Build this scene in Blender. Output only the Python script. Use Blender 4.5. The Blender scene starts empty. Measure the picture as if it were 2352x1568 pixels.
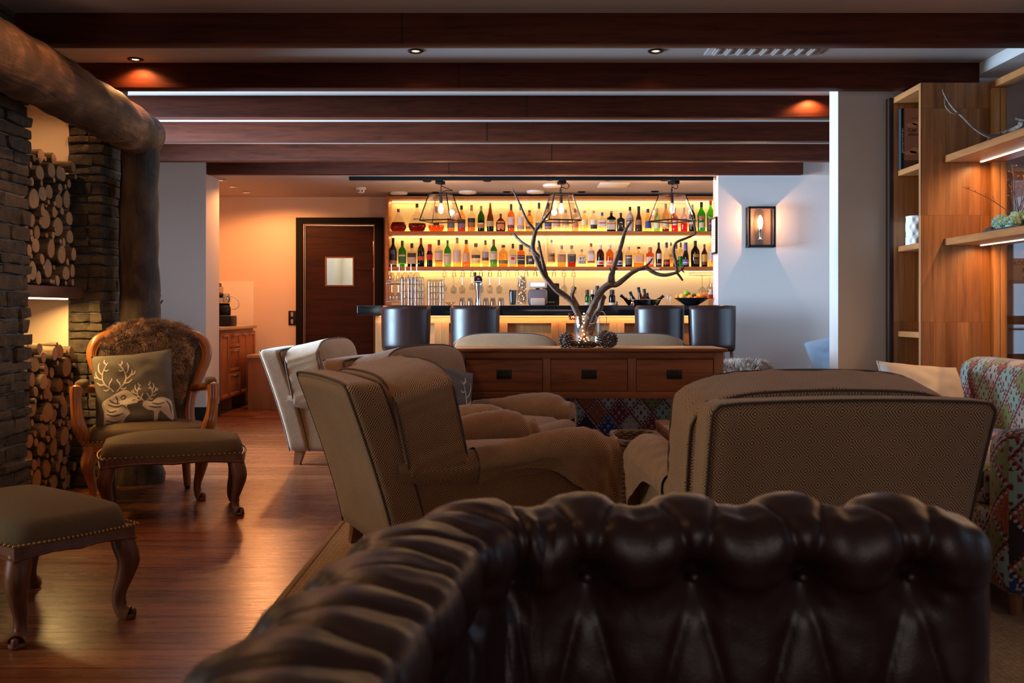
import bpy, bmesh, math, random
from mathutils import Vector, Matrix, noise
PI = math.pi
R = math.radians
sc = bpy.context.scene
COL = sc.collection
random.seed(7)

# ---------------------------------------------------------------- camera
F = 2287.0                      # focal length in pixels of the 2352 px wide frame
EYE = 1.08
HOR = 712.0
cam_d = bpy.data.cameras.new('camera')
cam_d.sensor_width = 36.0
cam_d.lens = 36.0 * F / 2352.0
cam_d.shift_y = (HOR - 784.0) / 2352.0
cam_d.clip_start = 0.05
cam_d.dof.use_dof = True
cam_d.dof.focus_distance = 7.0
cam_d.dof.aperture_fstop = 5.0
cam = bpy.data.objects.new('camera', cam_d)
COL.objects.link(cam)
cam.location = (0, 0, EYE)
cam.rotation_euler = (R(90), 0, 0)
sc.camera = cam
sc.view_settings.view_transform = 'Standard'
sc.view_settings.look = 'None'
sc.view_settings.gamma = 1.0
sc.view_settings.use_curve_mapping = False
sc.view_settings.exposure = 0.0
try:
    sc.cycles.transparent_max_bounces = 32
except Exception:
    pass

# ---------------------------------------------------------------- world and lights
w = bpy.data.worlds.new('world')
sc.world = w
w.use_nodes = True
bgn = w.node_tree.nodes['Background']
bgn.inputs[0].default_value = (0.42, 0.62, 1.0, 1)
bgn.inputs[1].default_value = 1.0

WARM = (1.0, 0.45, 0.16)
AMBER = (1.0, 0.60, 0.22)
DAY = (0.50, 0.74, 1.0)

def area(name, loc, rot, sx, sy, power, color, spread=180):
    d = bpy.data.lights.new(name, 'AREA')
    d.shape = 'RECTANGLE'; d.size = sx; d.size_y = sy
    d.energy = power; d.color = color; d.spread = R(spread)
    o = bpy.data.objects.new(name, d); COL.objects.link(o)
    o.location = loc; o.rotation_euler = rot
    return o

def spot(name, loc, power, color, angle=70, blend=0.6, rad=0.03, rot=(0, 0, 0)):
    d = bpy.data.lights.new(name, 'SPOT')
    d.energy = power; d.color = color; d.spot_size = R(angle); d.spot_blend = blend
    d.shadow_soft_size = rad
    o = bpy.data.objects.new(name, d); COL.objects.link(o)
    o.location = loc; o.rotation_euler = rot
    return o

def point(name, loc, power, color, rad=0.02):
    d = bpy.data.lights.new(name, 'POINT')
    d.energy = power; d.color = color; d.shadow_soft_size = rad
    o = bpy.data.objects.new(name, d); COL.objects.link(o)
    o.location = loc
    return o

# daylight through the windows (each fills an opening; the one behind the camera is an added fill)
area('daylight_left', (-4.36, 7.3, 1.35), (0, R(-90), 0), 1.7, 1.6, 430, DAY, 100)
area('daylight_left_near', (-4.36, 2.0, 1.35), (0, R(-90), 0), 1.6, 1.4, 38, (0.90, 0.90, 0.74), 120)
area('fill_near', (1.2, -2.0, 1.35), (R(90), 0, 0), 2.2, 1.3, 10, (1.0, .78, .62), 130)  # unseen fill light, added to brighten the camera-facing sides
area('daylight_right', (4.26, 8.3, 1.35), (0, R(90), 0), 1.7, 2.3, 26, DAY, 150)
area('daylight_right_near', (4.26, 1.6, 1.5), (0, R(90), 0), 1.5, 1.5, 6, DAY)
# recessed ceiling lamps
for lx, ly, pw in ((-2.22, 5.84, 20), (-0.55, 5.67, 5), (0.82, 5.67, 5), (2.05, 6.76, 20)):
    spot('downlight_lamp', (lx, ly + .05, 2.55), pw, WARM, 140, 0.5, .02)
spot('downlight_lamp', (-1.62, 4.35, 2.55), 44, WARM, 150, 0.5, .03)
for lx, ly, pw in ((-0.2, 3.7, 10), (1.5, 3.9, 8), (-1.5, 2.1, 12), (-0.75, 1.5, 9), (0.5, 7.5, 12), (-1.2, 8.4, 22)):
    spot('downlight_lamp', (lx, ly, 2.545), pw, WARM, 92, 0.7)
spot('niche_lamp', (-2.86, 5.62, 2.54), 14, (1.0, .56, .24), 120, 0.7)
# coffee corner and bar lamps
for lx, ly, pw in ((-2.62, 10.45, 48), (-2.72, 10.95, 56), (-2.62, 11.2, 14)):
    spot('downlight_lamp', (lx, ly, 2.40), pw, (1.0, .37, .12), 165, 0.3)
for lx in (-0.95, 0.15, 1.3):
    spot('downlight_lamp', (lx, 10.6, 2.40), 14, WARM, 120, 0.6)

# ---------------------------------------------------------------- pixel helpers (metres at a chosen real depth)
def px(x, Y): return (x - 1176.0) * Y / F
def pz(y, Y): return EYE + (HOR - y) * Y / F

# ---------------------------------------------------------------- mesh builder
def rounded_pts(n, hx, hy, hz, r):
    """surface of a rounded box made from a gridded cube"""
    r = min(r, hx * .999, hy * .999, hz * .999)
    vid = {}; vs = []; fs = []
    def g(i, h):                         # grid coordinate, denser near the edges
        t = i / n * 2 - 1
        t = math.copysign(abs(t) ** 0.75, t)
        return t * h
    def vert(i, j, k):
        key = (i, j, k)
        if key in vid: return vid[key]
        p = Vector((g(i, hx), g(j, hy), g(k, hz)))
        q = Vector((max(-hx + r, min(hx - r, p.x)), max(-hy + r, min(hy - r, p.y)), max(-hz + r, min(hz - r, p.z))))
        d = p - q
        if d.length > 1e-9: p = q + d.normalized() * r
        vid[key] = len(vs); vs.append(p); return vid[key]
    for a in range(n):
        for b in range(n):
            fs.append((vert(a, b, 0), vert(a, b + 1, 0), vert(a + 1, b + 1, 0), vert(a + 1, b, 0)))
            fs.append((vert(a, b, n), vert(a + 1, b, n), vert(a + 1, b + 1, n), vert(a, b + 1, n)))
            fs.append((vert(a, 0, b), vert(a + 1, 0, b), vert(a + 1, 0, b + 1), vert(a, 0, b + 1)))
            fs.append((vert(a, n, b), vert(a, n, b + 1), vert(a + 1, n, b + 1), vert(a + 1, n, b)))
            fs.append((vert(0, a, b), vert(0, a, b + 1), vert(0, a + 1, b + 1), vert(0, a + 1, b)))
            fs.append((vert(n, a, b), vert(n, a + 1, b), vert(n, a + 1, b + 1), vert(n, a, b + 1)))
    return vs, fs

class MB:
    def __init__(self):
        self.v = []; self.f = []; self.mi = []; self.tint = []; self.uvp = []
    def add(self, vs, fs, m=0, M=None, tint=0.5, uvp=None):
        b = len(self.v)
        for i, p in enumerate(vs):
            p = Vector(p)
            self.uvp.append(Vector(uvp[i]) if uvp else p.copy())
            self.v.append(M @ p if M is not None else p)
        for f in fs:
            self.f.append(tuple(b + i for i in f)); self.mi.append(m); self.tint.append(tint)
        return self
    def box(self, x0, x1, y0, y1, z0, z1, m=0, M=None, tint=0.5):
        vs = [(x0, y0, z0), (x1, y0, z0), (x1, y1, z0), (x0, y1, z0), (x0, y0, z1), (x1, y0, z1), (x1, y1, z1), (x0, y1, z1)]
        fs = [(0, 3, 2, 1), (4, 5, 6, 7), (0, 1, 5, 4), (1, 2, 6, 5), (2, 3, 7, 6), (3, 0, 4, 7)]
        return self.add(vs, fs, m, M, tint)
    def bbox(self, x0, x1, y0, y1, z0, z1, bev=0.004, seg=2, m=0, M=None, tint=0.5):
        bm = bmesh.new()
        bmesh.ops.create_cube(bm, size=1.0)
        for v in bm.verts:
            v.co = Vector(((x0 + x1) / 2 + v.co.x * (x1 - x0), (y0 + y1) / 2 + v.co.y * (y1 - y0), (z0 + z1) / 2 + v.co.z * (z1 - z0)))
        b = min(bev, abs(x1 - x0) * .45, abs(y1 - y0) * .45, abs(z1 - z0) * .45)
        bmesh.ops.bevel(bm, geom=list(bm.edges), offset=b, segments=seg, affect='EDGES', profile=0.5)
        bm.verts.ensure_lookup_table()
        vs = [v.co.copy() for v in bm.verts]; fs = [tuple(v.index for v in f.verts) for f in bm.faces]
        bm.free()
        return self.add(vs, fs, m, M, tint)
    def rbox(self, c, h, r, n=10, m=0, M=None, fn=None, tint=0.5):
        vs, fs = rounded_pts(n, h[0], h[1], h[2], r)
        c = Vector(c)
        orig = [v + c for v in vs]
        out = [(fn(v) if fn else v) + c for v in vs]
        return self.add(out, fs, m, M, tint, uvp=orig)
    def lathe(self, prof, seg=24, c=(0, 0, 0), m=0, M=None, capb=True, capt=True, mfn=None, sx=1, sy=1):
        vs = []; fs = []; n = len(prof)
        for r, z in prof:
            for k in range(seg):
                a = 2 * PI * k / seg
                vs.append((c[0] + r * math.cos(a) * sx, c[1] + r * math.sin(a) * sy, c[2] + z))
        for i in range(n - 1):
            for k in range(seg):
                fs.append((i * seg + k, i * seg + (k + 1) % seg, (i + 1) * seg + (k + 1) % seg, (i + 1) * seg + k))
        if capb and prof[0][0] > 1e-5: fs.append(tuple(reversed(range(seg))))
        if capt and prof[-1][0] > 1e-5: fs.append(tuple((n - 1) * seg + k for k in range(seg)))
        return self.add(vs, fs, m, M)
    def tube(self, pts, rad, seg=8, m=0, M=None, caps=True, closed=False, sq=None, tint=0.5, wob=0.0):
        pts = [Vector(p) for p in pts]; n = len(pts)
        if not hasattr(rad, '__len__'): rad = [rad] * n
        vs = []; fs = []; prev = None; uvp = []; L = 0
        for i, p in enumerate(pts):
            if closed: t = pts[(i + 1) % n] - pts[i - 1]
            elif i == 0: t = pts[1] - pts[0]
            elif i == n - 1: t = pts[-1] - pts[-2]
            else: t = pts[i + 1] - pts[i - 1]
            if t.length < 1e-9: t = Vector((0, 0, 1))
            t.normalize()
            if prev is None:
                up = Vector((0, 0, 1)) if abs(t.z) < .9 else Vector((0, 1, 0))
                u = up.cross(t).normalized()
            else:
                u = prev - t * prev.dot(t)
                if u.length < 1e-6: u = Vector((1, 0, 0)).cross(t)
                u.normalize()
            prev = u; vv = t.cross(u)
            if i: L += (pts[i] - pts[i - 1]).length
            for k in range(seg):
                a = 2 * PI * k / seg
                rr = rad[i]
                if wob: rr *= 1 + wob * noise.noise(Vector((p.x * 9 + math.cos(a) * 1.3, p.y * 9 + math.sin(a) * 1.3, p.z * 9)))
                sxx = sq if sq else 1.0
                vs.append(p + u * math.cos(a) * rr * sxx + vv * math.sin(a) * rr)
        e = n if closed else n - 1
        for i in range(e):
            j = (i + 1) % n
            for k in range(seg):
                fs.append((i * seg + k, i * seg + (k + 1) % seg, j * seg + (k + 1) % seg, j * seg + k))
        if caps and not closed:
            fs.append(tuple(reversed(range(seg)))); fs.append(tuple((n - 1) * seg + k for k in range(seg)))
        return self.add(vs, fs, m, M, tint)
    def grid(self, fn, nu, nv, m=0, M=None, cu=False, cv=False, uv=None, tint=0.5, flip=False):
        vs = []; fs = []; up = []
        for i in range(nu + (0 if cu else 1)):
            for j in range(nv + (0 if cv else 1)):
                vs.append(fn(i / nu, j / nv))
                if uv: up.append(uv(i / nu, j / nv))
        NV = nv + (0 if cv else 1); NU = nu + (0 if cu else 1)
        for i in range(nu):
            for j in range(nv):
                a = i * NV + j; b = ((i + 1) % NU) * NV + j; c = ((i + 1) % NU) * NV + (j + 1) % NV; d = i * NV + (j + 1) % NV
                fs.append((a, d, c, b) if flip else (a, b, c, d))
        return self.add(vs, fs, m, M, tint, uvp=up if uv else None)
    def prism(self, poly, z0, z1, m=0, M=None, tint=0.5):
        n = len(poly)
        vs = [(p[0], p[1], z0) for p in poly] + [(p[0], p[1], z1) for p in poly]
        fs = [tuple(reversed(range(n))), tuple(range(n, 2 * n))] + [(i, (i + 1) % n, n + (i + 1) % n, n + i) for i in range(n)]
        return self.add(vs, fs, m, M, tint)
    def build(self, name, mats, parent=None, smooth=40, uv=False, thick=0):
        me = bpy.data.meshes.new(name)
        me.from_pydata([tuple(p) for p in self.v], [], self.f)
        if not isinstance(mats, (list, tuple)): mats = [mats]
        for mt in mats: me.materials.append(mt)
        me.polygons.foreach_set('material_index', self.mi)
        at = me.attributes.new('tint', 'FLOAT', 'FACE')
        at.data.foreach_set('value', self.tint)
        if uv:
            ul = me.uv_layers.new(name='uv')
            for poly in me.polygons:
                vi = poly.vertices
                P = [self.uvp[i] for i in vi]
                if uv == 'direct':
                    for li, p in zip(poly.loop_indices, P): ul.data[li].uv = (p.x, p.y)
                    continue
                nx = ny = nz = 0.0
                for a in range(len(P)):
                    p, q = P[a], P[(a + 1) % len(P)]
                    nx += (p.y - q.y) * (p.z + q.z); ny += (p.z - q.z) * (p.x + q.x); nz += (p.x - q.x) * (p.y + q.y)
                nx, ny, nz = abs(nx), abs(ny), abs(nz)
                for li, p in zip(poly.loop_indices, P):
                    if ny >= nx and ny >= nz: ul.data[li].uv = (p.x, p.z)
                    elif nx >= nz: ul.data[li].uv = (p.y, p.z)
                    else: ul.data[li].uv = (p.x, p.y)
        if smooth:
            me.polygons.foreach_set('use_smooth', [True] * len(me.polygons))
            if smooth < 180:
                try: me.set_sharp_from_angle(angle=R(smooth))
                except Exception: pass
        me.update()
        o = bpy.data.objects.new(name, me)
        COL.objects.link(o)
        if parent: o.parent = parent
        return o

def tag(o, label=None, cat=None, group=None, kind=None):
    if label: o['label'] = label
    if cat: o['category'] = cat
    if group: o['group'] = group
    if kind: o['kind'] = kind
    return o

def thing(name, label, cat, loc=(0, 0, 0), rz=0, group=None):
    o = bpy.data.objects.new(name, None)
    o.empty_display_size = 0.1
    COL.objects.link(o)
    o.location = loc; o.rotation_euler = (0, 0, rz)
    return tag(o, label, cat, group)

def struct(name, mb, mat, smooth=0, uv=False):
    return tag(mb.build(name, mat, smooth=smooth, uv=uv), kind='structure')

def copy_tree(o, loc=None, rz=None, label=None, group=None, parent=None):
    c = o.copy(); COL.objects.link(c)
    if parent: c.parent = parent
    if loc is not None: c.location = loc
    if rz is not None: c.rotation_euler = (0, 0, rz)
    if label: c['label'] = label
    if group: c['group'] = group
    for ch in list(o.children):
        copy_tree(ch, parent=c)
    return c

def spline(pts, n=6):
    """Catmull-Rom through points (any dimension tuple)"""
    P = [tuple(p) for p in pts]; out = []
    for i in range(len(P) - 1):
        p0 = P[max(i - 1, 0)]; p1 = P[i]; p2 = P[i + 1]; p3 = P[min(i + 2, len(P) - 1)]
        for k in range(n):
            t = k / n
            out.append(tuple(0.5 * ((2 * b) + (-a + c) * t + (2 * a - 5 * b + 4 * c - d) * t * t + (-a + 3 * b - 3 * c + d) * t ** 3)
                             for a, b, c, d in zip(p0, p1, p2, p3)))
    out.append(P[-1])
    return out

def text_mesh(name, body, size, loc, rot, mat, parent=None, ext=0.0006, align='CENTER', bold=0.0, sx=1.0):
    cu = bpy.data.curves.new('lettering', 'FONT')
    cu.body = body; cu.size = size; cu.extrude = ext; cu.align_x = align; cu.align_y = 'CENTER'; cu.offset = bold
    cu.resolution_u = 2
    t = bpy.data.objects.new('lettering_tmp', cu); COL.objects.link(t)
    dg = bpy.context.evaluated_depsgraph_get()
    me = bpy.data.meshes.new_from_object(t.evaluated_get(dg))
    bpy.data.objects.remove(t); bpy.data.curves.remove(cu)
    me.materials.clear(); me.materials.append(mat)
    o = bpy.data.objects.new(name, me); COL.objects.link(o)
    o.location = loc; o.rotation_euler = rot; o.scale = (sx, 1, 1)
    if parent: o.parent = parent
    return o

# ---------------------------------------------------------------- materials
def newmat(name):
    m = bpy.data.materials.new(name); m.use_nodes = True
    nt = m.node_tree
    for n in list(nt.nodes): nt.nodes.remove(n)
    out = nt.nodes.new('ShaderNodeOutputMaterial')
    return m, nt, out

class NT:
    def __init__(self, nt): self.nt = nt
    def n(self, t, **kw):
        nd = self.nt.nodes.new(t)
        for k, v in kw.items(): setattr(nd, k, v)
        return nd
    def l(self, a, b): self.nt.links.new(a, b)
    def math(self, op, a, b=None, c=None):
        nd = self.n('ShaderNodeMath', operation=op)
        for i, x in enumerate((a, b, c)):
            if x is None: continue
            if isinstance(x, (int, float)): nd.inputs[i].default_value = x
            else: self.l(x, nd.inputs[i])
        return nd.outputs[0]
    def mix(self, fac, a, b, mode='MIX'):
        nd = self.n('ShaderNodeMix', data_type='RGBA', blend_type=mode)
        if isinstance(fac, (int, float)): nd.inputs[0].default_value = fac
        else: self.l(fac, nd.inputs[0])
        for i, x in ((6, a), (7, b)):
            if isinstance(x, tuple): nd.inputs[i].default_value = (x[0], x[1], x[2], 1)
            else: self.l(x, nd.inputs[i])
        return nd.outputs[2]
    def ramp(self, fac, stops):
        nd = self.n('ShaderNodeValToRGB')
        cr = nd.color_ramp
        while len(cr.elements) < len(stops): cr.elements.new(0.5)
        for e, (p, c) in zip(cr.elements, stops):
            e.position = p; e.color = (c[0], c[1], c[2], 1)
        self.l(fac, nd.inputs[0])
        return nd.outputs[0]
    def coords(self, kind='Object', scale=(1, 1, 1), rot=(0, 0, 0), loc=(0, 0, 0)):
        tc = self.n('ShaderNodeTexCoord'); mp = self.n('ShaderNodeMapping')
        mp.inputs['Scale'].default_value = scale; mp.inputs['Rotation'].default_value = rot; mp.inputs['Location'].default_value = loc
        self.l(tc.outputs[kind], mp.inputs[0]); return mp.outputs[0]
    def noise(self, vec, scale=5, detail=4, rough=0.5, dist=0.0):
        nd = self.n('ShaderNodeTexNoise'); self.l(vec, nd.inputs['Vector'])
        nd.inputs['Scale'].default_value = scale; nd.inputs['Detail'].default_value = detail
        nd.inputs['Roughness'].default_value = rough; nd.inputs['Distortion'].default_value = dist
        return nd.outputs[0]
    def bump(self, h, strength=0.3, dist=0.01):
        nd = self.n('ShaderNodeBump'); nd.inputs['Strength'].default_value = strength; nd.inputs['Distance'].default_value = dist
        self.l(h, nd.inputs['Height']); return nd.outputs[0]

def bsdf(T, out, col, rough=0.5, metal=0.0, spec=0.5, normal=None, sheen=0.0, coat=0.0, emit=None, estr=0.0, transm=0.0):
    b = T.n('ShaderNodeBsdfPrincipled')
    if isinstance(col, tuple): b.inputs['Base Color'].default_value = (col[0], col[1], col[2], 1)
    else: T.l(col, b.inputs['Base Color'])
    if isinstance(rough, (int, float)): b.inputs['Roughness'].default_value = rough
    else: T.l(rough, b.inputs['Roughness'])
    b.inputs['Metallic'].default_value = metal
    b.inputs['Specular IOR Level'].default_value = spec
    if sheen: b.inputs['Sheen Weight'].default_value = sheen
    if coat: b.inputs['Coat Weight'].default_value = coat
    if emit: b.inputs['Emission Color'].default_value = (emit[0], emit[1], emit[2], 1); b.inputs['Emission Strength'].default_value = estr
    if transm: b.inputs['Transmission Weight'].default_value = transm
    if normal is not None: T.l(normal, b.inputs['Normal'])
    T.l(b.outputs[0], out.inputs[0])
    return b

_plain = {}
def plain(name, col, rough=0.5, metal=0.0, spec=0.5, bump=0.0, bscale=60, coat=0.0, var=0.0):
    if name in _plain: return _plain[name]
    m, nt, out = newmat(name); T = NT(nt)
    c = col; nrm = None
    if bump or var:
        v = T.coords('Object'); nz = T.noise(v, bscale, 3)
        if bump: nrm = T.bump(nz, bump, 0.005)
        if var:
            n2 = T.noise(v, bscale * .3, 4)
            c = T.mix(n2, tuple(x * (1 - var) for x in col), tuple(min(1, x * (1 + var)) for x in col))
    bsdf(T, out, c, rough, metal, spec, nrm, coat=coat)
    _plain[name] = m
    return m

def emitm(name, col, strength):
    m, nt, out = newmat(name); T = NT(nt)
    e = T.n('ShaderNodeEmission'); e.inputs[0].default_value = (*col, 1); e.inputs[1].default_value = strength
    T.l(e.outputs[0], out.inputs[0]); return m

def glassm(name, tint=(1, 1, 1), refl=1.0, rough=0.02):
    """thin clear glass: tinted see-through with fresnel shine"""
    m, nt, out = newmat(name); T = NT(nt)
    tr = T.n('ShaderNodeBsdfTransparent'); tr.inputs[0].default_value = (*tint, 1)
    gl = T.n('ShaderNodeBsdfGlossy'); gl.inputs['Roughness'].default_value = rough
    lw = T.n('ShaderNodeLayerWeight'); lw.inputs[0].default_value = 0.5
    f = T.math('MULTIPLY', T.math('MULTIPLY_ADD', T.math('POWER', lw.outputs['Facing'], 4.0), 0.6, 0.04), refl)
    mx = T.n('ShaderNodeMixShader'); T.l(f, mx.inputs[0]); T.l(tr.outputs[0], mx.inputs[1]); T.l(gl.outputs[0], mx.inputs[2])
    T.l(mx.outputs[0], out.inputs[0]); return m

def woodm(name, c1, c2, axis='X', scale=1.0, rough=0.45, knots=0.0, bump=0.15, spec=0.4, coat=0.0):
    m, nt, out = newmat(name); T = NT(nt)
    s = {'X': (1.2, 14, 14), 'Y': (14, 1.2, 14), 'Z': (14, 14, 1.2)}[axis]
    v = T.coords('Object', scale=tuple(a * scale for a in s))
    n1 = T.noise(v, 1.6, 6, 0.6, 0.6)
    n2 = T.noise(v, 7.0, 3, 0.5, 0.2)
    f = T.math('ADD', T.math('MULTIPLY', n1, 0.7), T.math('MULTIPLY', n2, 0.3))
    col = T.ramp(f, [(0.3, c2), (0.55, c1), (0.75, tuple(min(1, x * 1.25) for x in c1))])
    if knots:
        s2 = {'X': (1.0, 2.6, 2.6), 'Y': (2.6, 1.0, 2.6), 'Z': (2.6, 2.6, 1)}[axis]
        v2 = T.coords('Object', scale=s2)
        vo = T.n('ShaderNodeTexVoronoi'); vo.inputs['Scale'].default_value = 1.7; T.l(v2, vo.inputs['Vector'])
        k = T.ramp(vo.outputs['Distance'], [(0.0, (0, 0, 0)), (0.10, (1, 1, 1))])
        col = T.mix(T.math('MULTIPLY', T.math('SUBTRACT', 1.0, k), knots), col, tuple(x * .25 for x in c2))
    bsdf(T, out, col, rough, 0, spec, T.bump(f, bump, 0.004), coat=coat)
    return m

def brickm(name, cols, bw, bh, rot, mortar, mcol, rough, grain, kind='Object', bump=0.3, gscale=1.0, offset=0.37, spec=0.5, coat=0.0, sepz=False):
    """staves / planks: rows of height bh, length bw; plane chosen by rot"""
    m, nt, out = newmat(name); T = NT(nt)
    v = T.coords(kind, rot=rot)
    br = T.n('ShaderNodeTexBrick'); T.l(v, br.inputs['Vector'])
    br.inputs['Scale'].default_value = 1.0
    br.inputs['Brick Width'].default_value = bw; br.inputs['Row Height'].default_value = bh
    br.inputs['Mortar Size'].default_value = mortar; br.inputs['Mortar Smooth'].default_value = 0.3
    br.inputs['Color1'].default_value = (0, 0, 0, 1); br.inputs['Color2'].default_value = (1, 1, 1, 1)
    br.inputs['Mortar'].default_value = (.5, .5, .5, 1)
    br.offset = offset; br.offset_frequency = 1
    sep = T.n('ShaderNodeSeparateColor'); T.l(br.outputs['Color'], sep.inputs[0])
    base = T.ramp(sep.outputs[0], [(i / (len(cols) - 1), c) for i, c in enumerate(cols)])
    gv = T.n('ShaderNodeMapping'); gv.inputs['Scale'].default_value = grain; T.l(v, gv.inputs[0])
    # shift grain per stave
    add = T.n('ShaderNodeVectorMath', operation='ADD'); T.l(gv.outputs[0], add.inputs[0])
    cmb = T.n('ShaderNodeCombineXYZ'); T.l(T.math('MULTIPLY', sep.outputs[0], 37.0), cmb.inputs[0]); T.l(T.math('MULTIPLY', sep.outputs[0], 11.0), cmb.inputs[1])
    T.l(cmb.outputs[0], add.inputs[1])
    n1 = T.noise(add.outputs[0], 1.5 * gscale, 6, 0.62, 0.8)
    g = T.ramp(n1, [(0.3, (.55, .5, .45)), (0.6, (1, 1, 1)), (0.8, (1.15, 1.12, 1.1))])
    col = T.mix(1.0, base, g, 'MULTIPLY')
    col = T.mix(br.outputs['Fac'], col, mcol)
    h = T.math('SUBTRACT', T.math('MULTIPLY', n1, 0.3), br.outputs['Fac'])
    rr = T.math('ADD', T.math('MULTIPLY', n1, 0.15), rough - 0.07)
    bsdf(T, out, col, rr, 0, spec, T.bump(h, bump, 0.003), coat=coat)
    return m

def diamond_fabric(name, light, dark, period=0.09, cycles=9.0):
    """woven cloth of concentric diamonds, in metres on the UV map"""
    m, nt, out = newmat(name); T = NT(nt)
    uv = T.n('ShaderNodeTexCoord')
    sp = T.n('ShaderNodeSeparateXYZ'); T.l(uv.outputs['UV'], sp.inputs[0])
    def tri(x):
        return T.math('ABSOLUTE', T.math('SUBTRACT', T.math('FRACT', T.math('DIVIDE', x, period)), 0.5))
    d = T.math('ADD', tri(sp.outputs[0]), tri(sp.outputs[1]))
    s = T.math('SINE', T.math('MULTIPLY', d, 2 * PI * cycles))
    nz = T.noise(uv.outputs['Object'], 260, 2, 0.7)
    s2 = T.math('ADD', s, T.math('MULTIPLY', T.math('SUBTRACT', nz, 0.5), 1.2))
    f = T.math('MULTIPLY_ADD', s2, 0.55, 0.5)
    f = T.n('ShaderNodeClamp').outputs[0] if False else f
    col = T.ramp(f, [(0.25, dark), (0.75, light)])
    big = T.noise(uv.outputs['Object'], 5, 3)
    col = T.mix(0.35, col, T.ramp(big, [(0.3, (.6, .6, .6)), (0.7, (1, 1, 1))]), 'MULTIPLY')
    bsdf(T, out, col, 0.92, 0, 0.15, T.bump(T.math('ADD', s2, T.math('MULTIPLY', nz, 1.5)), 0.35, 0.0015), sheen=0.25)
    return m

def kilim(name, cell=0.16, dim=1.0):
    m, nt, out = newmat(name); T = NT(nt)
    uv = T.n('ShaderNodeTexCoord')
    sp = T.n('ShaderNodeSeparateXYZ'); T.l(uv.outputs['UV'], sp.inputs[0])
    # stepped coordinates give the woven staircase edges
    def step(x, s): return T.math('MULTIPLY', T.math('FLOOR', T.math('DIVIDE', x, s)), s)
    U = step(sp.outputs[0], 0.005); V = step(sp.outputs[1], 0.005)
    a = T.math('DIVIDE', T.math('ADD', U, T.math('MULTIPLY', V, 0.8)), cell)
    b = T.math('DIVIDE', T.math('SUBTRACT', U, T.math('MULTIPLY', V, 0.8)), cell)
    ia = T.math('FLOOR', a); ib = T.math('FLOOR', b)
    cb = T.n('ShaderNodeCombineXYZ'); T.l(ia, cb.inputs[0]); T.l(ib, cb.inputs[1])
    wn = T.n('ShaderNodeTexWhiteNoise', noise_dimensions='3D'); T.l(cb.outputs[0], wn.inputs['Vector'])
    pal = [(.75, .58, .45), (.36, .03, .04), (.04, .09, .30), (.70, .55, .42), (.28, .36, .12), (.42, .60, .50), (.52, .10, .05), (.06, .04, .05)]
    rp = T.n('ShaderNodeValToRGB'); rp.color_ramp.interpolation = 'CONSTANT'
    while len(rp.color_ramp.elements) < 8: rp.color_ramp.elements.new(.5)
    for i, e in enumerate(rp.color_ramp.elements): e.position = i / 8; e.color = (*[c * dim for c in pal[i]], 1)
    T.l(wn.outputs['Value'], rp.inputs[0])
    rp2 = T.n('ShaderNodeValToRGB'); rp2.color_ramp.interpolation = 'CONSTANT'
    while len(rp2.color_ramp.elements) < 8: rp2.color_ramp.elements.new(.5)
    for i, e in enumerate(rp2.color_ramp.elements): e.position = i / 8; e.color = (*[c * dim for c in pal[(i * 3 + 2) % 8]], 1)
    T.l(wn.outputs['Value'], rp2.inputs[0])
    fa = T.math('ABSOLUTE', T.math('SUBTRACT', T.math('FRACT', a), 0.5)); fb = T.math('ABSOLUTE', T.math('SUBTRACT', T.math('FRACT', b), 0.5))
    mx = T.math('MAXIMUM', fa, fb)
    border = T.math('GREATER_THAN', mx, 0.42)
    dash = T.math('GREATER_THAN', T.math('FRACT', T.math('MULTIPLY', a, 6.0)), 0.5)
    dash2 = T.math('GREATER_THAN', T.math('FRACT', T.math('MULTIPLY', b, 6.0)), 0.5)
    # inner motif of small lozenges
    ma = T.math('ABSOLUTE', T.math('SUBTRACT', T.math('FRACT', T.math('MULTIPLY', a, 3.0)), 0.5))
    mb = T.math('ABSOLUTE', T.math('SUBTRACT', T.math('FRACT', T.math('MULTIPLY', b, 3.0)), 0.5))
    motif = T.math('LESS_THAN', T.math('ADD', ma, mb), 0.36)
    inner = T.math('LESS_THAN', mx, 0.36)
    motif = T.math('MULTIPLY', motif, inner)
    col = T.mix(motif, rp.outputs[0], rp2.outputs[0])
    core = T.math('MULTIPLY', T.math('LESS_THAN', T.math('ADD', ma, mb), 0.14), inner)
    col = T.mix(core, col, tuple(c * dim for c in (.06, .03, .04)))
    bc = T.mix(T.math('MULTIPLY', dash, 1.0), tuple(c * dim for c in (.05, .03, .04)), tuple(c * dim for c in (.72, .58, .46)))
    bc = T.mix(T.math('MULTIPLY', dash2, 0.8), bc, tuple(c * dim for c in (.40, .05, .05)))
    col = T.mix(border, col, bc)
    nz = T.noise(uv.outputs['Object'], 220, 2, .7)
    col = T.mix(0.4, col, T.ramp(nz, [(0.3, (.5, .5, .5)), (0.7, (1, 1, 1))]), 'MULTIPLY')
    bsdf(T, out, col, 0.95, 0, 0.1, T.bump(nz, 0.4, 0.002), sheen=0.2)
    return m

def leatherm(name, col, rough=0.3, bump=0.25, scale=220):
    m, nt, out = newmat(name); T = NT(nt)
    v = T.coords('Object')
    vo = T.n('ShaderNodeTexVoronoi'); vo.inputs['Scale'].default_value = scale; T.l(v, vo.inputs['Vector'])
    n = T.noise(v, 6, 5, .6)
    c = T.mix(n, tuple(x * .7 for x in col), tuple(min(1, x * 1.3) for x in col))
    rr = T.math('ADD', T.math('MULTIPLY', n, 0.2), rough - .1)
    bsdf(T, out, c, rr, 0, 0.38, T.bump(vo.outputs['Distance'], bump, 0.001))
    return m

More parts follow.
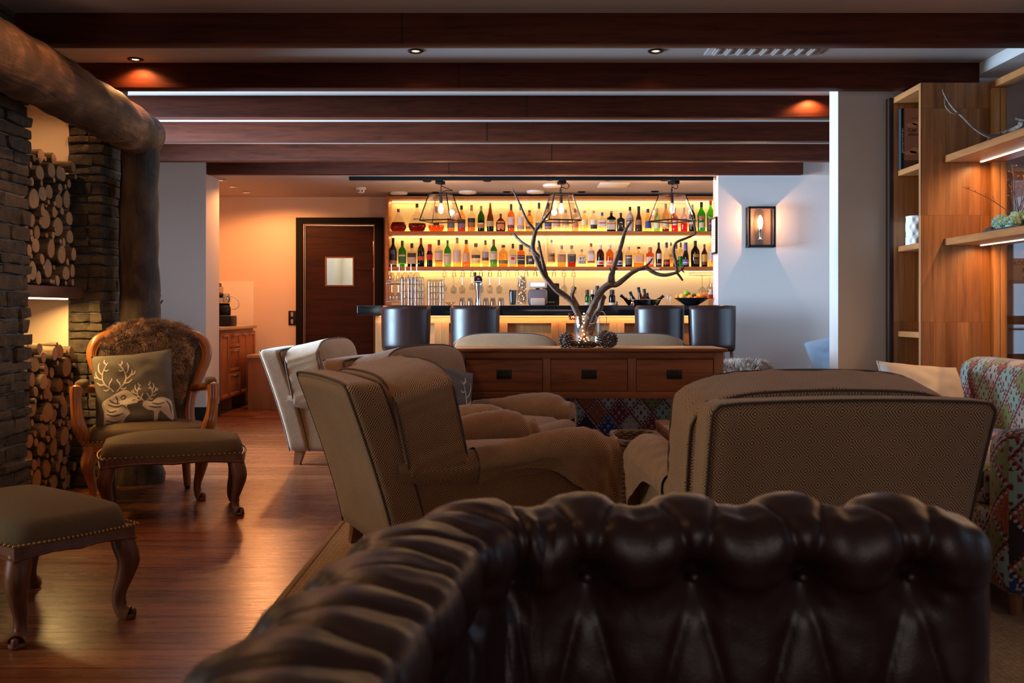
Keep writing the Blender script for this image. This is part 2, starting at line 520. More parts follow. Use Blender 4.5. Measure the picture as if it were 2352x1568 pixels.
M = {}
M['wall'] = plain('painted_plaster', (.55, .50, .48), 0.75, 0, 0.25, 0.12, 40)
M['wall_warm'] = plain('cream_plaster', (.70, .54, .40), 0.7, 0, 0.3, 0.12, 40)
M['ceil'] = plain('ceiling_paint', (.46, .40, .37), 0.85, 0, 0.15, 0.05, 60)
M['black'] = plain('black_satin', (.008, .008, .009), 0.4, 0, .3)
M['blackm'] = plain('black_matt', (.008, .008, .008), 0.75, 0, .08)
M['bronze'] = plain('dark_bronze_metal', (.035, .022, .016), 0.38, 0.8)
M['chrome'] = plain('chrome_metal', (.75, .75, .76), 0.12, 1.0)
M['steel'] = plain('brushed_steel', (.5, .5, .52), 0.3, 1.0)
M['beam'] = woodm('stained_beam_wood', (.085, .017, .006), (.030, .006, .002), 'X', 1.0, 0.62, 0.75, spec=0.15)
M['floor'] = brickm('jatoba_floor_boards', [(.11, .029, .009), (.20, .055, .018), (.145, .040, .012), (.25, .078, .027)], 1.9, 0.167, (0, 0, 0), 0.0035, (.010, .004, .002), 0.27, (1.3, 15, 1), bump=0.22, spec=0.5)
M['oak'] = brickm('oak_stave_panel', [(.36, .150, .050), (.46, .20, .068), (.32, .125, .040), (.50, .23, .085), (.40, .17, .055)], 0.75, 0.085, (R(90), 0, R(90)), 0.0008, (.16, .06, .02), 0.45, (1.0, 16, 16), bump=0.08)
M['oakx'] = woodm('oak_board', (.40, .150, .045), (.26, .090, .026), 'Y', 0.9, 0.45)
M['oakbar'] = woodm('light_oak_veneer', (.52, .24, .08), (.40, .165, .055), 'Z', 1.0, 0.42, bump=0.04)
M['oakbarx'] = woodm('light_oak_rail', (.55, .27, .10), (.40, .17, .06), 'X', 1.0, 0.42)
M['cherry'] = woodm('cherry_cabinet_wood', (.36, .11, .032), (.25, .070, .02), 'Z', 1.0, 0.4)
M['shelfwood'] = woodm('bar_shelf_wood', (.40, .15, .05), (.28, .095, .03), 'X', 1.0, 0.42)
M['console'] = woodm('teak_console_wood', (.20, .066, .024), (.09, .026, .009), 'X', 0.8, 0.45, spec=.25)
M['consolez'] = woodm('teak_console_post', (.21, .078, .031), (.11, .036, .014), 'Z', 0.8, 0.42)
M['doorw'] = woodm('dark_door_veneer', (.040, .012, .006), (.012, .004, .002), 'X', 0.5, 0.5, spec=0.12)
M['carved'] = woodm('carved_chair_wood', (.36, .12, .030), (.17, .05, .012), 'Z', 0.8, 0.32, coat=0.3)
M['legw'] = woodm('brown_leg_wood', (.22, .08, .03), (.12, .04, .015), 'Z', 1, 0.4)
M['fabric'] = diamond_fabric('diamond_weave_fabric', (.50, .285, .145), (.060, .022, .011))
M['piping'] = plain('twisted_cord_piping', (.055, .030, .020), 0.8, bump=0.6, bscale=260)
M['pipel'] = plain('pale_cord_piping', (.34, .23, .13), 0.8, bump=0.6, bscale=260)
M['olive'] = plain('olive_linen_upholstery', (.105, .066, .035), 0.85, 0, 0.2, 0.3, 300, var=0.12)
M['kilim'] = kilim('kilim_weave', 0.15, .55)
M['kilimd'] = kilim('kilim_weave_small', 0.15, 0.6)
M['leather'] = leatherm('oxblood_leather', (.030, .0105, .008), 0.38)
M['stooll'] = leatherm('brown_stool_leather', (.024, .009, .008), 0.33, 0.06)
M['brass'] = plain('aged_brass', (.30, .17, .06), 0.4, 0.9)
M['glass'] = glassm('clear_glass', (.93, .95, .94))
M['glassx'] = glassm('crystal_glass', (.80, .78, .74), 2.4, 0.05)
M['led'] = emitm('led_strip_glow', (1.0, .62, .28), 12)
M['white'] = plain('white_plastic', (.7, .68, .66), 0.4)
M['cloth_white'] = plain('white_cotton', (.55, .52, .52), 0.9, bump=0.2, bscale=40)
# =================================================================== the room
def vertical_staves(name, cols, bw, bh, rough):
    m = brickm(name, cols, bw, bh, (0, 0, 0), 0.0006, (.13, .05, .018), rough, (1.0, 16, 1), bump=0.08)
    nt = m.node_tree; T = NT(nt)
    mp = [n for n in nt.nodes if n.type == 'MAPPING'][0]
    tc = [n for n in nt.nodes if n.type == 'TEX_COORD'][0]
    sp = T.n('ShaderNodeSeparateXYZ'); T.l(tc.outputs['Object'], sp.inputs[0])
    cb = T.n('ShaderNodeCombineXYZ'); T.l(sp.outputs[2], cb.inputs[0]); T.l(T.math('ADD', sp.outputs[0], sp.outputs[1]), cb.inputs[1])
    T.l(cb.outputs[0], mp.inputs[0])
    return m
M['oak'] = vertical_staves('oak_stave_panel_upright', [(.36, .150, .050), (.46, .20, .068), (.30, .118, .038), (.50, .23, .085), (.40, .17, .055)], 0.62, 0.068, 0.42)

struct('floor', MB().box(-4.8, 6, -2.2, 13.2, -0.1, 0), M['floor'])
struct('ceiling', MB().box(-4.8, 6, -2.2, 9.86, 2.56, 2.70), M['ceil'])
struct('ceiling', MB().box(-4.8, 6, 9.86, 13.2, 2.42, 2.70), M['ceil'])
def wall_with_openings(name, x0, x1, ya, yb, opens, mat):
    mb = MB(); y = ya
    for (oy0, oy1, z0, z1) in sorted(opens):
        mb.box(x0, x1, y, oy0, 0, 2.6); mb.box(x0, x1, oy0, oy1, 0, z0); mb.box(x0, x1, oy0, oy1, z1, 2.6); y = oy1
    mb.box(x0, x1, y, yb, 0, 2.6)
    return struct(name, mb, mat)
wall_with_openings('wall_left', -4.5, -4.4, -2.2, 9.76, [(1.25, 2.75, .55, 2.2), (6.45, 8.15, .45, 2.25)], M['wall'])
wall_with_openings('wall_right', 4.3, 4.4, -2.2, 9.9, [(0.8, 2.4, .7, 2.25), (7.1, 9.5, .45, 2.25)], M['wall'])
def window(n, x, y0, y1, z0, z1, bars):
    mb = MB()
    for a, b, c, d in ((y0, y1, z0, z0 + .06), (y0, y1, z1 - .06, z1), (y0, y0 + .06, z0, z1), (y1 - .06, y1, z0, z1)):
        mb.box(x - .03, x + .03, a, b, c, d)
    for k in range(1, bars):
        yy = y0 + (y1 - y0) * k / bars; mb.box(x - .025, x + .025, yy - .025, yy + .025, z0, z1)
    f = struct('window_%d' % n, mb, M['white'])
    g = MB().box(x - .003, x + .003, y0 + .06, y1 - .06, z0 + .06, z1 - .06)
    g.build('pane', M['glass'], f, smooth=0)
window(1, -4.45, 6.45, 8.15, .45, 2.25, 3)
window(2, -4.45, 1.25, 2.75, .55, 2.2, 2)
window(3, 4.35, 7.1, 9.5, .45, 2.25, 3)
window(4, 4.35, 0.8, 2.4, .7, 2.25, 2)
struct('wall_near', MB().box(-4.5, 0, -2.2, -2.1, 0, 2.6).box(0, 2.4, -2.2, -2.1, 0, .65).box(0, 2.4, -2.2, -2.1, 2.05, 2.6).box(2.4, 4.4, -2.2, -2.1, 0, 2.6), M['wall'])
f = struct('window_5', MB().box(0, 2.4, -2.19, -2.11, .65, .70).box(0, 2.4, -2.19, -2.11, 2.0, 2.05).box(0, .05, -2.19, -2.11, .7, 2.0).box(2.35, 2.4, -2.19, -2.11, .7, 2.0).box(1.175, 1.225, -2.19, -2.11, .7, 2.0), M['white'])  # made-up window behind the camera, added as opening for the fill light
MB().box(.05, 2.35, -2.153, -2.147, .7, 2.0).build('pane', M['glass'], f, smooth=0)
struct('wall_far_left', MB().box(-4.5, -3.0, 9.76, 10.2, 0, 2.6), M['wall'])
struct('wall_lantern', MB().box(2.05, 4.4, 9.9, 10.15, 0, 2.6), M['wall'])
struct('wall_pier', MB().box(2.047, 3.05, 6.25, 6.42, 0, 2.6).box(3.05, 3.98, 6.25, 6.42, 1.95, 2.6).box(3.98, 4.4, 6.25, 6.42, 0, 2.6), M['wall'])
# bar back wall, with the kitchen door opening
DX0, DX1, DZ = -2.52, -1.62, 2.11
struct('wall_bar', MB().box(-4.5, DX0, 11.8, 11.92, 0, 2.45).box(DX0, DX1, 11.8, 11.92, DZ, 2.45).box(DX1, 2.9, 11.8, 11.92, 0, 2.45), M['wall_warm'])
struct('wall_bar_end', MB().box(2.72, 2.9, 10.15, 11.8, 0, 2.45), M['wall_warm'])
struct('wall_coffee', MB().box(-3.85, -3.75, 10.2, 11.8, 0, 2.45), M['wall_warm'])
struct('trim_1', MB().box(-3.6, -3.06, 11.785, 11.80, .90, 1.42), plain('splash_panel', (.80, .72, .60), 0.25))
# kitchen seen through the little window of the door
kb = MB().box(-3.0, -1.2, 12.9, 12.98, 0, 2.4).box(-3.0, -2.92, 11.92, 12.9, 0, 2.4).box(-1.28, -1.2, 11.92, 12.9, 0, 2.4)
struct('wall_kitchen', kb, plain('kitchen_tile', (.75, .70, .6), .3))
kf = thing('fridge', 'pale kitchen fridge seen through the small window of the dark door', 'fridge', (-2.33, 12.6, 0))
MB().bbox(-.17, .13, -.25, .25, .02, 1.9, .02).build('cabinet', plain('fridge_white', (.85, .85, .85), .3), kf)
MB().bbox(-.14, -.11, -.29, -.26, .9, 1.6, .01).build('handle', M['steel'], kf)
area('kitchen_lamp', (-2.1, 12.3, 2.38), (0, 0, 0), .8, .5, 14, (1, .86, .66))

# dark baseboards
struct('baseboard_left', MB().bbox(-4.4, -2.995, 9.745, 9.76, 0, .13, .003).bbox(-3.0, -2.985, 9.745, 10.2, 0, .13, .003), M['black'])
struct('baseboard_lantern', MB().bbox(2.05, 4.3, 9.885, 9.9, 0, .12, .003), M['black'])
struct('baseboard_pier', MB().bbox(2.035, 2.36, 6.235, 6.25, 0, .12, .003), M['black'])

# dropped soffit over the shelving on the right
struct('trim_2', MB().box(2.80, 3.2, -2.1, 6.25, 2.49, 2.561), M['wall'])

# ------------------------------------------------------------- ceiling beams
beams = [(4.96, 2.41, -4.4, 4.3, 'dark stained ceiling beam closest to the camera, across the top of the photo'),
         (5.96, 2.41, -4.4, 2.80, 'second dark ceiling beam, with the glow of a downlight on its left part'),
         (6.87, 2.41, -4.4, 4.3, 'third dark ceiling beam, just behind the pale strip of ceiling'),
         (7.83, 2.41, -4.4, 4.3, 'fourth knotty ceiling beam counted from the camera'),
         (8.87, 2.41, -4.4, 4.3, 'fifth knotty ceiling beam counted from the camera'),
         (9.77, 2.412, -3.0, 2.86, 'farthest and shortest ceiling beam, directly above the bar stools')]
for i, (y, z, xa, xb, lab) in enumerate(beams):
    th = .105 if i < 5 else .085
    mb = MB().bbox(xa, xb, y, y + th, z, 2.57, .006)
    o = mb.build('ceiling_beam', M['beam']); tag(o, lab, 'beam', 'ceiling beams')
    # glued scarf joint visible as a fine upright line
    jx = (-0.55, -0.32, 0.1, -0.2, 0.35, -0.62)[i]
    MB().box(jx, jx + .003, y - .0015, y + .004, z, 2.56).build('joint', M['blackm'], o, smooth=0)

# ------------------------------------------------------------- recessed lamps and ceiling fittings
glowm = emitm('halogen_glow', (1.0, .62, .32), 22)
glow2 = emitm('dim_halogen_glow', (1.0, .60, .32), 5)
def downlight(x, y, z, lab, grp, ring=M['bronze'], r=.045, g=glowm):
    t = thing('downlight', lab, 'ceiling light', (x, y, z), 0, grp)
    MB().lathe([(r, 0), (r * 1.02, -.004), (r * .85, -.010), (r * .66, -.006), (r * .62, .004), (r * .62, .012)], 24, capb=False, capt=False).build('trim_ring', ring, t)
    MB().lathe([(.001, -.001), (r * .42, -.002), (r * .5, .004)], 20, capb=False).build('bulb', g, t)
    return t
downlight(-2.22, 5.87, 2.56, 'recessed ceiling lamp throwing an orange cone on the beam, left', 'downlights between the first beams')
downlight(-.55, 5.68, 2.56, 'recessed ceiling lamp between the first beams, near the centre', 'downlights between the first beams')
downlight(.82, 5.68, 2.56, 'recessed ceiling lamp between the first beams, beside the vent', 'downlights between the first beams')
for k, (x, y) in enumerate(((508, 413), (535, 428), (565, 441))):
    Y = 1.34 * F / (HOR - y)
    downlight(px(x, Y), Y, 2.42, 'small ceiling spotlight over the coffee corner, %s of three' % ('nearest', 'middle', 'farthest')[k], 'spotlights over the coffee corner', M['steel'], .05, glowm)
rowa = [(981, 415), (1119, 414), (1263, 412), (1397, 412), (1526, 413)]
rowb = [(1000, 441), (1164, 440), (1336, 440), (1504, 439)]
for k, (x, y) in enumerate(rowa + rowb):
    Y = 1.34 * F / (HOR - y)
    row = 'front' if k < 5 else 'rear'
    pos = ('leftmost', 'second', 'third', 'fourth', 'fifth')[k if k < 5 else k - 5]
    downlight(px(x, Y), Y, 2.42, 'dark unlit spotlight in the bar ceiling, %s of the %s row' % (pos, row), 'unlit bar ceiling spotlights', M['blackm'], .045, plain('unlit_lens', (.12, .08, .06), .2))
for k, (x, y) in enumerate(((916, 444), (1074, 442), (1230, 441), (1268, 427))):
    Y = 1.34 * F / (HOR - y) - .12
    o = MB().lathe([(.098, 0), (.10, -.012), (.092, -.026), (.04, -.030), (.001, -.030)], 32, (px(x, Y), Y, 2.42), capb=False).build('ceiling_speaker', M['white'])
    tag(o, ('round white ceiling speaker at the left end of the bar shelves', 'round white ceiling speaker right of the left pendant lamp', 'round white ceiling speaker left of the middle pendant lamp', 'round white ceiling disc just behind the middle pendant lamp')[k], 'ceiling speaker', 'white discs on the bar ceiling')
t = thing('smoke_detector', 'white smoke detector on the ceiling above the dark door', 'smoke detector', (px(829, 10.9), 10.9, 2.42))
MB().lathe([(.055, 0), (.056, -.018), (.042, -.024)], 24, capb=False).build('base', M['white'], t)
MB().lathe([(.040, -.022), (.038, -.050), (.024, -.060), (.001, -.061)], 24, capb=False).build('sensor', M['white'], t)
MB().box(-.03, -.01, -.042, -.036, -.045, -.034).box(.01, .03, -.042, -.036, -.045, -.034).build('slot', M['blackm'], t, smooth=0)
o = MB().bbox(px(1377, 10.55), px(1446, 10.55), 10.45, 10.85, 2.412, 2.42, .003).build('ceiling_hatch', M['white']); tag(o, 'flat pale rectangular hatch in the bar ceiling', 'hatch')
# long patterned air vent between the first two beams
t = thing('ceiling_vent', 'long pale air vent with pierced pattern between the first beams', 'vent', (px(1757, 5.66), 5.66, 2.56))
MB().bbox(-.33, .33, -.10, .10, -.008, 0, .003).build('frame', M['ceil'], t)
sl = MB()
for k in range(9):
    x = -.27 + k * .0675
    sl.bbox(x - .022, x + .022, -.06, .06, -.014, -.008, .004)
    sl.bbox(x - .010, x + .010, -.075, .075, -.017, -.012, .003)
sl.build('grille', M['ceil'], t)

# ------------------------------------------------------------- track and pendant lamps
trk = MB().bbox(px(802, 10.0), 2.02, 9.98, 10.04, 2.385, 2.42, .003).build('lamp_track', M['blackm'])
tag(trk, 'black ceiling track carrying the pendant lamps above the bar', 'track')
bulb_glow = emitm('filament_bulb_glow', (1.0, .60, .25), 26)
M['glassp'] = glassm('lantern_glass', (.95, .90, .84), 2.6, .03)
def pendant(x, rot, side, lab):
    Y = 10.08
    zt, zb = 2.245, 1.980
    t = thing('pendant_lamp', lab, 'pendant lamp', (px(x, Y), Y, 0), R(rot), 'glass pendant lamps over the bar')
    MB().bbox(-.035, .035, -.07, .03, 2.352, 2.386, .004).build('ceiling_rose', M['blackm'], t)
    ch = MB(); z = 2.352; k = 0
    while z > zt + .004:
        pts = []
        for a in range(12):
            an = 2 * PI * a / 12
            u = .007 * math.cos(an); v = .019 * math.sin(an)
            pts.append((u if k % 2 else 0, 0 if k % 2 else u, z - .016 + v))
        ch.tube(pts, .0022, 5, closed=True); z -= .029; k += 1
    ch.build('chain', M['bronze'], t)
    cord = spline([(0, 0, 2.355), (.02 * side, 0, 2.33), (.09 * side, 0, 2.30), (.12 * side, .01, 2.285), (.06 * side, 0, 2.288), (.012 * side, 0, 2.272), (0, 0, 2.24)], 6) if side < 2 else \
        spline([(0, 0, 2.355), (.05, 0, 2.372), (.085, 0, 2.335), (.05, 0, 2.31), (.01, 0, 2.325), (-.012, 0, 2.30), (-.006, 0, 2.24)], 6)
    MB().tube(cord, .004, 6).build('cord', M['blackm'], t)
    a, b = .095, .165          # half widths at top and bottom
    fr = MB()
    ct = [(-a, -a), (a, -a), (a, a), (-a, a)]; cbm = [(-b, -b), (b, -b), (b, b), (-b, b)]
    for i in range(4):
        j = (i + 1) % 4
        fr.tube([(ct[i][0], ct[i][1], zt), (cbm[i][0], cbm[i][1], zb)], .0062, 4)
        fr.tube([(ct[i][0], ct[i][1], zt), (ct[j][0], ct[j][1], zt)], .006, 4)
        fr.tube([(cbm[i][0], cbm[i][1], zb), (cbm[j][0], cbm[j][1], zb)], .0065, 4)
    fr.tube([(-a, -a, zt), (a, a, zt)], .004, 4).tube([(a, -a, zt), (-a, a, zt)], .004, 4)
    fr.build('frame', M['bronze'], t, smooth=0)
    for i in range(4):
        j = (i + 1) % 4
        MB().add([(ct[i][0], ct[i][1], zt), (ct[j][0], ct[j][1], zt), (cbm[j][0], cbm[j][1], zb), (cbm[i][0], cbm[i][1], zb)], [(0, 1, 2, 3)]).build('glass_pane', M['glassp'], t, smooth=0)
    MB().lathe([(.016, 2.16), (.018, 2.20), (.012, 2.235), (.006, 2.25)], 14).build('socket', M['bronze'], t)
    MB().lathe([(.001, 2.055), (.016, 2.065), (.024, 2.09), (.024, 2.11), (.014, 2.145), (.011, 2.16)], 16).build('bulb', bulb_glow, t)
    p = point('pendant_light', (px(x, Y), Y, 2.02), 16, (1.0, .52, .22), .03)
pendant(1013, -18, 1, 'glass lantern pendant above the bar, leftmost of the three')
pendant(1289, 12, 2, 'glass lantern pendant above the bar, middle of the three')
pendant(1544, 38, 2, 'glass lantern pendant above the bar, rightmost of the three')

# ------------------------------------------------------------- wall lantern
LX = px(1743, 9.9)
t = thing('wall_lantern_lamp', 'black box lantern with glass sides and glowing bulb on the white wall', 'wall lamp', (LX, 9.9, 0))
z0, z1 = pz(568, 9.82), pz(475, 9.82); hw = .123; dp = .125
MB().box(-hw, hw, -.006, 0, z0, z1).build('back_plate', plain('lantern_back', (.16, .09, .06), .5, .3), t, smooth=0)
fr = MB()
for sx in (-1, 1):
    for yy in (-dp, -.012):
        fr.box(sx * hw - .009, sx * hw + .009, yy - .009, yy + .009, z0, z1)
    fr.box(sx * hw - .009, sx * hw + .009, -dp, 0, z0, z0 + .016); fr.box(sx * hw - .009, sx * hw + .009, -dp, 0, z1 - .016, z1)
for zz in (z0, z1 - .022):
    fr.box(-hw, hw, -dp - .009, -dp + .009, zz, zz + .022)
fr.box(-hw, hw, -dp, 0, z1 - .006, z1).box(-hw, hw, -dp, 0, z0, z0 + .006)
fr.build('frame', M['black'], t, smooth=0)
for sx in (-1, 1): MB().box(sx * hw - .001, sx * hw + .001, -dp, 0, z0 + .016, z1 - .016).build('glass_pane', M['glass'], t, smooth=0)
MB().box(-hw, hw, -dp - .001, -dp + .001, z0 + .02, z1 - .02).build('glass_pane', M['glass'], t, smooth=0)
MB().lathe([(.028, z0 + .075), (.030, z0 + .085), (.016, z0 + .10), (.014, z0 + .15), (.018, z0 + .155), (.018, z0 + .185)], 18, (0, -.055, 0)).tube([(0, 0, z0 + .08), (0, -.055, z0 + .08)], .008, 8).build('bulb_holder', plain('nickel', (.4, .33, .28), .25, 1), t)
MB().lathe([(.013, z0 + .185), (.020, z0 + .215), (.026, z0 + .25), (.022, z0 + .285), (.008, z0 + .315), (.001, z0 + .32)], 16, (0, -.055, 0)).build('bulb', bulb_glow, t)
point('lantern_light', (LX - .0, 9.9 - .085, z0 + .26), 26, (1.0, .46, .24), .012)

# picture on the end of the lantern wall
t = thing('framed_notice', 'small framed notice hanging on the narrow white wall end', 'picture frame', (2.05, 10.02, pz(541, 10.0)))
MB().bbox(-.022, -.002, -.10, .10, -.185, .185, .004).build('frame', M['bronze'], t)
MB().box(-.024, -.021, -.085, .085, -.165, .165).build('paper', plain('notice_paper', (.75, .66, .6), .6), t, smooth=0)
tx = MB()
for k in range(9): tx.box(-.0246, -.0238, -.06 + (k % 3) * .008, .06 - (k % 2) * .02, .09 - k * .022, .095 - k * .022)
tx.build('print_lines', M['blackm'], t, smooth=0)

# ------------------------------------------------------------- door
t = thing('door_1', None, None, (0, 0, 0)); tag(t, kind='structure')
fx0, fx1, fz = px(681, 11.78), px(881, 11.78), pz(500, 11.78)
fr = MB().bbox(fx0, fx0 + .085, 11.74, 11.82, 0, fz, .004).bbox(fx1 - .10, fx1, 11.74, 11.82, 0, fz, .004).bbox(fx0 + .085, fx1 - .10, 11.74, 11.82, fz - .075, fz, .004)
fr.build('door_frame', M['blackm'], t)
MB().bbox(fx0 + .085, fx0 + .10, 11.75, 11.80, 0, fz - .075, .002).bbox(fx1 - .115, fx1 - .10, 11.75, 11.80, 0, fz - .075, .002).bbox(fx0 + .10, fx1 - .115, 11.75, 11.80, fz - .09, fz - .075, .002).build('door_stop', plain('door_stop_brown', (.20, .08, .04), .4), t)
a0, a1, zt = fx0 + .105, fx1 - .12, fz - .095
wx0, wx1, wz0, wz1 = px(749, 11.79), px(811, 11.79), pz(655, 11.79), pz(592, 11.79)
MB().box(a0, wx0, 11.79, 11.83, .01, zt).box(wx1, a1, 11.79, 11.83, .01, zt).box(wx0, wx1, 11.79, 11.83, .01, wz0).box(wx0, wx1, 11.79, 11.83, wz1, zt).build('door_leaf', M['doorw'], t, smooth=0)
fr = MB()
for (xa, xb, za, zb) in ((wx0 - .012, wx0 + .004, wz0 - .012, wz1 + .012), (wx1 - .004, wx1 + .012, wz0 - .012, wz1 + .012), (wx0, wx1, wz0 - .012, wz0 + .004), (wx0, wx1, wz1 - .004, wz1 + .012)):
    fr.box(xa, xb, 11.782, 11.79, za, zb)
fr.build('window_bead', M['legw'], t, smooth=0)
MB().box(wx0, wx1, 11.805, 11.809, wz0, wz1).build('glass_pane', M['glass'], t, smooth=0)
for zc in (pz(570, 11.78), pz(632, 11.78), .35):
    MB().lathe([(.009, -.085), (.011, -.08), (.011, .08), (.009, .085)], 12, (a1 + .006, 11.775, zc)).build('hinge', M['steel'], t)
# double switch left of the door
t = thing('switch_panel', 'black double switch plate on the wall left of the dark door', 'switch', (px(671, 11.79), 11.80, pz(730, 11.79)))
MB().bbox(-.045, .045, -.012, 0, -.085, .085, .006).build('plate', M['black'], t)
for s in (-1, 1): MB().bbox(-.014, .014, -.02, -.012, s * .042 - .026, s * .042 + .026, .003).build('rocker', plain('rocker_tan', (.42, .26, .18), .4), t)

# ------------------------------------------------------------- coffee corner
cx = -3.0
t = thing('coffee_cabinet', 'cherry wood cabinet with drawers under the coffee machine', 'cabinet', (0, 0, 0))
MB().bbox(-3.70, cx - .025, 10.22, 11.64, .14, .872, .004).build('body', M['cherry'], t)
MB().bbox(-3.74, cx + .015, 10.205, 11.66, .872, .905, .004).build('worktop', plain('worktop_cream', (.55, .38, .22), .3), t)
for fy in (10.3, 10.9, 11.5): MB().box(-3.5, cx - .08, fy, fy + .04, 0, .14).build('foot', M['cherry'], t, smooth=0)
def front(kind, ya, yb, za, zb, knob=True):
    mb = MB().bbox(cx - .024, cx - .004, ya, yb, za, zb, .003)
    d = mb.build(kind, M['cherry'], t)
    if zb - za > .12:
        b = .035; f2 = MB()
        for (a, bb, c, e) in ((ya, ya + b, za, zb), (yb - b, yb, za, zb), (ya + b, yb - b, za, za + b), (ya + b, yb - b, zb - b, zb)):
            f2.bbox(cx - .006, cx + .004, a, bb, c, e, .002)
        f2.build('rail', M['cherry'], d)
    if knob:
        MB().tube([(cx + .004, (ya + yb) / 2 - .05, zb - .03), (cx + .022, (ya + yb) / 2 - .05, zb - .03), (cx + .022, (ya + yb) / 2 + .05, zb - .03), (cx + .004, (ya + yb) / 2 + .05, zb - .03)], .005, 6).build('handle', M['steel'], d)
front('door', 10.24, 10.55, .16, .84)
front('drawer', 10.56, 10.98, .68, .84)
front('drawer', 10.56, 10.98, .42, .67)
front('drawer', 10.56, 10.98, .16, .41)
front('door', 10.99, 11.28, .16, .84)
front('door', 11.29, 11.62, .16, .84)
t = thing('low_cupboard', 'low reddish wooden cupboard between the coffee cabinet and the dark door', 'cupboard', (0, 0, 0))
lx0, lx1, ly = px(569, 10.79), -2.42, 10.79
MB().bbox(lx0, lx1, ly, 11.72, 0, pz(822, ly), .003).build('body', M['cherry'], t)
MB().bbox(lx0 - .008, lx1 + .008, ly - .012, 11.74, pz(822, ly), pz(815, ly), .003).build('lid', plain('lid_light_wood', (.55, .30, .12), .35), t)
MB().bbox(lx0 + .25, lx0 + .42, ly + .1, ly + .5, pz(815, ly), pz(815, ly) + .012, .003).build('flap', M['cherry'], t)
# coffee machine
t = thing('coffee_machine', 'black and steel coffee machine on the cherry cabinet', 'coffee machine', (-3.21, 10.75, .905))
MB().bbox(-.26, .02, -.16, .16, 0, .46, .015).build('body', M['black'], t)
MB().bbox(.02, .06, -.13, .13, .12, .43, .012).build('front_panel', M['steel'], t)
MB().bbox(-.02, .20, -.15, .15, 0, .115, .012).build('drip_base', M['black'], t)
kp = MB().bbox(.05, .11, -.10, .10, .33, .46, .01, M=Matrix.Rotation(R(-8), 4, 'Y'))
kp.build('keypad', M['black'], t)
MB().tube([(.05, 0, .33), (.11, 0, .33)], .022, 12).build('arm', M['black'], t)
MB().bbox(.095, .165, -.05, .05, .255, .355, .018).build('spout', M['chrome'], t)
MB().tube(spline([(.155, 0, .33), (.20, 0, .32), (.255, 0, .28), (.26, 0, .22), (.22, 0, .19), (.17, 0, .19)], 6), .006, 8).build('milk_tube', M['white'], t)
t = thing('milk_flask', 'round black milk container under the coffee machine spout', 'container', (-3.21 + .11, 10.75, 1.022))
MB().lathe([(.055, 0), (.062, .01), (.062, .085), (.052, .105), (.045, .11)], 24).build('body', M['black'], t)
MB().lathe([(.05, .108), (.05, .13), (.03, .133), (.001, .133)], 24, capb=False).build('lid', M['blackm'], t)

# ------------------------------------------------------------- the bar
BY = 10.1
bx0, bx1 = px(862, BY), 2.05
t = thing('bar_counter', 'oak panelled bar counter with black polished top', 'bar counter', (0, 0, 0))
zb = pz(725, BY - .05)
MB().bbox(bx0, bx1 + .6, BY + .07, BY + .60, 0, zb, .003).build('carcass', M['oakbar'], t)
P = .593; x = px(1283, BY) - 6 * P; k = 0
rails = MB(); k = 0
xa = bx0
rails.box(bx0, bx1 + .6, BY, BY + .07, zb - .075, zb)
rails.box(bx0, bx1 + .6, BY, BY + .07, .10, .22)
rails.build('rail', M['oakbarx'], t, smooth=0)
for j in range(-4, 4):
    xc = px(1283, BY) + j * P
    if xc < bx0 - .05 or xc > bx1 + .6: continue
    MB().box(xc - .074, xc - .001, BY, BY + .07, .22, zb - .075).box(xc + .001, xc + .074, BY, BY + .07, .22, zb - .075).build('stile', M['oakbar'], t, smooth=0)
MB().box(bx0, bx0 + .06, BY - .002, BY + .07, .10, zb - .075).build('stile', M['oakbar'], t, smooth=0)
MB().box(bx0, bx1 + .6, BY + .03, BY + .1, 0, .10).build('plinth', M['black'], t, smooth=0)
granite = plain('polished_black_stone', (.006, .006, .007), .10, 0, .6)
MB().bbox(px(821, BY - .08), bx1 + .02, BY - .10, BY + .64, zb, pz(701, BY - .1), .005).build('top', granite, t)
CT = pz(701, BY - .1)          # top of the counter
MB().box(bx0 + .05, 2.0, BY - .045, BY - .03, zb - .006, zb).build('led_strip', emitm('counter_led', (1.0, .55, .2), 4), t, smooth=0)
area('counter_led_light', ((bx0 + 2.0) / 2, BY - .04, zb - .012), (R(18), 0, 0), 3.3, .012, 5, (1.0, .50, .18), 170)
# back bar
CY = 11.35; cx0 = px(888, CY); cx1 = 2.70
zt_ = pz(450, CY)
t = thing('back_bar_shelving', 'lit wooden back bar shelving with two long bottle shelves', 'shelving', (0, 0, 0))
MB().bbox(cx0 - .012, cx0 + .022, CY - .004, 11.78, 0, zt_, .002).build('side_panel', M['shelfwood'], t)
MB().bbox(cx1 - .02, cx1, CY, 11.78, 0, zt_, .002).build('side_panel', M['shelfwood'], t)
MB().bbox(cx0 + .022, cx1 - .02, CY, 11.78, zt_ - .032, zt_, .002).build('top_board', M['shelfwood'], t)
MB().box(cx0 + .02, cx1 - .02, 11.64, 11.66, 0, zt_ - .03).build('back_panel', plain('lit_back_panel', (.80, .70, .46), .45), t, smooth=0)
S1 = pz(530.5, CY); S2 = pz(612, CY)
for z in (S1, S2):
    MB().bbox(cx0 + .022, cx1 - .02, CY, 11.60, z - .040, z, .003).build('shelf', M['shelfwood'], t)
MB().box(px(1253, 11.6), px(1253, 11.6) + .012, 11.615, 11.64, S2, S1 - .04).box(px(1253, 11.6), px(1253, 11.6) + .012, 11.615, 11.64, .9, S2 - .04).build('panel_joint', M['steel'], t, smooth=0)
MB().bbox(cx0 + .022, cx1 - .02, CY, 11.64, 0, .95, .003).build('base_cupboard', M['shelfwood'], t)
ledy = emitm('back_bar_led', (1.0, .66, .22), 7)
w_ = cx1 - cx0 - .06; xm = (cx0 + cx1) / 2
YEL = (1.0, .60, .20)
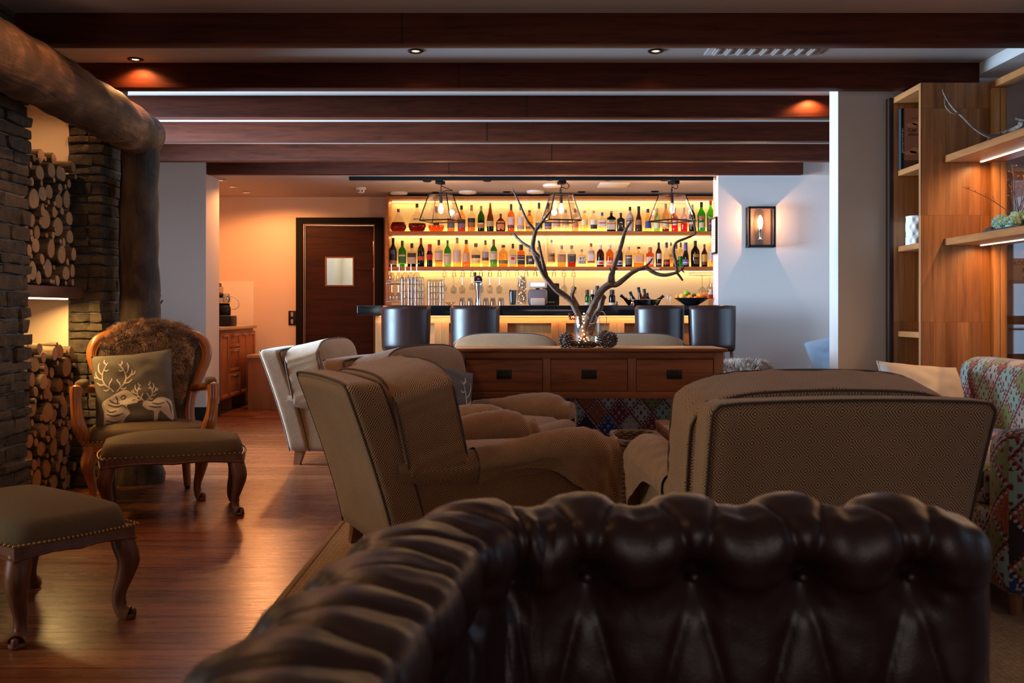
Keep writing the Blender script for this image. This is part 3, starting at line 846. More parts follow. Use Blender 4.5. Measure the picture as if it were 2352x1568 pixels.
for z, pw in ((zt_ - .034, 6.3), (S1 - .043, 5.2), (S2 - .043, 5.8)):
    MB().box(cx0 + .03, cx1 - .03, 11.606, 11.622, z - .006, z).build('led_strip', ledy, t, smooth=0)
    area('shelf_led_light', (xm, 11.60, z - .010), (R(-12), 0, 0), w_, .012, pw, YEL, 170)
for z, pw in ((S1 + .004, 4), (S2 + .004, 4)):
    MB().box(cx0 + .03, cx1 - .03, 11.606, 11.622, z - .006, z).build('led_strip', ledy, t, smooth=0)
    area('shelf_led_light', (xm, 11.612, z + .004), (R(180), 0, 0), w_, .012, pw, YEL, 170)

# bottles --------------------------------------------------------------
_g = {}
def bglass(col, refl=1.0):
    k = ('g',) + col
    if k not in _g: _g[k] = glassm('bottle_glass_%d' % len(_g), col, refl)
    return _g[k]
def bpaint(col, rough=.45):
    k = ('p',) + col
    if k not in _g: _g[k] = plain('bottle_paint_%d' % len(_g), col, rough)
    return _g[k]
SH = {
 'std': [(.94, 0), (1, .02), (1, .60), (.92, .66), (.55, .735), (.34, .78), (.30, .86), (.30, 1)],
 'wine': [(.94, 0), (1, .02), (1, .55), (.90, .64), (.55, .73), (.34, .80), (.31, .9), (.31, 1)],
 'hock': [(.94, 0), (1, .02), (1, .38), (.88, .50), (.55, .70), (.34, .86), (.30, .93), (.30, 1)],
 'sq': [(.94, 0), (1, .02), (1, .64), (.95, .69), (.55, .75), (.32, .79), (.30, .86), (.30, 1)],
 'low': [(.94, 0), (1, .02), (1, .58), (.93, .68), (.6, .76), (.40, .80), (.36, .86), (.36, 1)],
 'dec': [(.55, 0), (.85, .04), (1, .18), (.96, .28), (.66, .48), (.36, .66), (.18, .78), (.16, .86), (.16, 1)],
 'oval': [(.6, 0), (.9, .05), (1, .22), (.85, .36), (.45, .52), (.2, .62), (.16, .72), (.16, 1)],
 'flask': [(.7, 0), (.97, .04), (1, .10), (1, .45), (.88, .58), (.5, .70), (.24, .76), (.22, .84), (.22, 1)],
 'waist': [(.92, 0), (.96, .02), (.90, .22), (.88, .35), (1, .52), (.95, .60), (.5, .74), (.32, .80), (.30, 1)],
 'bell': [(.94, 0), (1, .02), (1, .10), (.78, .48), (.66, .56), (.42, .70), (.36, .78), (.34, 1)],
}
def rad_at(prof, z):
    for (r0, z0), (r1, z1) in zip(prof, prof[1:]):
        if z0 <= z <= z1: return r0 + (r1 - r0) * (z - z0) / max(1e-6, z1 - z0)
    return prof[-1][0]
CL = (.93, .92, .86)
def bottle(x, zb, hpx, wpx, shape, glass, liquid, fill, cap, capz, labels, desc, Y=11.44, group=None, text=None, zfill=True):
    s = Y / F; H = hpx * s; W = wpx * s / 2
    prof = [(r * W, z * H) for r, z in SH[shape]]
    t = thing('bottle', desc, 'bottle', (px(x, Y), Y, zb), random.uniform(-.2, .2) if shape not in ('sq', 'flask') else 0, group)
    sy = .62 if shape in ('dec', 'oval', 'flask') else 1
    mats = []
    # body split at the fill line
    zf = fill * H * capz
    lo = [(r, z) for r, z in prof if z < zf] + [(rad_at(prof, zf), zf)]
    hi = [(rad_at(prof, zf), zf)] + [(r, z) for r, z in prof if z > zf and z < capz * H] + [(rad_at(prof, capz * H), capz * H)]
    def ring(p, n=18):
        mb = MB(); vs = []; fs = []
        for r, z in p:
            sq = shape == 'sq' and z < .66 * H
            for k in range(n):
                a = 2 * PI * (k + .5) / n; c, q = math.cos(a), math.sin(a)
                f = 1 / (abs(c) ** 7 + abs(q) ** 7) ** (1 / 7) if sq else 1
                vs.append((r * c * f, r * q * f * sy, z))
        for i in range(len(p) - 1):
            for k in range(n): fs.append((i * n + k, i * n + (k + 1) % n, (i + 1) * n + (k + 1) % n, (i + 1) * n + k))
        fs.append(tuple(reversed(range(n)))); fs.append(tuple((len(p) - 1) * n + k for k in range(n)))
        return mb.add(vs, fs)
    opaque = len(glass) == 4
    gm = bpaint(glass[:3], .25) if opaque else bglass(glass)
    if zf > .01 and not opaque:
        ring(hi).build('glass', gm, t, smooth=50)
        ring(lo).build('liquid', bglass(liquid), t, smooth=50)
    else:
        ring([(r, z) for r, z in prof if z < capz * H] + [(rad_at(prof, capz * H), capz * H)]).build('glass', gm, t, smooth=50)
    # cap
    rc = rad_at(prof, min(.99 * H, capz * H)) * 1.12
    if cap:
        MB().lathe([(rc * .98, capz * H), (rc, capz * H + .004), (rc, H - .004), (rc * .9, H)], 14).build('cap', bpaint(cap, .35), t)
    for li_, L in enumerate(labels):
        za, zc, col = L[0], L[1], L[2]
        hw = L[3] if len(L) > 3 else 1.0
        mb = MB(); vs = []; fs = []; n = 10
        for zz in (za, (za + zc) / 2, zc):
            r = rad_at(prof, zz * H) * (1.015 + .014 * li_) + .0006
            for k in range(n + 1):
                a = -PI / 2 + (k / n - .5) * R(150) * hw
                c, q = math.cos(a), math.sin(a)
                f = 1 / (abs(c) ** 7 + abs(q) ** 7) ** (1 / 7) if (shape == 'sq' and zz < .66) else 1
                vs.append((r * c * f, r * q * f * sy, zz * H))
        for i in range(2):
            for k in range(n): fs.append((i * (n + 1) + k, i * (n + 1) + k + 1, (i + 1) * (n + 1) + k + 1, (i + 1) * (n + 1) + k))
        mb.add(vs, fs).build('label', bpaint(col, .55), t, smooth=60)
    if text:
        for (body, zz, sz, col) in text:
            r = rad_at(prof, zz * H) * 1.05 * sy + .0022
            text_mesh('lettering', body, sz * s, (0, -r, zz * H), (R(90), 0, 0), bpaint(col), t, ext=.0003)
    return t
Wt = (.62, .50, .42); Bk = (.012, .010, .010); Rd = (.45, .02, .02); Gd = (.45, .24, .06); Cr = (.62, .50, .36); Bl = (.03, .06, .28)
AM = (.85, .38, .08); AL = (.95, .62, .25); YL = (.96, .82, .45); RA = (.30, .05, .015); GR = (.12, .55, .08); DG = (.02, .10, .03); BR = (.22, .07, .02)
Nv = (.012, .015, .03, 1)
TOP = [
 (915, 52, 37, 'dec', CL, RA, .48, (.25, .12, .06), .86, [], 'bell shaped decanter of dark red cognac, leftmost on the upper bar shelf'),
 (958, 64, 41, 'dec', CL, RA, .34, (.10, .07, .05), .86, [(.40, .47, (.5, .4, .3), .35)], 'large wide cognac decanter with a black stopper, low red fill'),
 (1002, 58, 37, 'oval', CL, (.75, .25, .05), .32, (.4, .3, .22), .74, [(.24, .36, Bk, .3)], 'round squat amber decanter seen below the left pendant lamp'),
 (1036, 60, 17, 'std', CL, AM, .6, (.35, .18, .1), .84, [(.14, .34, (.12, .16, .22)), (.34, .44, (.3, .1, .05))], 'slim amber bottle with grey blue label at the right edge of the left pendant'),
 (1060, 60, 18, 'std', (.95, .7, .4), (.55, .12, .03), .5, Bk, .84, [(.14, .30, (.25, .15, .22)), (.30, .46, (.03, .02, .04))], 'reddish cognac bottle with black and mauve label and black cap'),
 (1083, 61, 17, 'std', CL, AM, .36, (.50, .20, .08), .78, [(.16, .34, (.3, .12, .05)), (.34, .50, Bk)], 'clear bottle with a black badge label and copper capsule'),
 (1105, 59, 16, 'wine', (.10, .32, .05), DG, .5, (.55, .32, .1), .80, [(.13, .28, (.5, .18, .04)), (.28, .33, (.75, .6, .3), .8)], 'dark green bottle with small orange label and gold capsule'),
 (1126, 66, 16, 'hock', (.38, .17, .03), (.10, .05, .02), .3, (.55, .3, .15), .93, [(.18, .36, (.50, .36, .2))], 'tall brown flute bottle with a cream oval label, tallest of its neighbours'),
 (1150, 41, 22, 'flask', (.42, .13, .03), BR, .6, (.08, .03, .02), .80, [(.15, .58, (.65, .22, .06), .65)], 'squat brown flask with an orange shield label'),
 (1174, 63, 16, 'std', (.9, .45, .15), (.75, .22, .05), .6, (.10, .04, .04), .78, [(.24, .52, (.66, .50, .45), .75), (.12, .22, (.12, .05, .05))], 'copper coloured whisky bottle with a white oval label'),
 (1196, 63, 16, 'std', CL, (.9, .75, .6), .3, (.12, .07, .06), .78, [(.24, .52, (.70, .55, .5), .75), (.08, .22, (.45, .35, .35))], 'clear bottle with a white oval label, right of the copper whisky bottle'),
 (1216, 49, 17, 'low', (.95, .78, .35), (.9, .6, .2), .5, (.22, .10, .06), .88, [(.12, .24, (.20, .07, .04)), (.74, .84, (.5, .08, .06), .8)], 'short golden bottle with a wide brown cap behind the branch'),
 (1238, 66, 16, 'std', CL, CL, 0, (.03, .03, .05), .80, [(.12, .30, (.04, .05, .10)), (.06, .11, (.4, .4, .4))], 'tall clear bottle with dark blue label between two forks of the branch'),
 (1259, 66, 16, 'std', CL, CL, 0, (.05, .05, .08), .80, [(.16, .30, (.05, .08, .30)), (.07, .15, (.45, .12, .12))], 'clear bottle with blue and red label at the left edge of the middle pendant'),
 (1279, 50, 16, 'low', CL, CL, 0, (.5, .4, .35), .86, [(.22, .58, (.60, .38, .32))], 'clear bottle with a pinkish label seen through the middle pendant, left one'),
 (1299, 50, 16, 'low', CL, CL, 0, (.45, .4, .35), .86, [(.28, .50, (.50, .30, .24))], 'clear bottle with a brown pink band seen through the middle pendant, right one'),
 (1321, 53, 15, 'std', CL, (.9, .6, .45), .3, (.35, .12, .08), .84, [(.18, .44, (.62, .22, .12))], 'clear bottle with an orange red label right of the middle pendant'),
 (1342, 48, 17, 'low', (.96, .90, .68), (.96, .86, .55), .6, (.55, .5, .45), .90, [(.30, .56, (.80, .72, .45), .8)], 'frosted pale yellow bottle with a silver cap'),
 (1363, 48, 17, 'low', CL, CL, 0, (.5, .48, .45), .90, [(.22, .56, (.75, .72, .68), .9), (.12, .32, (.02, .02, .03), .8)], 'clear bottle with a black and white label and silver cap'),
 (1383, 44, 16, 'sq', CL, CL, 0, (.02, .10, .35), .82, [(.26, .58, (.62, .68, .72), .8), (.40, .48, (.55, .10, .10), .7)], 'clear square bottle with a blue cap and a pale diamond label'),
 (1404, 47, 20, 'sq', (.02, .04, .02), (.02, .03, .02), .5, (.30, .22, .12), .90, [(.08, .56, (.55, .50, .45), .75), (.34, .42, (.60, .16, .03), .75), (.46, .56, (.15, .22, .08), .4)], 'dark green square liqueur bottle with an orange banded label'),
 (1426, 43, 17, 'sq', (.01, .01, .01, 1), CL, 0, Bk, .86, [(.44, .50, (.4, .36, .32), .25)], 'matt black squared bottle with tiny grey lettering'),
 (1447, 57, 17, 'std', (.55, .45, .42, 1), CL, 0, Bk, .84, [(.40, .46, (.06, .04, .04), .8)], 'opaque white bottle with a black cap behind the upright branch'),
 (1467, 58, 17, 'bell', (.030, .015, .010, 1), CL, 0, Bk, .84, [(.26, .46, (.30, .14, .09), .8)], 'dark brown cream liqueur bottle with a pictorial label'),
 (1488, 52, 17, 'bell', (.96, .88, .55), (.96, .85, .45), .5, (.03, .04, .15), .84, [(.14, .46, (.03, .06, .36), .9)], 'pale yellow bottle with a royal blue label and dark cap'),
 (1509, 54, 14, 'wine', (.50, .78, .22), (.45, .70, .2), .5, (.35, .33, .32), .88, [(.12, .40, (.62, .70, .5))], 'light green slim bottle at the left edge of the right pendant'),
 (1529, 64, 16, 'wine', (.85, .65, .45), (.25, .12, .08), .12, (.4, .3, .28), .82, [(.16, .42, (.62, .50, .38))], 'tall beige labelled bottle seen through the right pendant'),
 (1550, 54, 16, 'waist', (.95, .55, .5), (.85, .04, .04), .75, (.35, .30, .28), .84, [(.26, .46, (.65, .55, .5), .6)], 'bright red bitter bottle below the bulb of the right pendant'),
 (1571, 55, 15, 'std', (.95, .7, .65), (.80, .03, .05), .42, (.4, .35, .33), .82, [(.42, .54, (.15, .12, .2), .8)], 'clear bottle half full of red liqueur behind the twig tip'),
 (1590, 62, 15, 'wine', (.03, .14, .04), (.02, .08, .03), .5, (.45, .42, .40), .80, [(.26, .46, (.5, .42, .4), .9), (.18, .24, (.3, .05, .05), .7)], 'dark green vermouth bottle with silver capsule'),
 (1611, 68, 19, 'waist', (.12, .62, .08), (.10, .5, .06), .5, Bk, .82, [(.12, .30, (.60, .5, .42), .55), (.40, .52, (.45, .10, .08), .5)], 'bright green vermouth bottle with black cap and white label'),
 (1632, 71, 18, 'waist', (.25, .72, .12), (.05, .10, .04), .5, (.55, .05, .05), .86, [(.03, .44, (.03, .02, .02)), (.30, .44, (.40, .30, .3), .5), (.22, .28, (.4, .1, .05), .6)], 'green bottle with a red capsule, last on the right of the upper shelf'),
]
LOW = [
 (903, 66, 17, 'wine', Nv, CL, 0, Bk, .80, [(.05, .22, (.50, .25, .16)), (.44, .58, (.10, .12, .2), .5)], 'black port bottle with a terracotta foot label, leftmost on the lower shelf'),
 (924, 60, 18, 'std', (.10, .50, .06), (.08, .42, .05), .5, (.03, .03, .03), .80, [(.18, .50, (.04, .16, .04), .9), (.40, .45, (.7, .65, .5), .7)], 'vivid green liqueur bottle, second on the lower shelf'),
 (946, 54, 19, 'sq', CL, (.05, .03, .03), .3, Bk, .80, [(.14, .58, (.03, .025, .03)), (.14, .40, (.50, .40, .36), .8)], 'clear bottle with a black label showing a white peak'),
 (967, 66, 16, 'wine', (.12, .12, .03), (.03, .03, .02), .5, (.45, .03, .03), .80, [(.22, .36, (.50, .08, .04), .8)], 'olive black wine bottle with red capsule and slanting red label'),
 (987, 52, 14, 'waist', (.03, .01, .01), (.02, .01, .01), .5, (.45, .02, .03), .70, [(.30, .54, (.50, .01, .02))], 'small dark bottle with a bright red label and long red cap'),
 (1008, 62, 17, 'std', CL, (.95, .60, .28), .30, (.06, .04, .03), .80, [(.22, .60, Wt), (.20, .23, (.08, .03, .02))], 'amber whiskey bottle with a tall white label'),
 (1028, 61, 16, 'std', (.12, .55, .08), (.30, .62, .08), .2, (.08, .07, .06), .88, [(.10, .50, (.58, .50, .42))], 'green whisky bottle with a cream label, right of the amber one'),
 (1050, 67, 18, 'wine', CL, (.96, .68, .35), .22, (.50, .30, .20), .80, [(.17, .56, (.62, .48, .44))], 'tall clear whisky bottle with pale pink label and copper capsule'),
 (1071, 62, 19, 'bell', (.95, .65, .35), (.90, .35, .12), .30, (.05, .03, .03), .84, [(.18, .50, (.60, .38, .28), .9)], 'orange amber bell shaped whisky bottle with salmon label'),
 (1093, 54, 20, 'low', CL, (.96, .78, .38), .28, (.10, .07, .05), .84, [(.36, .50, (.05, .05, .06)), (.16, .30, (.80, .62, .3), .9)], 'broad pale gold bottle with a dark band across its middle'),
 (1115, 61, 15, 'std', CL, (.96, .72, .35), .22, (.16, .04, .05), .82, [(.23, .34, (.12, .04, .05)), (.34, .56, (.35, .28, .3))], 'whisky bottle with a grey picture label and maroon cap'),
 (1134, 63, 16, 'std', (.10, .38, .06), (.25, .5, .08), .3, (.22, .05, .04), .78, [(.26, .56, (.58, .50, .36)), (.18, .26, (.06, .16, .05))], 'green whiskey bottle with cream label and dark red capsule'),
 (1156, 50, 21, 'low', (.96, .70, .38), (.92, .40, .14), .25, (.05, .04, .03), .88, [(.14, .30, (.14, .16, .05), 1.05)], 'rounded amber bourbon bottle with an olive band near its foot'),
 (1178, 53, 16, 'sq', CL, AL, .14, Bk, .80, [(.10, .52, Wt), (.30, .42, (.45, .03, .03), .35)], 'square bourbon bottle with a white label and red seal'),
 (1197, 51, 17, 'sq', (.9, .45, .15), (.85, .35, .10), .5, Bk, .76, [(.10, .52, (.02, .018, .018)), (.30, .34, (.5, .45, .4), .6)], 'square amber whiskey bottle with a black label'),
 (1218, 41, 19, 'low', CL, AL, .10, (.3, .2, .15), .84, [(.12, .62, (.04, .03, .03)), (.30, .44, (.5, .42, .36), .3)], 'short wide bottle with a black label behind the branch'),
 (1237, 46, 14, 'std', CL, (.9, .5, .3), .3, Bk, .84, [(.18, .50, (.5, .3, .26)), (.18, .28, (.10, .03, .03))], 'small clear bottle just left of the steel panel joint'),
 (1266.5, 62, 16, 'std', CL, CL, 0, (.40, .33, .28), .90, [(.18, .50, (.36, .17, .07)), (.38, .44, (.06, .03, .02), .6)], 'tall clear bottle with a brown label, right of the steel panel joint'),
 (1290, 49, 18.5, 'sq', CL, (.93, .50, .16), .22, (.38, .22, .16), .84, [(.20, .58, (.42, .20, .10), .9)], 'square bottle with brown label and orange liquor, cork stopper'),
 (1313, 49, 18.5, 'sq', CL, (.50, .08, .05), .26, (.28, .14, .10), .84, [(.22, .58, (.05, .045, .05), .95)], 'square bottle with black label over dark red liquor'),
 (1336, 40, 18, 'sq', CL, CL, 0, (.45, .24, .14), .86, [(.16, .58, (.66, .60, .54), .9)], 'short square bottle with large black letters on white'),
 (1357.6, 54, 16, 'sq', CL, (.93, .92, .8), .3, (.45, .02, .03), .85, [(.26, .70, (.68, .56, .52), .9), (.17, .24, (.40, .06, .04), .8)], 'square clear gin bottle with a red cap and white label'),
 (1379, 50, 17, 'low', (.20, .01, .01), (.12, .01, .01), .5, (.66, .62, .58), .82, [(.08, .28, (.66, .58, .54)), (.12, .22, (.6, .02, .03), .4), (.76, .82, (.5, .02, .02), 1)], 'dark cherry red liqueur bottle with a white cap'),
 (1400.5, 50, 17, 'low', (.85, .40, .05), (.7, .25, .03), .5, (.66, .62, .58), .82, [(.08, .28, (.60, .50, .46)), (.12, .20, (.55, .2, .03), .4), (.76, .82, (.55, .2, .02), 1)], 'orange liqueur bottle with a white cap'),
 (1422.6, 50, 16, 'low', (.02, .04, .22), (.01, .02, .10), .5, (.66, .62, .58), .82, [(.08, .28, (.50, .48, .5)), (.12, .20, (.02, .04, .25), .4), (.76, .82, (.02, .05, .30), 1)], 'dark blue liqueur bottle with a white cap behind the upright branch'),
 (1444, 46, 16, 'low', CL, (.06, .05, .05), .3, (.40, .36, .33), .86, [(.10, .58, (.09, .08, .09), .95), (.42, .48, (.5, .46, .4), .7)], 'clear bottle with charcoal label and grey stopper right of the upright branch'),
 (1467, 46, 23, 'sq', (.96, .88, .75), (.95, .40, .16), .22, Bk, .90, [(.22, .56, (.62, .34, .22), .75)], 'wide square almond liqueur bottle with a broad black cap'),
 (1493, 45, 17, 'sq', (.85, .30, .08), (.75, .22, .05), .5, (.50, .14, .04), .76, [(.12, .50, (.66, .50, .44), .7)], 'square amber orange bottle with an orange cap'),
 (1513, 56, 14, 'wine', (.20, .08, .03), (.12, .04, .02), .5, Bk, .80, [(.32, .54, (.62, .55, .5), .7), (.06, .14, (.3, .22, .16), .8)], 'brown sherry bottle with a white diamond label'),
 (1531, 56, 16, 'bell', CL, (.12, .02, .02), .2, (.04, .03, .04), .78, [(.06, .30, (.08, .01, .015)), (.12, .20, (.6, .04, .05), .9)], 'clear liqueur bottle with a slanting red and black label'),
 (1541, 57, 12, 'std', CL, (.85, .6, .4), .4, (.30, .12, .08), .86, [(.40, .52, (.5, .4, .35), .8)], 'slim clear bottle half hidden behind the red and black labelled one', 11.55),
 (1553, 52, 14, 'bell', CL, (.12, .02, .03), .2, (.10, .06, .08), .80, [(.06, .30, (.05, .012, .02)), (.14, .20, (.5, .2, .25), .9)], 'clear liqueur bottle with a maroon label behind the drooping twig'),
 (1563.5, 57, 11, 'std', CL, (.04, .42, .12), .55, (.03, .03, .03), .80, [], 'narrow bottle of green mint liqueur', 11.53),
 (1575, 56, 16, 'bell', (.03, .015, .05), (.02, .01, .03), .5, (.10, .09, .30), .66, [(.06, .30, (.12, .10, .34)), (.14, .19, (.6, .55, .6), .8)], 'dark liqueur bottle with a violet label and capsule'),
 (1597, 60, 20, 'wine', (.015, .02, .012), (.01, .01, .01), .5, Bk, .80, [(.36, .48, (.30, .16, .03), .6), (.10, .30, (.10, .05, .02), .5)], 'broad black wine bottle with a gold brown emblem'),
 (1618, 52, 14, 'wine', (.22, .07, .02), (.10, .03, .01), .5, (.10, .04, .03), .84, [(.22, .54, (.62, .32, .04)), (.08, .20, (.15, .02, .02))], 'brown coffee liqueur bottle with a yellow label'),
 (1634, 73, 13, 'std', CL, AL, .25, (.4, .33, .3), .90, [(.2, .5, (.6, .46, .4))], 'clear bottle with a beige label beside the framed notice, right end of lower shelf'),
]
TXT = {1336: [('KY', .46, 9, (.02, .02, .02)), ('RO', .25, 9, (.02, .02, .02))],
       1447: [('MALIBU', .50, 4.5, (.03, .02, .02))],
       1134: [('JAMESON', .50, 3.6, (.1, .05, .03))],
       1178: [('JIM BEAM', .48, 3.3, (.15, .03, .03))],
       1197: [('JACK DANIELS', .45, 2.4, (.6, .55, .5))],
       1028: [('LAPHROAIG', .42, 3.0, (.08, .06, .05))],
       1008: [('BUSHMILLS', .54, 3.2, (.1, .05, .04))],
       924: [('CANEY', .42, 4.6, (.75, .7, .5))],
       1357.6: [('BEEFEATER', .62, 3.0, (.5, .05, .05))],
       1509: [('OASIS', .26, 4.2, (.15, .3, .1))],
       1383: [('VODKA', .44, 3.6, (.8, .7, .7))],
       1488: [('OLIVE', .24, 3.4, (.7, .7, .8))],
       1313: [('WHISKY', .52, 3.6, (.6, .55, .5))],
       1290: [('VASO', .52, 4.0, (.15, .06, .03))],
       1426: [('BROKERS', .36, 2.4, (.45, .4, .36))],
       1467: [],
       }
del TXT[1383]; del TXT[1488]; del TXT[1509]; del TXT[1426]
for rowi, (rows, zs, gp) in enumerate(((TOP, S1, 'bottles on the upper bar shelf'), (LOW, S2, 'bottles on the lower bar shelf'))):
    for b in rows:
        x, hp, wp, sh, g, lq, fl, cap, cz, lab, desc = b[:11]
        Yb = b[11] if len(b) > 11 else 11.44
        bottle(x, zs + .001, hp, wp, sh, g, lq, fl, cap, cz, lab, desc, Yb, gp, TXT.get(x) if rowi or x == 1447 else None)

# price rail on lower shelf edge
o = MB().bbox(px(1489, CY), px(1515, CY), CY - .006, CY, S2 - .034, S2 - .006, .002).build('price_tag', plain('tag_pink', (.6, .45, .42), .5)); tag(o, 'small pale shelf tag on the edge of the lower bottle shelf', 'label')

# hanging glass hooks and stemmed glasses
def wineglass(x, Y, ztop, h, rb, lab, grp, up=False, M_=None):
    """upside-down glass hanging by its foot at ztop (or standing when up)"""
    t = thing('wine_glass', lab, 'glass', (px(x, Y), Y, ztop), 0, grp)
    if up: sgn = 1
    else: sgn = -1
    f = MB().lathe([(rb * .9, 0), (rb * .85, sgn * .003), (.006, sgn * .008)], 18, capb=True, capt=False); f.build('foot', M_ or M['glassx'], t)
    MB().lathe([(.005, sgn * .006), (.004, sgn * h * .3), (.005, sgn * h * .5)], 8).build('stem', M_ or M['glassx'], t)
    MB().lathe([(.006, sgn * h * .5), (rb * .6, sgn * h * .55), (rb, sgn * h * .70), (rb * .95, sgn * h * .85), (rb * .8, sgn * h)], 20, capb=False, capt=False).build('bowl', M_ or M['glassx'], t)
    return t
hooks = [1020, 1042, 1062, 1084, 1104, 1125, 1147, 1167, 1188, 1209, 1230, 1273, 1296, 1318]
ords = ['first', 'second', 'third', 'fourth', 'fifth', 'sixth', 'seventh', 'eighth', 'ninth', 'tenth', 'eleventh', 'twelfth', 'thirteenth', 'fourteenth']
HY = 11.36
for k, hx in enumerate(hooks):
    mb = MB(); x0 = px(hx, HY); z0h = S2 - .04
    for yy in (HY + .02, HY + .16):
        mb.tube([(x0 - .019, yy, z0h - .068), (x0 - .013, yy, z0h - .012), (x0 - .007, yy, z0h - .001), (x0 + .007, yy, z0h - .001), (x0 + .013, yy, z0h - .012), (x0 + .019, yy, z0h - .068)], .0022, 5)
    for s in (-1, 1): mb.tube([(x0 + s * .019, HY + .02, z0h - .068), (x0 + s * .019, HY + .16, z0h - .068)], .0022, 5)
    o = mb.build('glass_hanger', M['bronze'])
    tag(o, 'wire glass hanger under the lower shelf, %s from the left' % ords[k], 'hanger', 'wire glass hangers')
    if hx in (1020, 1042, 1062, 1084, 1104, 1125, 1147, 1296, 1318):
        wineglass(hx, HY + .09, z0h - .066, {1020: .17, 1084: .16, 1104: .19}.get(hx, .20), .036, 'stemmed glass hanging upside down from the %s wire hanger' % ords[k], 'glasses hanging under the lower shelf')
# glass rack at the right end
o = MB()
gz = S2 - .045; GY = 11.38
for q in range(9):
    xx = px(1582 + q * 7.5, GY); o.tube([(xx, GY, gz), (xx, GY, gz - .055), (xx, GY + .2, gz - .055)], .0025, 5)
for zz in (0, -.02, -.038, -.055): o.tube([(px(1582, GY), GY, gz + zz), (px(1642, GY), GY, gz + zz)], .0025, 5)
tag(o.build('glass_rack', M['steel']), 'chrome wire glass rack under the right end of the lower shelf', 'rack')
wineglass(1613, GY + .05, gz - .055, .24, .045, 'large balloon glass hanging from the chrome rack, left one', 'glasses on the chrome rack')
wineglass(1630, GY + .05, gz - .055, .20, .038, 'stemmed glass hanging from the chrome rack, right one', 'glasses on the chrome rack')

# counter things ------------------------------------------------------
KY = 10.22
def ctop(x, Y=KY): return (px(x, Y), Y, CT)
ks = KY / F
# stacked beer glasses
def beer_stack(x, n, hp, wpx, lab, grp, Y=KY):
    mb = None
    for j in range(n):
        t = thing('beer_glass', lab, 'glass', (px(x, Y), Y, CT + j * hp * ks / n * .98), 0, grp)
        h = hp * ks / n * 1.10; r = wpx * ks / 2
        MB().lathe([(r, 0), (r * .98, h * .3), (r * .93, h * .62), (r * .90, h * .8), (r * .84, h * .98), (r * .5, h), (r * .001, h)], 18, capb=False, capt=False).build('bowl', M['glassx'], t)
        if j == 0: MB().lathe([(.005, 0), (.005, .012)], 5, (0, -r * .99 - .002, h * .3)).build('star_mark', bpaint((.5, .02, .02)), t)
for k, (x, Y) in enumerate(((926, KY), (941, KY - .06), (957, KY - .06), (968, KY + .02), (948, KY + .08))):
    beer_stack(x, 4, 65, 15, 'tall beer glass nested upside down in the big cluster, stack %s from the left' % ('one', 'two', 'four', 'five', 'three')[k], 'stacked beer glasses, big cluster', Y)
for k, (x, Y) in enumerate(((988, KY), (1001, KY + .05), (1014, KY))):
    beer_stack(x, 4, 59, 14.5, 'beer glass nested upside down in the smaller cluster, %s stack' % ('left', 'middle', 'right')[k], 'stacked beer glasses, small cluster', Y)
# wine glasses on the wire tower at far left
tw = MB()
for zz in (.155, .035): tw.bbox(px(887, KY), px(925 if zz > .1 else 922, KY), KY, KY + .18, CT + zz + (.065 if zz > .1 else 0), CT + zz + (.075 if zz > .1 else .008), .003)
tw.bbox(px(889, KY), px(966, KY), KY + .02, KY + .16, CT + .252, CT + .258, .002)
for xx in (889, 922): tw.tube([(px(xx, KY), KY + .02, CT), (px(xx, KY), KY + .02, CT + .255)], .004, 6)
for xx in (960,): tw.tube([(px(xx, KY), KY + .15, CT), (px(xx, KY), KY + .15, CT + .255)], .004, 6)
tag(tw.build('glass_tower', M['steel']), 'small chrome tiered tray holding glasses at the left end of the bar', 'tray')
for k, xx in enumerate((899, 917, 931, 944, 957)):
    wineglass(xx, KY + .06, CT + .435, .18, .036, 'stem glass upside down on the top tier of the tray, %s from the left' % ords[k], 'glasses on the top tier of the chrome tray')
for k, xx in enumerate((900, 915)):
    wineglass(xx, KY + .06, CT + .22, .17, .034, 'stem glass upside down on the lower tier of the tray, %s one' % ('left', 'right')[k], 'glasses on the lower tier of the chrome tray')
# tumblers
for k, xx in enumerate((1062, 1080, 1098, 1116, 1132, 1151)):
    Y = KY + (.03 if k == 4 else 0); r = 7.2 * ks; h = 18 * ks
    t = thing('tumbler', 'small upturned tumbler on the bar, %s from the left in the row by the tap' % ords[k], 'glass', (px(xx, Y), Y, CT), 0, 'upturned tumblers by the tap')
    MB().lathe([(r, 0), (r * .98, h * .4), (r * .84, h * .96), (r * .78, h), (r * .001, h)], 18, capb=False, capt=False).lathe([(r * .9, .001), (r * .86, h * .4), (r * .6, h * .86), (r * .001, h * .88)], 18, capb=False, capt=False).build('bowl', M['glassx'], t)
o = MB().lathe([(.012, 0), (.02, .004), (.055, .028), (.06, .034)], 20, ctop(1034), capt=False).build('glass_dish', M['glassx']); tag(o, 'shallow clear glass dish between beer glasses and tumblers', 'dish')
# beer tap
t = thing('beer_tap', 'chrome beer tap with a round red star badge', 'beer tap', ctop(1099, KY - .05))
MB().lathe([(.020, 0), (.020, .05), (.022, .08), (.040, .20), (.046, .25), (.040, .262), (.001, .264)], 24).build('column', M['chrome'], t)
MB().tube([(0, -.045, .262), (0, .02, .262)], .042, 24).build('badge_rim', M['chrome'], t)
MB().tube([(0, -.049, .262), (0, -.044, .262)], .036, 24).build('badge', M['blackm'], t)
st = []
for q in range(10):
    a = PI / 2 + q * PI / 5; rr = .018 if q % 2 == 0 else .008
    st.append((rr * math.cos(a), rr * math.sin(a)))
MB().prism(st, 0, .002, M=Matrix.Translation((0, -.0495, .268)) @ Matrix.Rotation(R(90), 4, 'X')).build('star', bpaint((.6, .02, .02)), t, smooth=0)
MB().box(-.028, .028, -.051, -.049, .240, .246).build('badge_text', bpaint((.7, .7, .7)), t, smooth=0)
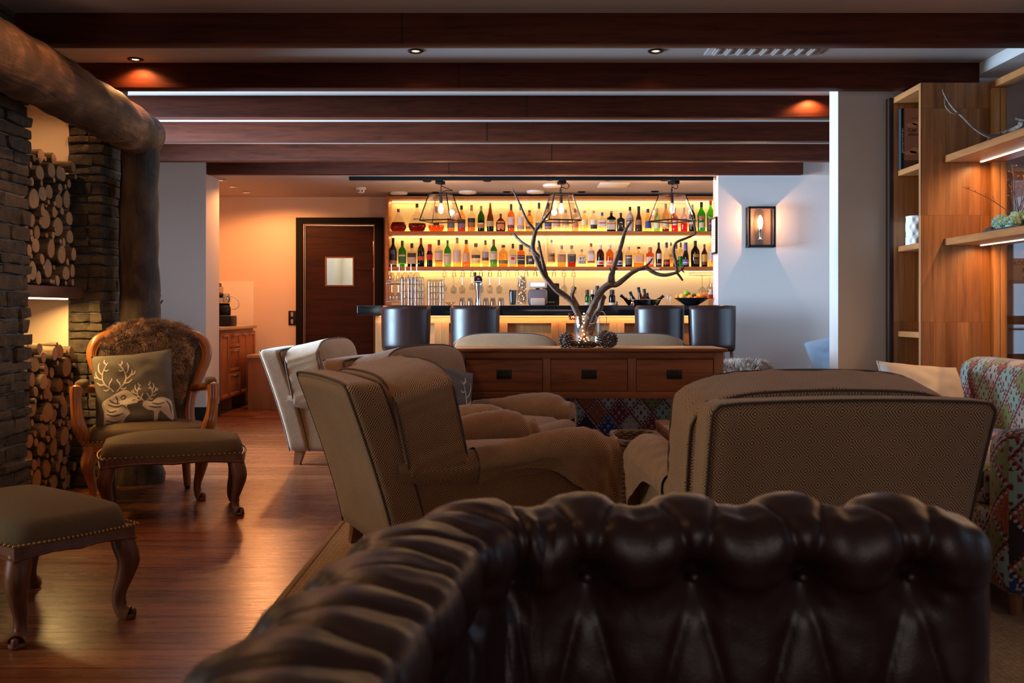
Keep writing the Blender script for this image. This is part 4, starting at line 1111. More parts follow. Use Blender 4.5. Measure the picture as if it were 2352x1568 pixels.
MB().lathe([(.010, .20), (.012, .30), (.012, .335), (.008, .34)], 12, (-.034, .02, 0)).build('handle', M['black'], t)
# straws in a glass
t = thing('straw_holder', 'clear glass full of black straws on the bar', 'holder', ctop(1178))
MB().lathe([(.036, 0), (.040, .004), (.043, .14)], 20, capt=False).build('glass', M['glass'], t)
sm = MB()
for q in range(40):
    a = random.random() * 2 * PI; rr = .033 * math.sqrt(random.random())
    sm.tube([(rr * math.cos(a) * .8, rr * math.sin(a) * .8, .006), (rr * math.cos(a) * 1.1, rr * math.sin(a) * 1.1, .148 + random.random() * .014)], .0033, 5)
sm.build('straws', M['black'], t); t.children[-1]['kind'] = 'stuff'
# tall glass cylinder with fairy lights
fairy = emitm('fairy_light_glow', (1.0, .62, .30), 14)
def fairy_fill(t, r, h, n, z0=.01, rs=1.0):
    wire = []
    for q in range(n * 4):
        a = q * 1.9 + random.random(); rr = r * (.3 + .6 * random.random()); wire.append((rr * math.cos(a), rr * math.sin(a), z0 + (h - z0) * q / (n * 4)))
    MB().tube(wire, .0014, 4).build('wire', M['bronze'], t)
    for q in range(n):
        p = wire[q * 4 + 1]
        MB().rbox(p, (.0045 * rs,) * 3, .0045 * rs, 3).build('bulb', fairy, t)
t = thing('light_vase', 'tall glass cylinder of twigs and fairy lights on the bar', 'vase', ctop(1199))
MB().lathe([(.048, 0), (.050, .004), (.051, .32)], 28, capt=False).build('glass', M['glass'], t)
tw = MB()
for q in range(90):
    a = random.random() * 2 * PI; b_ = a + random.uniform(-1.5, 1.5); rr = .044
    zz = random.random() * .24
    tw.tube([(rr * math.cos(a), rr * math.sin(a), zz + .01), (rr * math.cos(b_) * .6, rr * math.sin(b_) * .6, zz + random.uniform(.03, .09))], .0028, 4)
tw.build('twigs', plain('dry_twigs', (.18, .11, .09), .8), t); t.children[-1]['kind'] = 'stuff'
fairy_fill(t, .046, .31, 16, .02)
point('vase_glow', (px(1199, KY), KY - .02, CT + .15), .25, WARM, .02)
# till printer and register
t = thing('till_printer', 'grey till printer with a lit display on the bar', 'till', ctop(1235))
MB().bbox(-.10, .10, -.02, .20, 0, .17, .03).build('housing', plain('till_grey', (.16, .12, .13), .35), t)
MB().bbox(-.072, .072, -.05, .02, .0, .075, .008).build('paper_tray', plain('till_pale', (.55, .36, .28), .4), t)
MB().bbox(-.095, .095, -.045, -.015, .175, .245, .010, M=Matrix.Rotation(R(-6), 4, 'X')).build('display_case', plain('till_pale', (.55, .36, .28), .4), t)
MB().bbox(-.072, .072, -.050, -.044, .192, .230, .002, M=Matrix.Rotation(R(-6), 4, 'X')).build('screen', emitm('till_screen', (.72, .70, 1.0), 1.6), t)
MB().bbox(-.02, .02, .0, .03, .15, .19, .004).build('stalk', M['black'], t)
t = thing('cash_register', 'tall black cash register beside the till printer', 'till', ctop(1266, KY + .24))
MB().bbox(-.085, .085, -.02, .22, 0, .235, .012).build('body', M['black'], t)
MB().bbox(-.075, .065, -.06, -.01, 0, .05, .006).build('terminal', M['black'], t)
for q, c in enumerate(((.6, .1, .08), (.7, .6, .2), (.1, .5, .2), (.7, .7, .7))):
    MB().bbox(-.045 + q * .02, -.032 + q * .02, -.066, -.060, .030, .038, .001).build('key', bpaint(c), t)
# open wine bottles standing behind the counter
for k, (xx, hh, ww, g, cap, lab) in enumerate(((1349, 36, 11, (.10, .45, .06), Bk, 'bright green wine bottle with pourer behind the branches'),
                                     (1361, 36, 11, (.05, .02, .02), (.6, .45, .4), 'dark wine bottle with a pale neck label, next to the green one'),
                                     (1372, 45, 12, (.02, .02, .02), Bk, 'tallest dark bottle right behind the thick branch'),
                                     (1406, 36, 15, (.09, .05, .02), Bk, 'brown wine bottle with a beige foot label, right of the branches'))):
    bottle(xx, CT, hh, ww, 'wine', g, g, .5, cap, .70 if k != 1 else .72, [(.02, .18, (.6, .45, .38))] if k in (0, 3) else [], lab, KY, 'open bottles on the bar')
o = MB().lathe([(.012, 0), (.016, .01), (.008, .02), (.012, .032), (.004, .048)], 12, ctop(1417)).build('bottle_stopper', M['chrome']); tag(o, 'small chrome stopper right of the brown wine bottle', 'stopper')
o = MB().lathe([(.016, 0), (.02, .02), (.010, .035), (.014, .045), (.003, .066)], 12, ctop(1453, KY - .1)).build('bottle_stopper', M['chrome']); tag(o, 'chrome stopper in front of the wine cooler', 'stopper')
# wine cooler
t = thing('wine_cooler', 'wide steel wine cooler bowl on the bar', 'wine cooler', ctop(1478, KY + .05))
MB().lathe([(.10, 0), (.13, .01), (.165, .055), (.172, .058), (.168, .060), (.155, .055), (.12, .02)], 32, capt=False).build('bowl', M['chrome'], t)
MB().lathe([(.17, .056), (.178, .060), (.17, .063)], 32, capb=False, capt=False).build('rim', M['steel'], t)
for k, (xx, yy, zz, ax, ln, c, lab) in enumerate(((1450, 694, 0, -52, .14, (.03, .03, .03), 'bottle neck leaning far left in the cooler'), (1458, 692, 0, -22, .13, (.02, .02, .02), 'fat black neck second from left in the cooler'),
                                        (1474, 690, 0, -12, .17, (.30, .15, .03), 'tall amber neck in the cooler'), (1483, 690, 0, -6, .15, (.30, .12, .03), 'amber neck right of the tallest one in the cooler'),
                                        (1490, 690, 0, -10, .11, (.06, .06, .02), 'short olive neck in the cooler'), (1504, 692, 0, 48, .12, (.03, .05, .03), 'bottle neck leaning right in the cooler'))):
    t = thing('cooling_bottle', lab, 'bottle', (px(xx, KY + .04), KY + .04, CT + .020), 0, 'bottles in the wine cooler')
    t.rotation_euler = (0, R(ax), 0)
    MB().lathe([(.036, -.0), (.034, .03), (.015, ln * .62), (.014, ln * .75)], 14).build('glass', bglass(c), t)
    MB().lathe([(.0155, ln * .70), (.0155, ln * .94), (.018, ln * .95), (.018, ln), (.008, ln + .002)], 14).build('stopper', M['black'], t)
for k, xx in enumerate((1533, 1540)):
    o = MB().lathe([(.009, 0), (.011, .02), (.011, .10), (.009, .11)], 12, (px(xx, KY), KY, CT + .012)).lathe([(.011, 0), (.011, .012)], 10, ctop(xx)).build('test_tube_glass', M['glass']); tag(o, 'slim clear vial between cooler and fruit bowl, %s one' % ('left', 'right')[k], 'vial')
# fruit bowl
t = thing('fruit_bowl', 'flared black bowl of citrus fruit at the right end of the bar', 'bowl', ctop(1588, KY - .05))
MB().lathe([(.065, 0), (.072, .004), (.176, .072), (.180, .076), (.172, .076), (.07, .014), (.001, .012)], 36, capb=True, capt=False).build('bowl', plain('glossy_black', (.008, .008, .01), .08), t)
bc = ctop(1588, KY - .05)
orange = plain('orange_peel', (.85, .24, .02), .45, bump=.35, bscale=220); lemon = plain('pale_orange_peel', (.85, .38, .06), .45, bump=.3, bscale=220)
lime = plain('lime_peel', (.22, .42, .02), .4, bump=.3, bscale=220); dlime = plain('dark_lime_peel', (.08, .14, .02), .4)
fr = [(1555.5, 682, 5.5, orange, 'orange', 'small orange at the left rim of the fruit bowl'), (1567, 681, 7.5, lemon, 'orange', 'yellowish orange second from left in the bowl'),
      (1576, 673, 6.5, lime, 'lime', 'bright green lime on top of the fruit pile'), (1581, 675, 5.5, dlime, 'lime', 'dark lime behind the bright green one'),
      (1584, 684, 7.5, orange, 'orange', 'orange in the middle of the bowl below the limes'), (1594, 678, 5.2, dlime, 'lime', 'dark green lime right of centre'),
      (1597, 686, 6, orange, 'orange', 'small orange sunk low in the bowl'), (1608, 680, 8, orange, 'orange', 'large orange right of centre in the bowl'),
      (1618, 679, 8, orange, 'orange', 'rightmost large orange in the bowl')]
for k, (xx, yy, rr, mt, cat, lab) in enumerate(fr):
    Y = KY - .05 + (.05 if k in (2, 3, 5, 8) else -.03 if k in (1, 4, 6) else 0)
    r = rr * ks
    z = max(pz(yy, Y), CT + .03 + r * .6)
    o = MB().lathe([(.001, -r), (r * .5, -r * .87), (r * .87, -r * .5), (r, 0), (r * .87, r * .5), (r * .5, r * .87), (r * .08, r * .985), (.001, r * .96)], 20, (px(xx, Y), Y, z), capb=False, capt=False).build(cat, mt)
    tag(o, lab, cat, 'fruit in the black bowl')
bottle(1633, CT, 50, 12, 'std', CL, (.9, .7, .6), .3, (.6, .5, .45), .86, [(.42, .74, (.65, .6, .58)), (.30, .5, (.6, .03, .04), .9)], 'clear bottle with a red and white label beside the fruit bowl', KY + .12, None)

# stools -------------------------------------------------------------
def stool(x, lab, rz=0):
    Y = 9.50
    t = thing('bar_stool', lab, 'bar stool', (px(x, Y), Y, 0), R(rz), 'bar stools')
    zb_, zt2 = pz(803, Y), pz(702, Y)
    hw = 58 * Y / F
    def f(side):
        def g(u, v):
            z = zb_ + (zt2 - zb_) * v
            wv = hw * (0.94 + .06 * v ** .6)
            x_ = (u * 2 - 1) * wv
            d = .115 * (x_ / hw) ** 2
            e = 1 - abs(2 * v - 1) ** 14
            th = .030 * (e ** .5) * (1 - abs(u * 2 - 1) ** 16) ** .5
            return (x_, -.02 + d + (th if side else -th) - .006 * (1 - v), z + (.006 * (1 - (u * 2 - 1) ** 2)) * v)
        return g
    mb = MB().grid(f(0), 28, 20).grid(f(1), 28, 20, flip=True)
    mb.build('backrest', M['stooll'], t, smooth=180)
    MB().bbox(-hw * .92, hw * .92, .04, .36, .68, .76, .03, 4).build('seat', M['stooll'], t)
    for sx in (-1, 1):
        for yy in (.08, .33):
            MB().tube([(sx * hw * .8, yy, .68), (sx * hw * .9, yy + (.02 if yy > .2 else -.02), 0)], [.02, .014], 8).build('leg', M['legw'], t)
    MB().tube([(-hw * .84, .04, .28), (hw * .84, .04, .28)], .010, 8).build('footrest', M['steel'], t)
stool(930, 'dark brown leather bar stool, leftmost at the bar')
stool(1090, 'dark brown leather bar stool left of the branch vase')
stool(1518, 'dark brown leather bar stool behind the right end of the console table')
stool(1643, 'dark brown leather bar stool partly hidden by the white wall end', 8)
# =================================================================== stone, logs, left side
def stonem():
    m, nt, out = newmat('stacked_slate_stone'); T = NT(nt)
    v = T.coords('Object')
    at = T.n('ShaderNodeAttribute'); at.attribute_name = 'tint'
    base = T.ramp(at.outputs['Fac'], [(0.0, (.020, .019, .021)), (.35, (.048, .043, .041)), (.6, (.095, .074, .055)), (.8, (.028, .027, .031)), (1.0, (.075, .056, .034))])
    n = T.noise(v, 22, 6, .65); n2 = T.noise(v, 5, 4, .6); n3 = T.noise(v, 90, 3, .6)
    c = T.mix(T.ramp(n, [(.35, (0, 0, 0)), (.7, (1, 1, 1))]), base, T.mix(.45, base, (.20, .14, .07)))
    c = T.mix(T.ramp(n2, [(.55, (0, 0, 0)), (.72, (.7, .7, .7))]), c, (.05, .035, .025))
    h = T.math('ADD', n, T.math('MULTIPLY', n3, .35))
    bsdf(T, out, c, .82, 0, .25, T.bump(h, .9, .012)); return m
M['stone'] = stonem()
M['mortar'] = plain('grey_mortar', (.20, .18, .17), .95, bump=.6, bscale=90)

def stone(mb, x0, x1, y0, y1, z0, z1, rnd):
    """one rough split stone: a gridded block with wavering faces"""
    c = ((x0 + x1) / 2, (y0 + y1) / 2, (z0 + z1) / 2); h = ((x1 - x0) / 2, (y1 - y0) / 2, (z1 - z0) / 2)
    o = rnd.random() * 50
    def fn(p):
        k = Vector((p.x * 14 + o, p.y * 14, p.z * 18 + o))
        return p + Vector((noise.noise(k), noise.noise(k + Vector((7, 3, 1))), noise.noise(k + Vector((1, 9, 5))) * .7)) * .011
    mb.rbox(c, h, .007, 5, fn=fn, tint=rnd.random())

def stone_pillar(name, lab, x0, x1, y0, y1, z1, seed, faces='xy'):
    rnd = random.Random(seed)
    t = thing(name, lab, 'stone pillar', (0, 0, 0))
    MB().box(x0, x1 - .03, y0 + (.03 if 'y' in faces else 0), y1 - .03, 0, z1).build('mortar', M['mortar'], t, smooth=0)
    mb = MB(); z = 0.0; row = 0
    while z < z1 - .02:
        h = min(rnd.uniform(.045, .085), z1 - z)
        # +X face
        y = y0
        while y < y1 - .01:
            L = rnd.uniform(.13, .34)
            if y1 - (y + L) < .08: L = y1 - y
            stone(mb, x1 - .09, x1 - rnd.uniform(-.006, .022), y + .003, y + L - .004, z + .004, z + h - .004, rnd)
            y += L
        if 'y' in faces or 'Y' in faces:
            x = x1 - rnd.uniform(.06, .10)
            while x > x0 + .01:
                L = rnd.uniform(.10, .26)
                if x - L < x0 + .06: L = x - x0
                if 'y' in faces: stone(mb, x - L + .003, x - .004, y0 - rnd.uniform(-.012, .012), y0 + .07, z + .004, z + h - .004, rnd)
                if 'Y' in faces: stone(mb, x - L + .003, x - .004, y1 - .07, y1 + rnd.uniform(-.012, .012), z + .004, z + h - .004, rnd)
                x -= L
        z += h; row += 1
    mb.build('stones', M['stone'], t, smooth=55)
    return t
stone_pillar('stone_pillar', 'rough stacked stone pillar at the left edge of the photo, before the firewood niche', -3.15, -2.47, 4.35, 5.13, 2.58, 3, 'xY')
stone_pillar('stone_pillar', 'rough stacked stone pillar between the firewood niche and the log post', -2.70, -2.49, 6.06, 6.46, 2.58, 5, 'xy')
struct('wall_niche', MB().box(-3.20, -3.06, 5.0, 6.46, 0, 2.56).box(-3.06, -2.70, 6.06, 6.40, 0, 2.56), M['wall_warm'])
# dark niche shelf with bracket and led
t = thing('niche_shelf', 'dark brown shelf carrying the upper firewood stack', 'shelf', (0, 0, 0))
MB().bbox(-3.06, -2.60, 5.13, 6.055, 1.150, 1.217, .004).build('board', woodm('dark_shelf_wood', (.13, .045, .02), (.07, .022, .01), 'Y', 1, .45), t)
MB().box(-2.66, -2.63, 5.2, 5.90, 1.142, 1.15).build('led_strip', emitm('niche_led_glow', (1.0, .72, .36), 9), t, smooth=0)
MB().bbox(-2.90, -2.895, 5.70, 5.745, 1.06, 1.15, .001).bbox(-2.90, -2.80, 5.70, 5.745, 1.143, 1.149, .001).build('bracket', M['steel'], t)
area('niche_led_light', (-2.68, 5.58, 1.138), (0, R(-12), 0), .03, .66, 13, (1.0, .60, .20), 170)

barkm = None
def barkmat(name, c1, c2, sc_=1.0):
    m, nt, out = newmat(name); T = NT(nt)
    v = T.coords('Object', scale=(3, 30, 30)); n = T.noise(v, 2, 6, .7, .4)
    c = T.ramp(n, [(.35, c2), (.6, c1)])
    bsdf(T, out, c, .85, 0, .2, T.bump(n, .7, .008)); return m
M['bark'] = barkmat('firewood_bark', (.17, .115, .07), (.05, .032, .02))
def endgrain():
    m, nt, out = newmat('cut_end_grain'); T = NT(nt)
    tc = T.n('ShaderNodeTexCoord'); sp = T.n('ShaderNodeSeparateXYZ'); T.l(tc.outputs['Object'], sp.inputs[0])
    cb = T.n('ShaderNodeCombineXYZ'); T.l(sp.outputs[1], cb.inputs[0]); T.l(sp.outputs[2], cb.inputs[1])
    ln = T.n('ShaderNodeVectorMath', operation='LENGTH'); T.l(cb.outputs[0], ln.inputs[0])
    nz = T.noise(tc.outputs['Object'], 12, 3)
    rg = T.math('SINE', T.math('MULTIPLY', T.math('ADD', ln.outputs[1], T.math('MULTIPLY', nz, .01)), 900.0))
    oi = T.n('ShaderNodeObjectInfo')
    base = T.ramp(oi.outputs['Random'], [(0, (.50, .27, .12)), (.5, (.60, .35, .17)), (1, (.42, .20, .085))])
    c = T.mix(T.math('MULTIPLY_ADD', rg, .12, .16), base, (.20, .09, .04))
    c = T.mix(T.ramp(nz, [(.5, (0, 0, 0)), (.8, (.5, .5, .5))]), c, (.25, .12, .06))
    bsdf(T, out, c, .8, 0, .2); return m
M['endgrain'] = endgrain()
def one_log(r, L, seed):
    rnd = random.Random(seed); n = 18; ph = rnd.random() * 9
    def rr(a, x): return r * (1 + .07 * math.sin(2 * a + ph) + .035 * math.sin(3 * a + ph * 2))
    mb = MB(); vs = []; fs = []
    secs = [(0, .90), (-.004, 1.0), (-L * .5, 1.02), (-L, 1.0)]
    for x, s in secs:
        for k in range(n):
            a = 2 * PI * k / n; vs.append((x, rr(a, x) * s * math.cos(a), rr(a, x) * s * math.sin(a)))
    for i in range(3):
        for k in range(n): fs.append((i * n + k, (i + 1) * n + k, (i + 1) * n + (k + 1) % n, i * n + (k + 1) % n))
    mb.add(vs, fs, 0)
    vs2 = [(0.0005, rr(2 * PI * k / n, 0) * .90 * math.cos(2 * PI * k / n), rr(2 * PI * k / n, 0) * .90 * math.sin(2 * PI * k / n)) for k in range(n)] + [(.001, 0, 0)]
    mb.add(vs2, [(k, (k + 1) % n, n) for k in range(n)], 1)
    mb.add([vs[3 * n + k] for k in range(n)], [tuple(reversed(range(n)))], 1)
    return mb
protos = []
for k, r in enumerate((.064, .055, .047, .040, .033, .027, .021, .016)):
    protos.append((r, [one_log(r, .33, 10 * k + q) for q in range(2)]))
proto_me = {}
def pack(y0, y1, z0, topf, seed, first=()):
    rnd = random.Random(seed); got = list(first)
    for k, (r, _) in enumerate(protos):
        tries = (140, 500, 900, 1500, 2600, 4000, 6000, 7000)[k]; lim = (2, 6, 13, 20, 26, 28, 34, 30)[k]; c = 0
        for _ in range(tries):
            y = rnd.uniform(y0 + r, y1 - r); z = rnd.uniform(z0 + r, topf(y) - r)
            if z < z0 + r: continue
            if all((y - a) ** 2 + (z - b) ** 2 > (r * 1.06 + q * 1.06) ** 2 for a, b, q, kk in got):
                got.append((y, z, r, k)); c += 1
                if c >= lim: break
    return got
def stack(y0, y1, z0, topf, seed, name_lab, grp, first=(), firstlab=()):
    rnd = random.Random(seed + 1)
    for i, (y, z, r, k) in enumerate(pack(y0, y1, z0, topf, seed, first)):
        q = rnd.randrange(2)
        if (k, q) not in proto_me:
            o = protos[k][1][q].build('firewood_log', [M['bark'], M['endgrain']], smooth=50); proto_me[(k, q)] = o.data
        else:
            o = bpy.data.objects.new('firewood_log', proto_me[(k, q)]); COL.objects.link(o)
        o.location = (-2.655 + rnd.uniform(-.03, .022), y, z)
        o.rotation_euler = (0, rnd.uniform(-.03, .03), rnd.uniform(-.05, .05))
        sz = ('thick', 'thick', 'medium', 'medium', 'medium', 'thin', 'thin', 'thin')[k]
        lab = firstlab[i] if i < len(firstlab) else '%s round firewood log %s' % (sz, name_lab)
        tag(o, lab, 'firewood log', grp if i < len(firstlab) else '%s %s' % (sz, grp))
stack(5.36, 6.03, 1.219, lambda y: 1.965 + .045 * math.sin(y * 19) + .02 * math.sin(y * 47), 21, 'in the upper stack on the niche shelf', 'logs in the upper firewood stack',
      ((5.70, 1.60, .064, 0),), ('biggest round log face in the middle of the upper firewood stack',))
stack(5.36, 6.03, .004, lambda y: .875 + .03 * math.sin(y * 23), 34, 'in the lower stack standing on the floor', 'logs in the lower firewood stack',
      ((5.92, .74, .064, 0),), ('large log face at the top right of the lower firewood stack',))

# peeled log beam and post
def logm(name, c1, c2, c3):
    m, nt, out = newmat(name); T = NT(nt)
    v = T.coords('Object', scale=(5, 1.3, 5)); n = T.noise(v, 1.5, 7, .62, .8)
    v2 = T.coords('Object', scale=(1, 1, 1)); n2 = T.noise(v2, 3.2, 4, .55, .5)
    v3 = T.coords('Object', scale=(26, 2, 26)); n3 = T.noise(v3, 1.6, 5, .7)
    c = T.ramp(n, [(.32, c2), (.52, c1), (.72, c3)])
    c = T.mix(T.ramp(n2, [(.46, (0, 0, 0)), (.60, (.85, .85, .85))]), c, tuple(x * .30 for x in c1))
    c = T.mix(T.ramp(n3, [(.34, (.9, .9, .9)), (.42, (0, 0, 0))]), c, tuple(x * .3 for x in c2))
    h = T.math('ADD', n, T.math('MULTIPLY', n3, .6))
    bsdf(T, out, c, .6, 0, .3, T.bump(h, .55, .012)); return m
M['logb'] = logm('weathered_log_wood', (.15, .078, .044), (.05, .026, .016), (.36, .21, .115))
PX, PY = -2.33, 6.24
def logtube(pts, rads, seg, seed):
    mb = MB(); mb.tube(pts, rads, seg, wob=.10); return mb
pp = spline([(-2.20, 3.2, 2.225), (-2.235, 4.0, 2.20), (-2.26, 4.7, 2.20), (-2.29, 5.4, 2.195), (-2.32, 6.0, 2.185), (-2.335, 6.27, 2.18), (-2.34, 6.37, 2.18), (-2.34, 6.42, 2.178), (-2.34, 6.43, 2.178)], 8)
nn = len(pp)
rr_ = []
for i, p in enumerate(pp):
    b = .152 - .016 * (p[1] - 3.2) / 3.2
    if p[1] > 6.28: b *= max(.05, math.sqrt(max(0, 1 - ((p[1] - 6.28) / .152) ** 2)))
    rr_.append(b)
o = MB().tube(pp, rr_, 40, wob=.13).build('log_beam', M['logb'], smooth=60); tag(o, 'thick weathered log beam running above the firewood niche', 'log beam')
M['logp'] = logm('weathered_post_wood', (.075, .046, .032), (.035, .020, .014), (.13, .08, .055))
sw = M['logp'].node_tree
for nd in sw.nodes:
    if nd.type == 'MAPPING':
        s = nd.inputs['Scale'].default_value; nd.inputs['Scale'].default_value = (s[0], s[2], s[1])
pts = [(PX + .008 * math.sin(z * 3), PY, z) for z in [i * .06 for i in range(36)]]
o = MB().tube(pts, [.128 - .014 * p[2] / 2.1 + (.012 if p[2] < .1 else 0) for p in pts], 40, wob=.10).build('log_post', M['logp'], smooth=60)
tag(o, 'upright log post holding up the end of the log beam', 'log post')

# little cabinet and driftwood far behind the post
t = thing('side_cabinet', 'small reddish cabinet behind the fur draped chair, against the far wall', 'cabinet', (px(375, 9.4), 9.4, 0))
MB().bbox(-.16, .17, -.16, .16, .03, pz(752, 9.3), .004).build('body', M['cherry'], t)
MB().bbox(-.17, .18, -.17, .17, pz(752, 9.3), pz(748, 9.3), .003).build('top', M['cherry'], t)
for sx in (-.14, .15):
    MB().box(sx - .02, sx + .02, -.14, -.10, 0, .03).build('foot', M['cherry'], t, smooth=0)
t = thing('driftwood_branch', 'dark gnarled driftwood piece showing right of the log post', 'driftwood', (px(352, 9.4), 9.4, pz(748, 9.3)))
mb = MB()
for pl in (((-.05, 0, .01), (-.03, 0, .10), (.0, .02, .13), (.06, 0, .20), (.09, 0, .24)), ((-.05, 0, .10), (-.06, 0, .20), (-.02, 0, .27), (.04, 0, .245), (.07, 0, .29)), ((-.03, 0, .25), (-.06, 0, .32), (-.01, .02, .34)), ((-.05, 0, 0), (.0, 0, .03), (.05, .02, .01))):
    q = spline(pl, 5); mb.tube(q, [.016 - .010 * i / len(q) for i in range(len(q))], 7, wob=.3)
mb.build('stem', plain('dark_driftwood', (.05, .025, .018), .8, bump=.5, bscale=80), t)
mb = MB()
for k in range(14):
    a = k * 2.4; mb.rbox((.0 + .02 * math.cos(a) - .01 + .004 * k * .5, .02 * math.sin(a), .018 + .004 * (k % 5)), (.016, .012, .008), .006, 3)
mb.build('bark_pieces', plain('dark_driftwood', (.05, .025, .018)), t)

# =================================================================== carved armchair, ottomans
def cab_leg(mb, x, y, h, ox, oy, s=1.0):
    """cabriole leg: swelling knee, slim ankle, curled toe; (ox, oy) points outward"""
    pts = [(x, y, h), (x + ox * .012, y + oy * .012, h * .88), (x + ox * .028, y + oy * .028, h * .70), (x + ox * .016, y + oy * .016, h * .50), (x - ox * .004, y - oy * .004, h * .30), (x - ox * .004, y - oy * .004, h * .17), (x + ox * .012, y + oy * .012, h * .085), (x + ox * .030, y + oy * .030, h * .05), (x + ox * .032, y + oy * .032, .018)]
    rad = [.036, .040, .038, .029, .022, .021, .026, .029, .017]
    q = spline([p + (r * s,) for p, r in zip(pts, rad)], 5)
    mb.tube([c[:3] for c in q], [c[3] for c in q], 14)
    mb.lathe([(.013, 0), (.015, .004), (.015, .018), (.010, .022)], 12, (x + ox * .030, y + oy * .030, 0), m=1)
    mb.rbox((x + ox * .045, y + oy * .045, h * .075), (.011, .011, .016), .01, 4)
    # raised fillet running down the outer edge
    fq = spline([(x + ox * .036, y + oy * .036, h * .9), (x + ox * .062, y + oy * .062, h * .70), (x + ox * .042, y + oy * .042, h * .50), (x + ox * .016, y + oy * .016, h * .30), (x + ox * .018, y + oy * .018, h * .17)], 5)
    mb.tube(fq, .006, 6)

def serp_apron(w, d, z, drop=.055):
    """wavy wooden rail around a w x d seat, in one strip"""
    mb = MB(); loop = []
    n = 14
    r = .05
    corners = [(-w / 2, -d / 2), (w / 2, -d / 2), (w / 2, d / 2), (-w / 2, d / 2)]
    for i in range(4):
        a = Vector(corners[i]); b = Vector(corners[(i + 1) % 4]); nrm = Vector(((b - a).y, -(b - a).x)).normalized()
        for k in range(n):
            t_ = k / n; p = a.lerp(b, t_)
            bow = .018 * math.sin(PI * t_)
            loop.append((p.x + nrm.x * bow, p.y + nrm.y * bow, math.sin(PI * t_) ** 2 * .5 + .5 * abs(math.sin(2 * PI * t_))))
    N = len(loop)
    vs = []; fs = []
    for (x, y, k) in loop:
        lo = z - drop + .020 * k
        s_ = 1 - .035 / max(.05, math.hypot(x, y)) * .8
        vs += [(x, y, z), (x * 1.004, y * 1.004, (z + lo) / 2), (x * 1.012, y * 1.012, lo + .006), (x, y, lo), (x * s_, y * s_, lo), (x * s_, y * s_, z)]
    for i in range(N):
        j = (i + 1) % N
        for q in range(6): fs.append((i * 6 + q, i * 6 + (q + 1) % 6, j * 6 + (q + 1) % 6, j * 6 + q))
    mb.add(vs, fs)
    mb.tube([(x * 1.012, y * 1.012, z - drop + .020 * k + .008) for x, y, k in loop], .005, 6, closed=True)
    return mb, loop

def nails(loop, z, off=1.006):
    mb = MB(); L = loop
    N = len(L)
    for i in range(0, N):
        for f in (0, .5):
            a = Vector(L[i][:2]).lerp(Vector(L[(i + 1) % N][:2]), f)
            mb.rbox((a.x * off, a.y * off, z), (.0055, .0055, .0055), .005, 3)
    return mb

def seat_pad(w, d, z, h, crown):
    mb = MB()
    def fn(u, v):
        # superellipse footprint, domed
        a = u * 2 * PI; rr = v
        n = 5.5; c, s = math.cos(a), math.sin(a)
        f = 1 / (abs(c) ** n + abs(s) ** n) ** (1 / n)
        if v <= .78:
            q = v / .78
            x = c * f * q * (w / 2 - .012); y = s * f * q * (d / 2 - .012)
            zz = z + h + crown * (1 - q ** 2.4)
        else:
            q = (v - .78) / .22
            x = c * f * (w / 2 - .012 + .016 * math.sin(q * PI / 1.6)); y = s * f * (d / 2 - .012 + .016 * math.sin(q * PI / 1.6))
            zz = z + h * (1 - q)
        return (x, y, zz)
    mb.grid(fn, 64, 18, cu=True)
    return mb

def ottoman(lab, loc, rz):
    t = thing('ottoman', lab, 'footstool', loc, rz, 'linen covered ottomans with curved legs')
    w, d = .69, .42; z = .325
    mb, loop = serp_apron(w, d, z, .05)
    mb.build('apron', M['carved_dim'], t)
    for sx in (-1, 1):
        for sy in (-1, 1):
            lg = MB(); k = .7071
            cab_leg(lg, sx * (w / 2 - .035), sy * (d / 2 - .035), .30, sx * k, sy * k)
            lg.build('leg', [M['carved_dim'], M['blackm']], t)
    pad = seat_pad(w + .01, d + .01, z - .005, .075, .045).build('cushion', M['olive'], t, smooth=180)
    nails([(x * 1.02, y * 1.02, k) for x, y, k in loop], z + .006).build('nail_trim', M['brass'], pad)
    return t
M['carved_dim'] = woodm('worn_walnut_wood', (.135, .046, .020), (.065, .021, .009), 'Z', .8, .42, spec=.3)
oc = Vector((-1.81, 5.32)); 
ottoman('olive linen ottoman with carved legs, pushed against the fur draped chair', (oc.x, oc.y, 0), R(19))
n2 = Vector((-1.735, 3.515))
ottoman('olive linen ottoman at the left edge of the photo, nearest the camera', (-1.725, 3.535, 0), R(52.5 + 90 - .0))

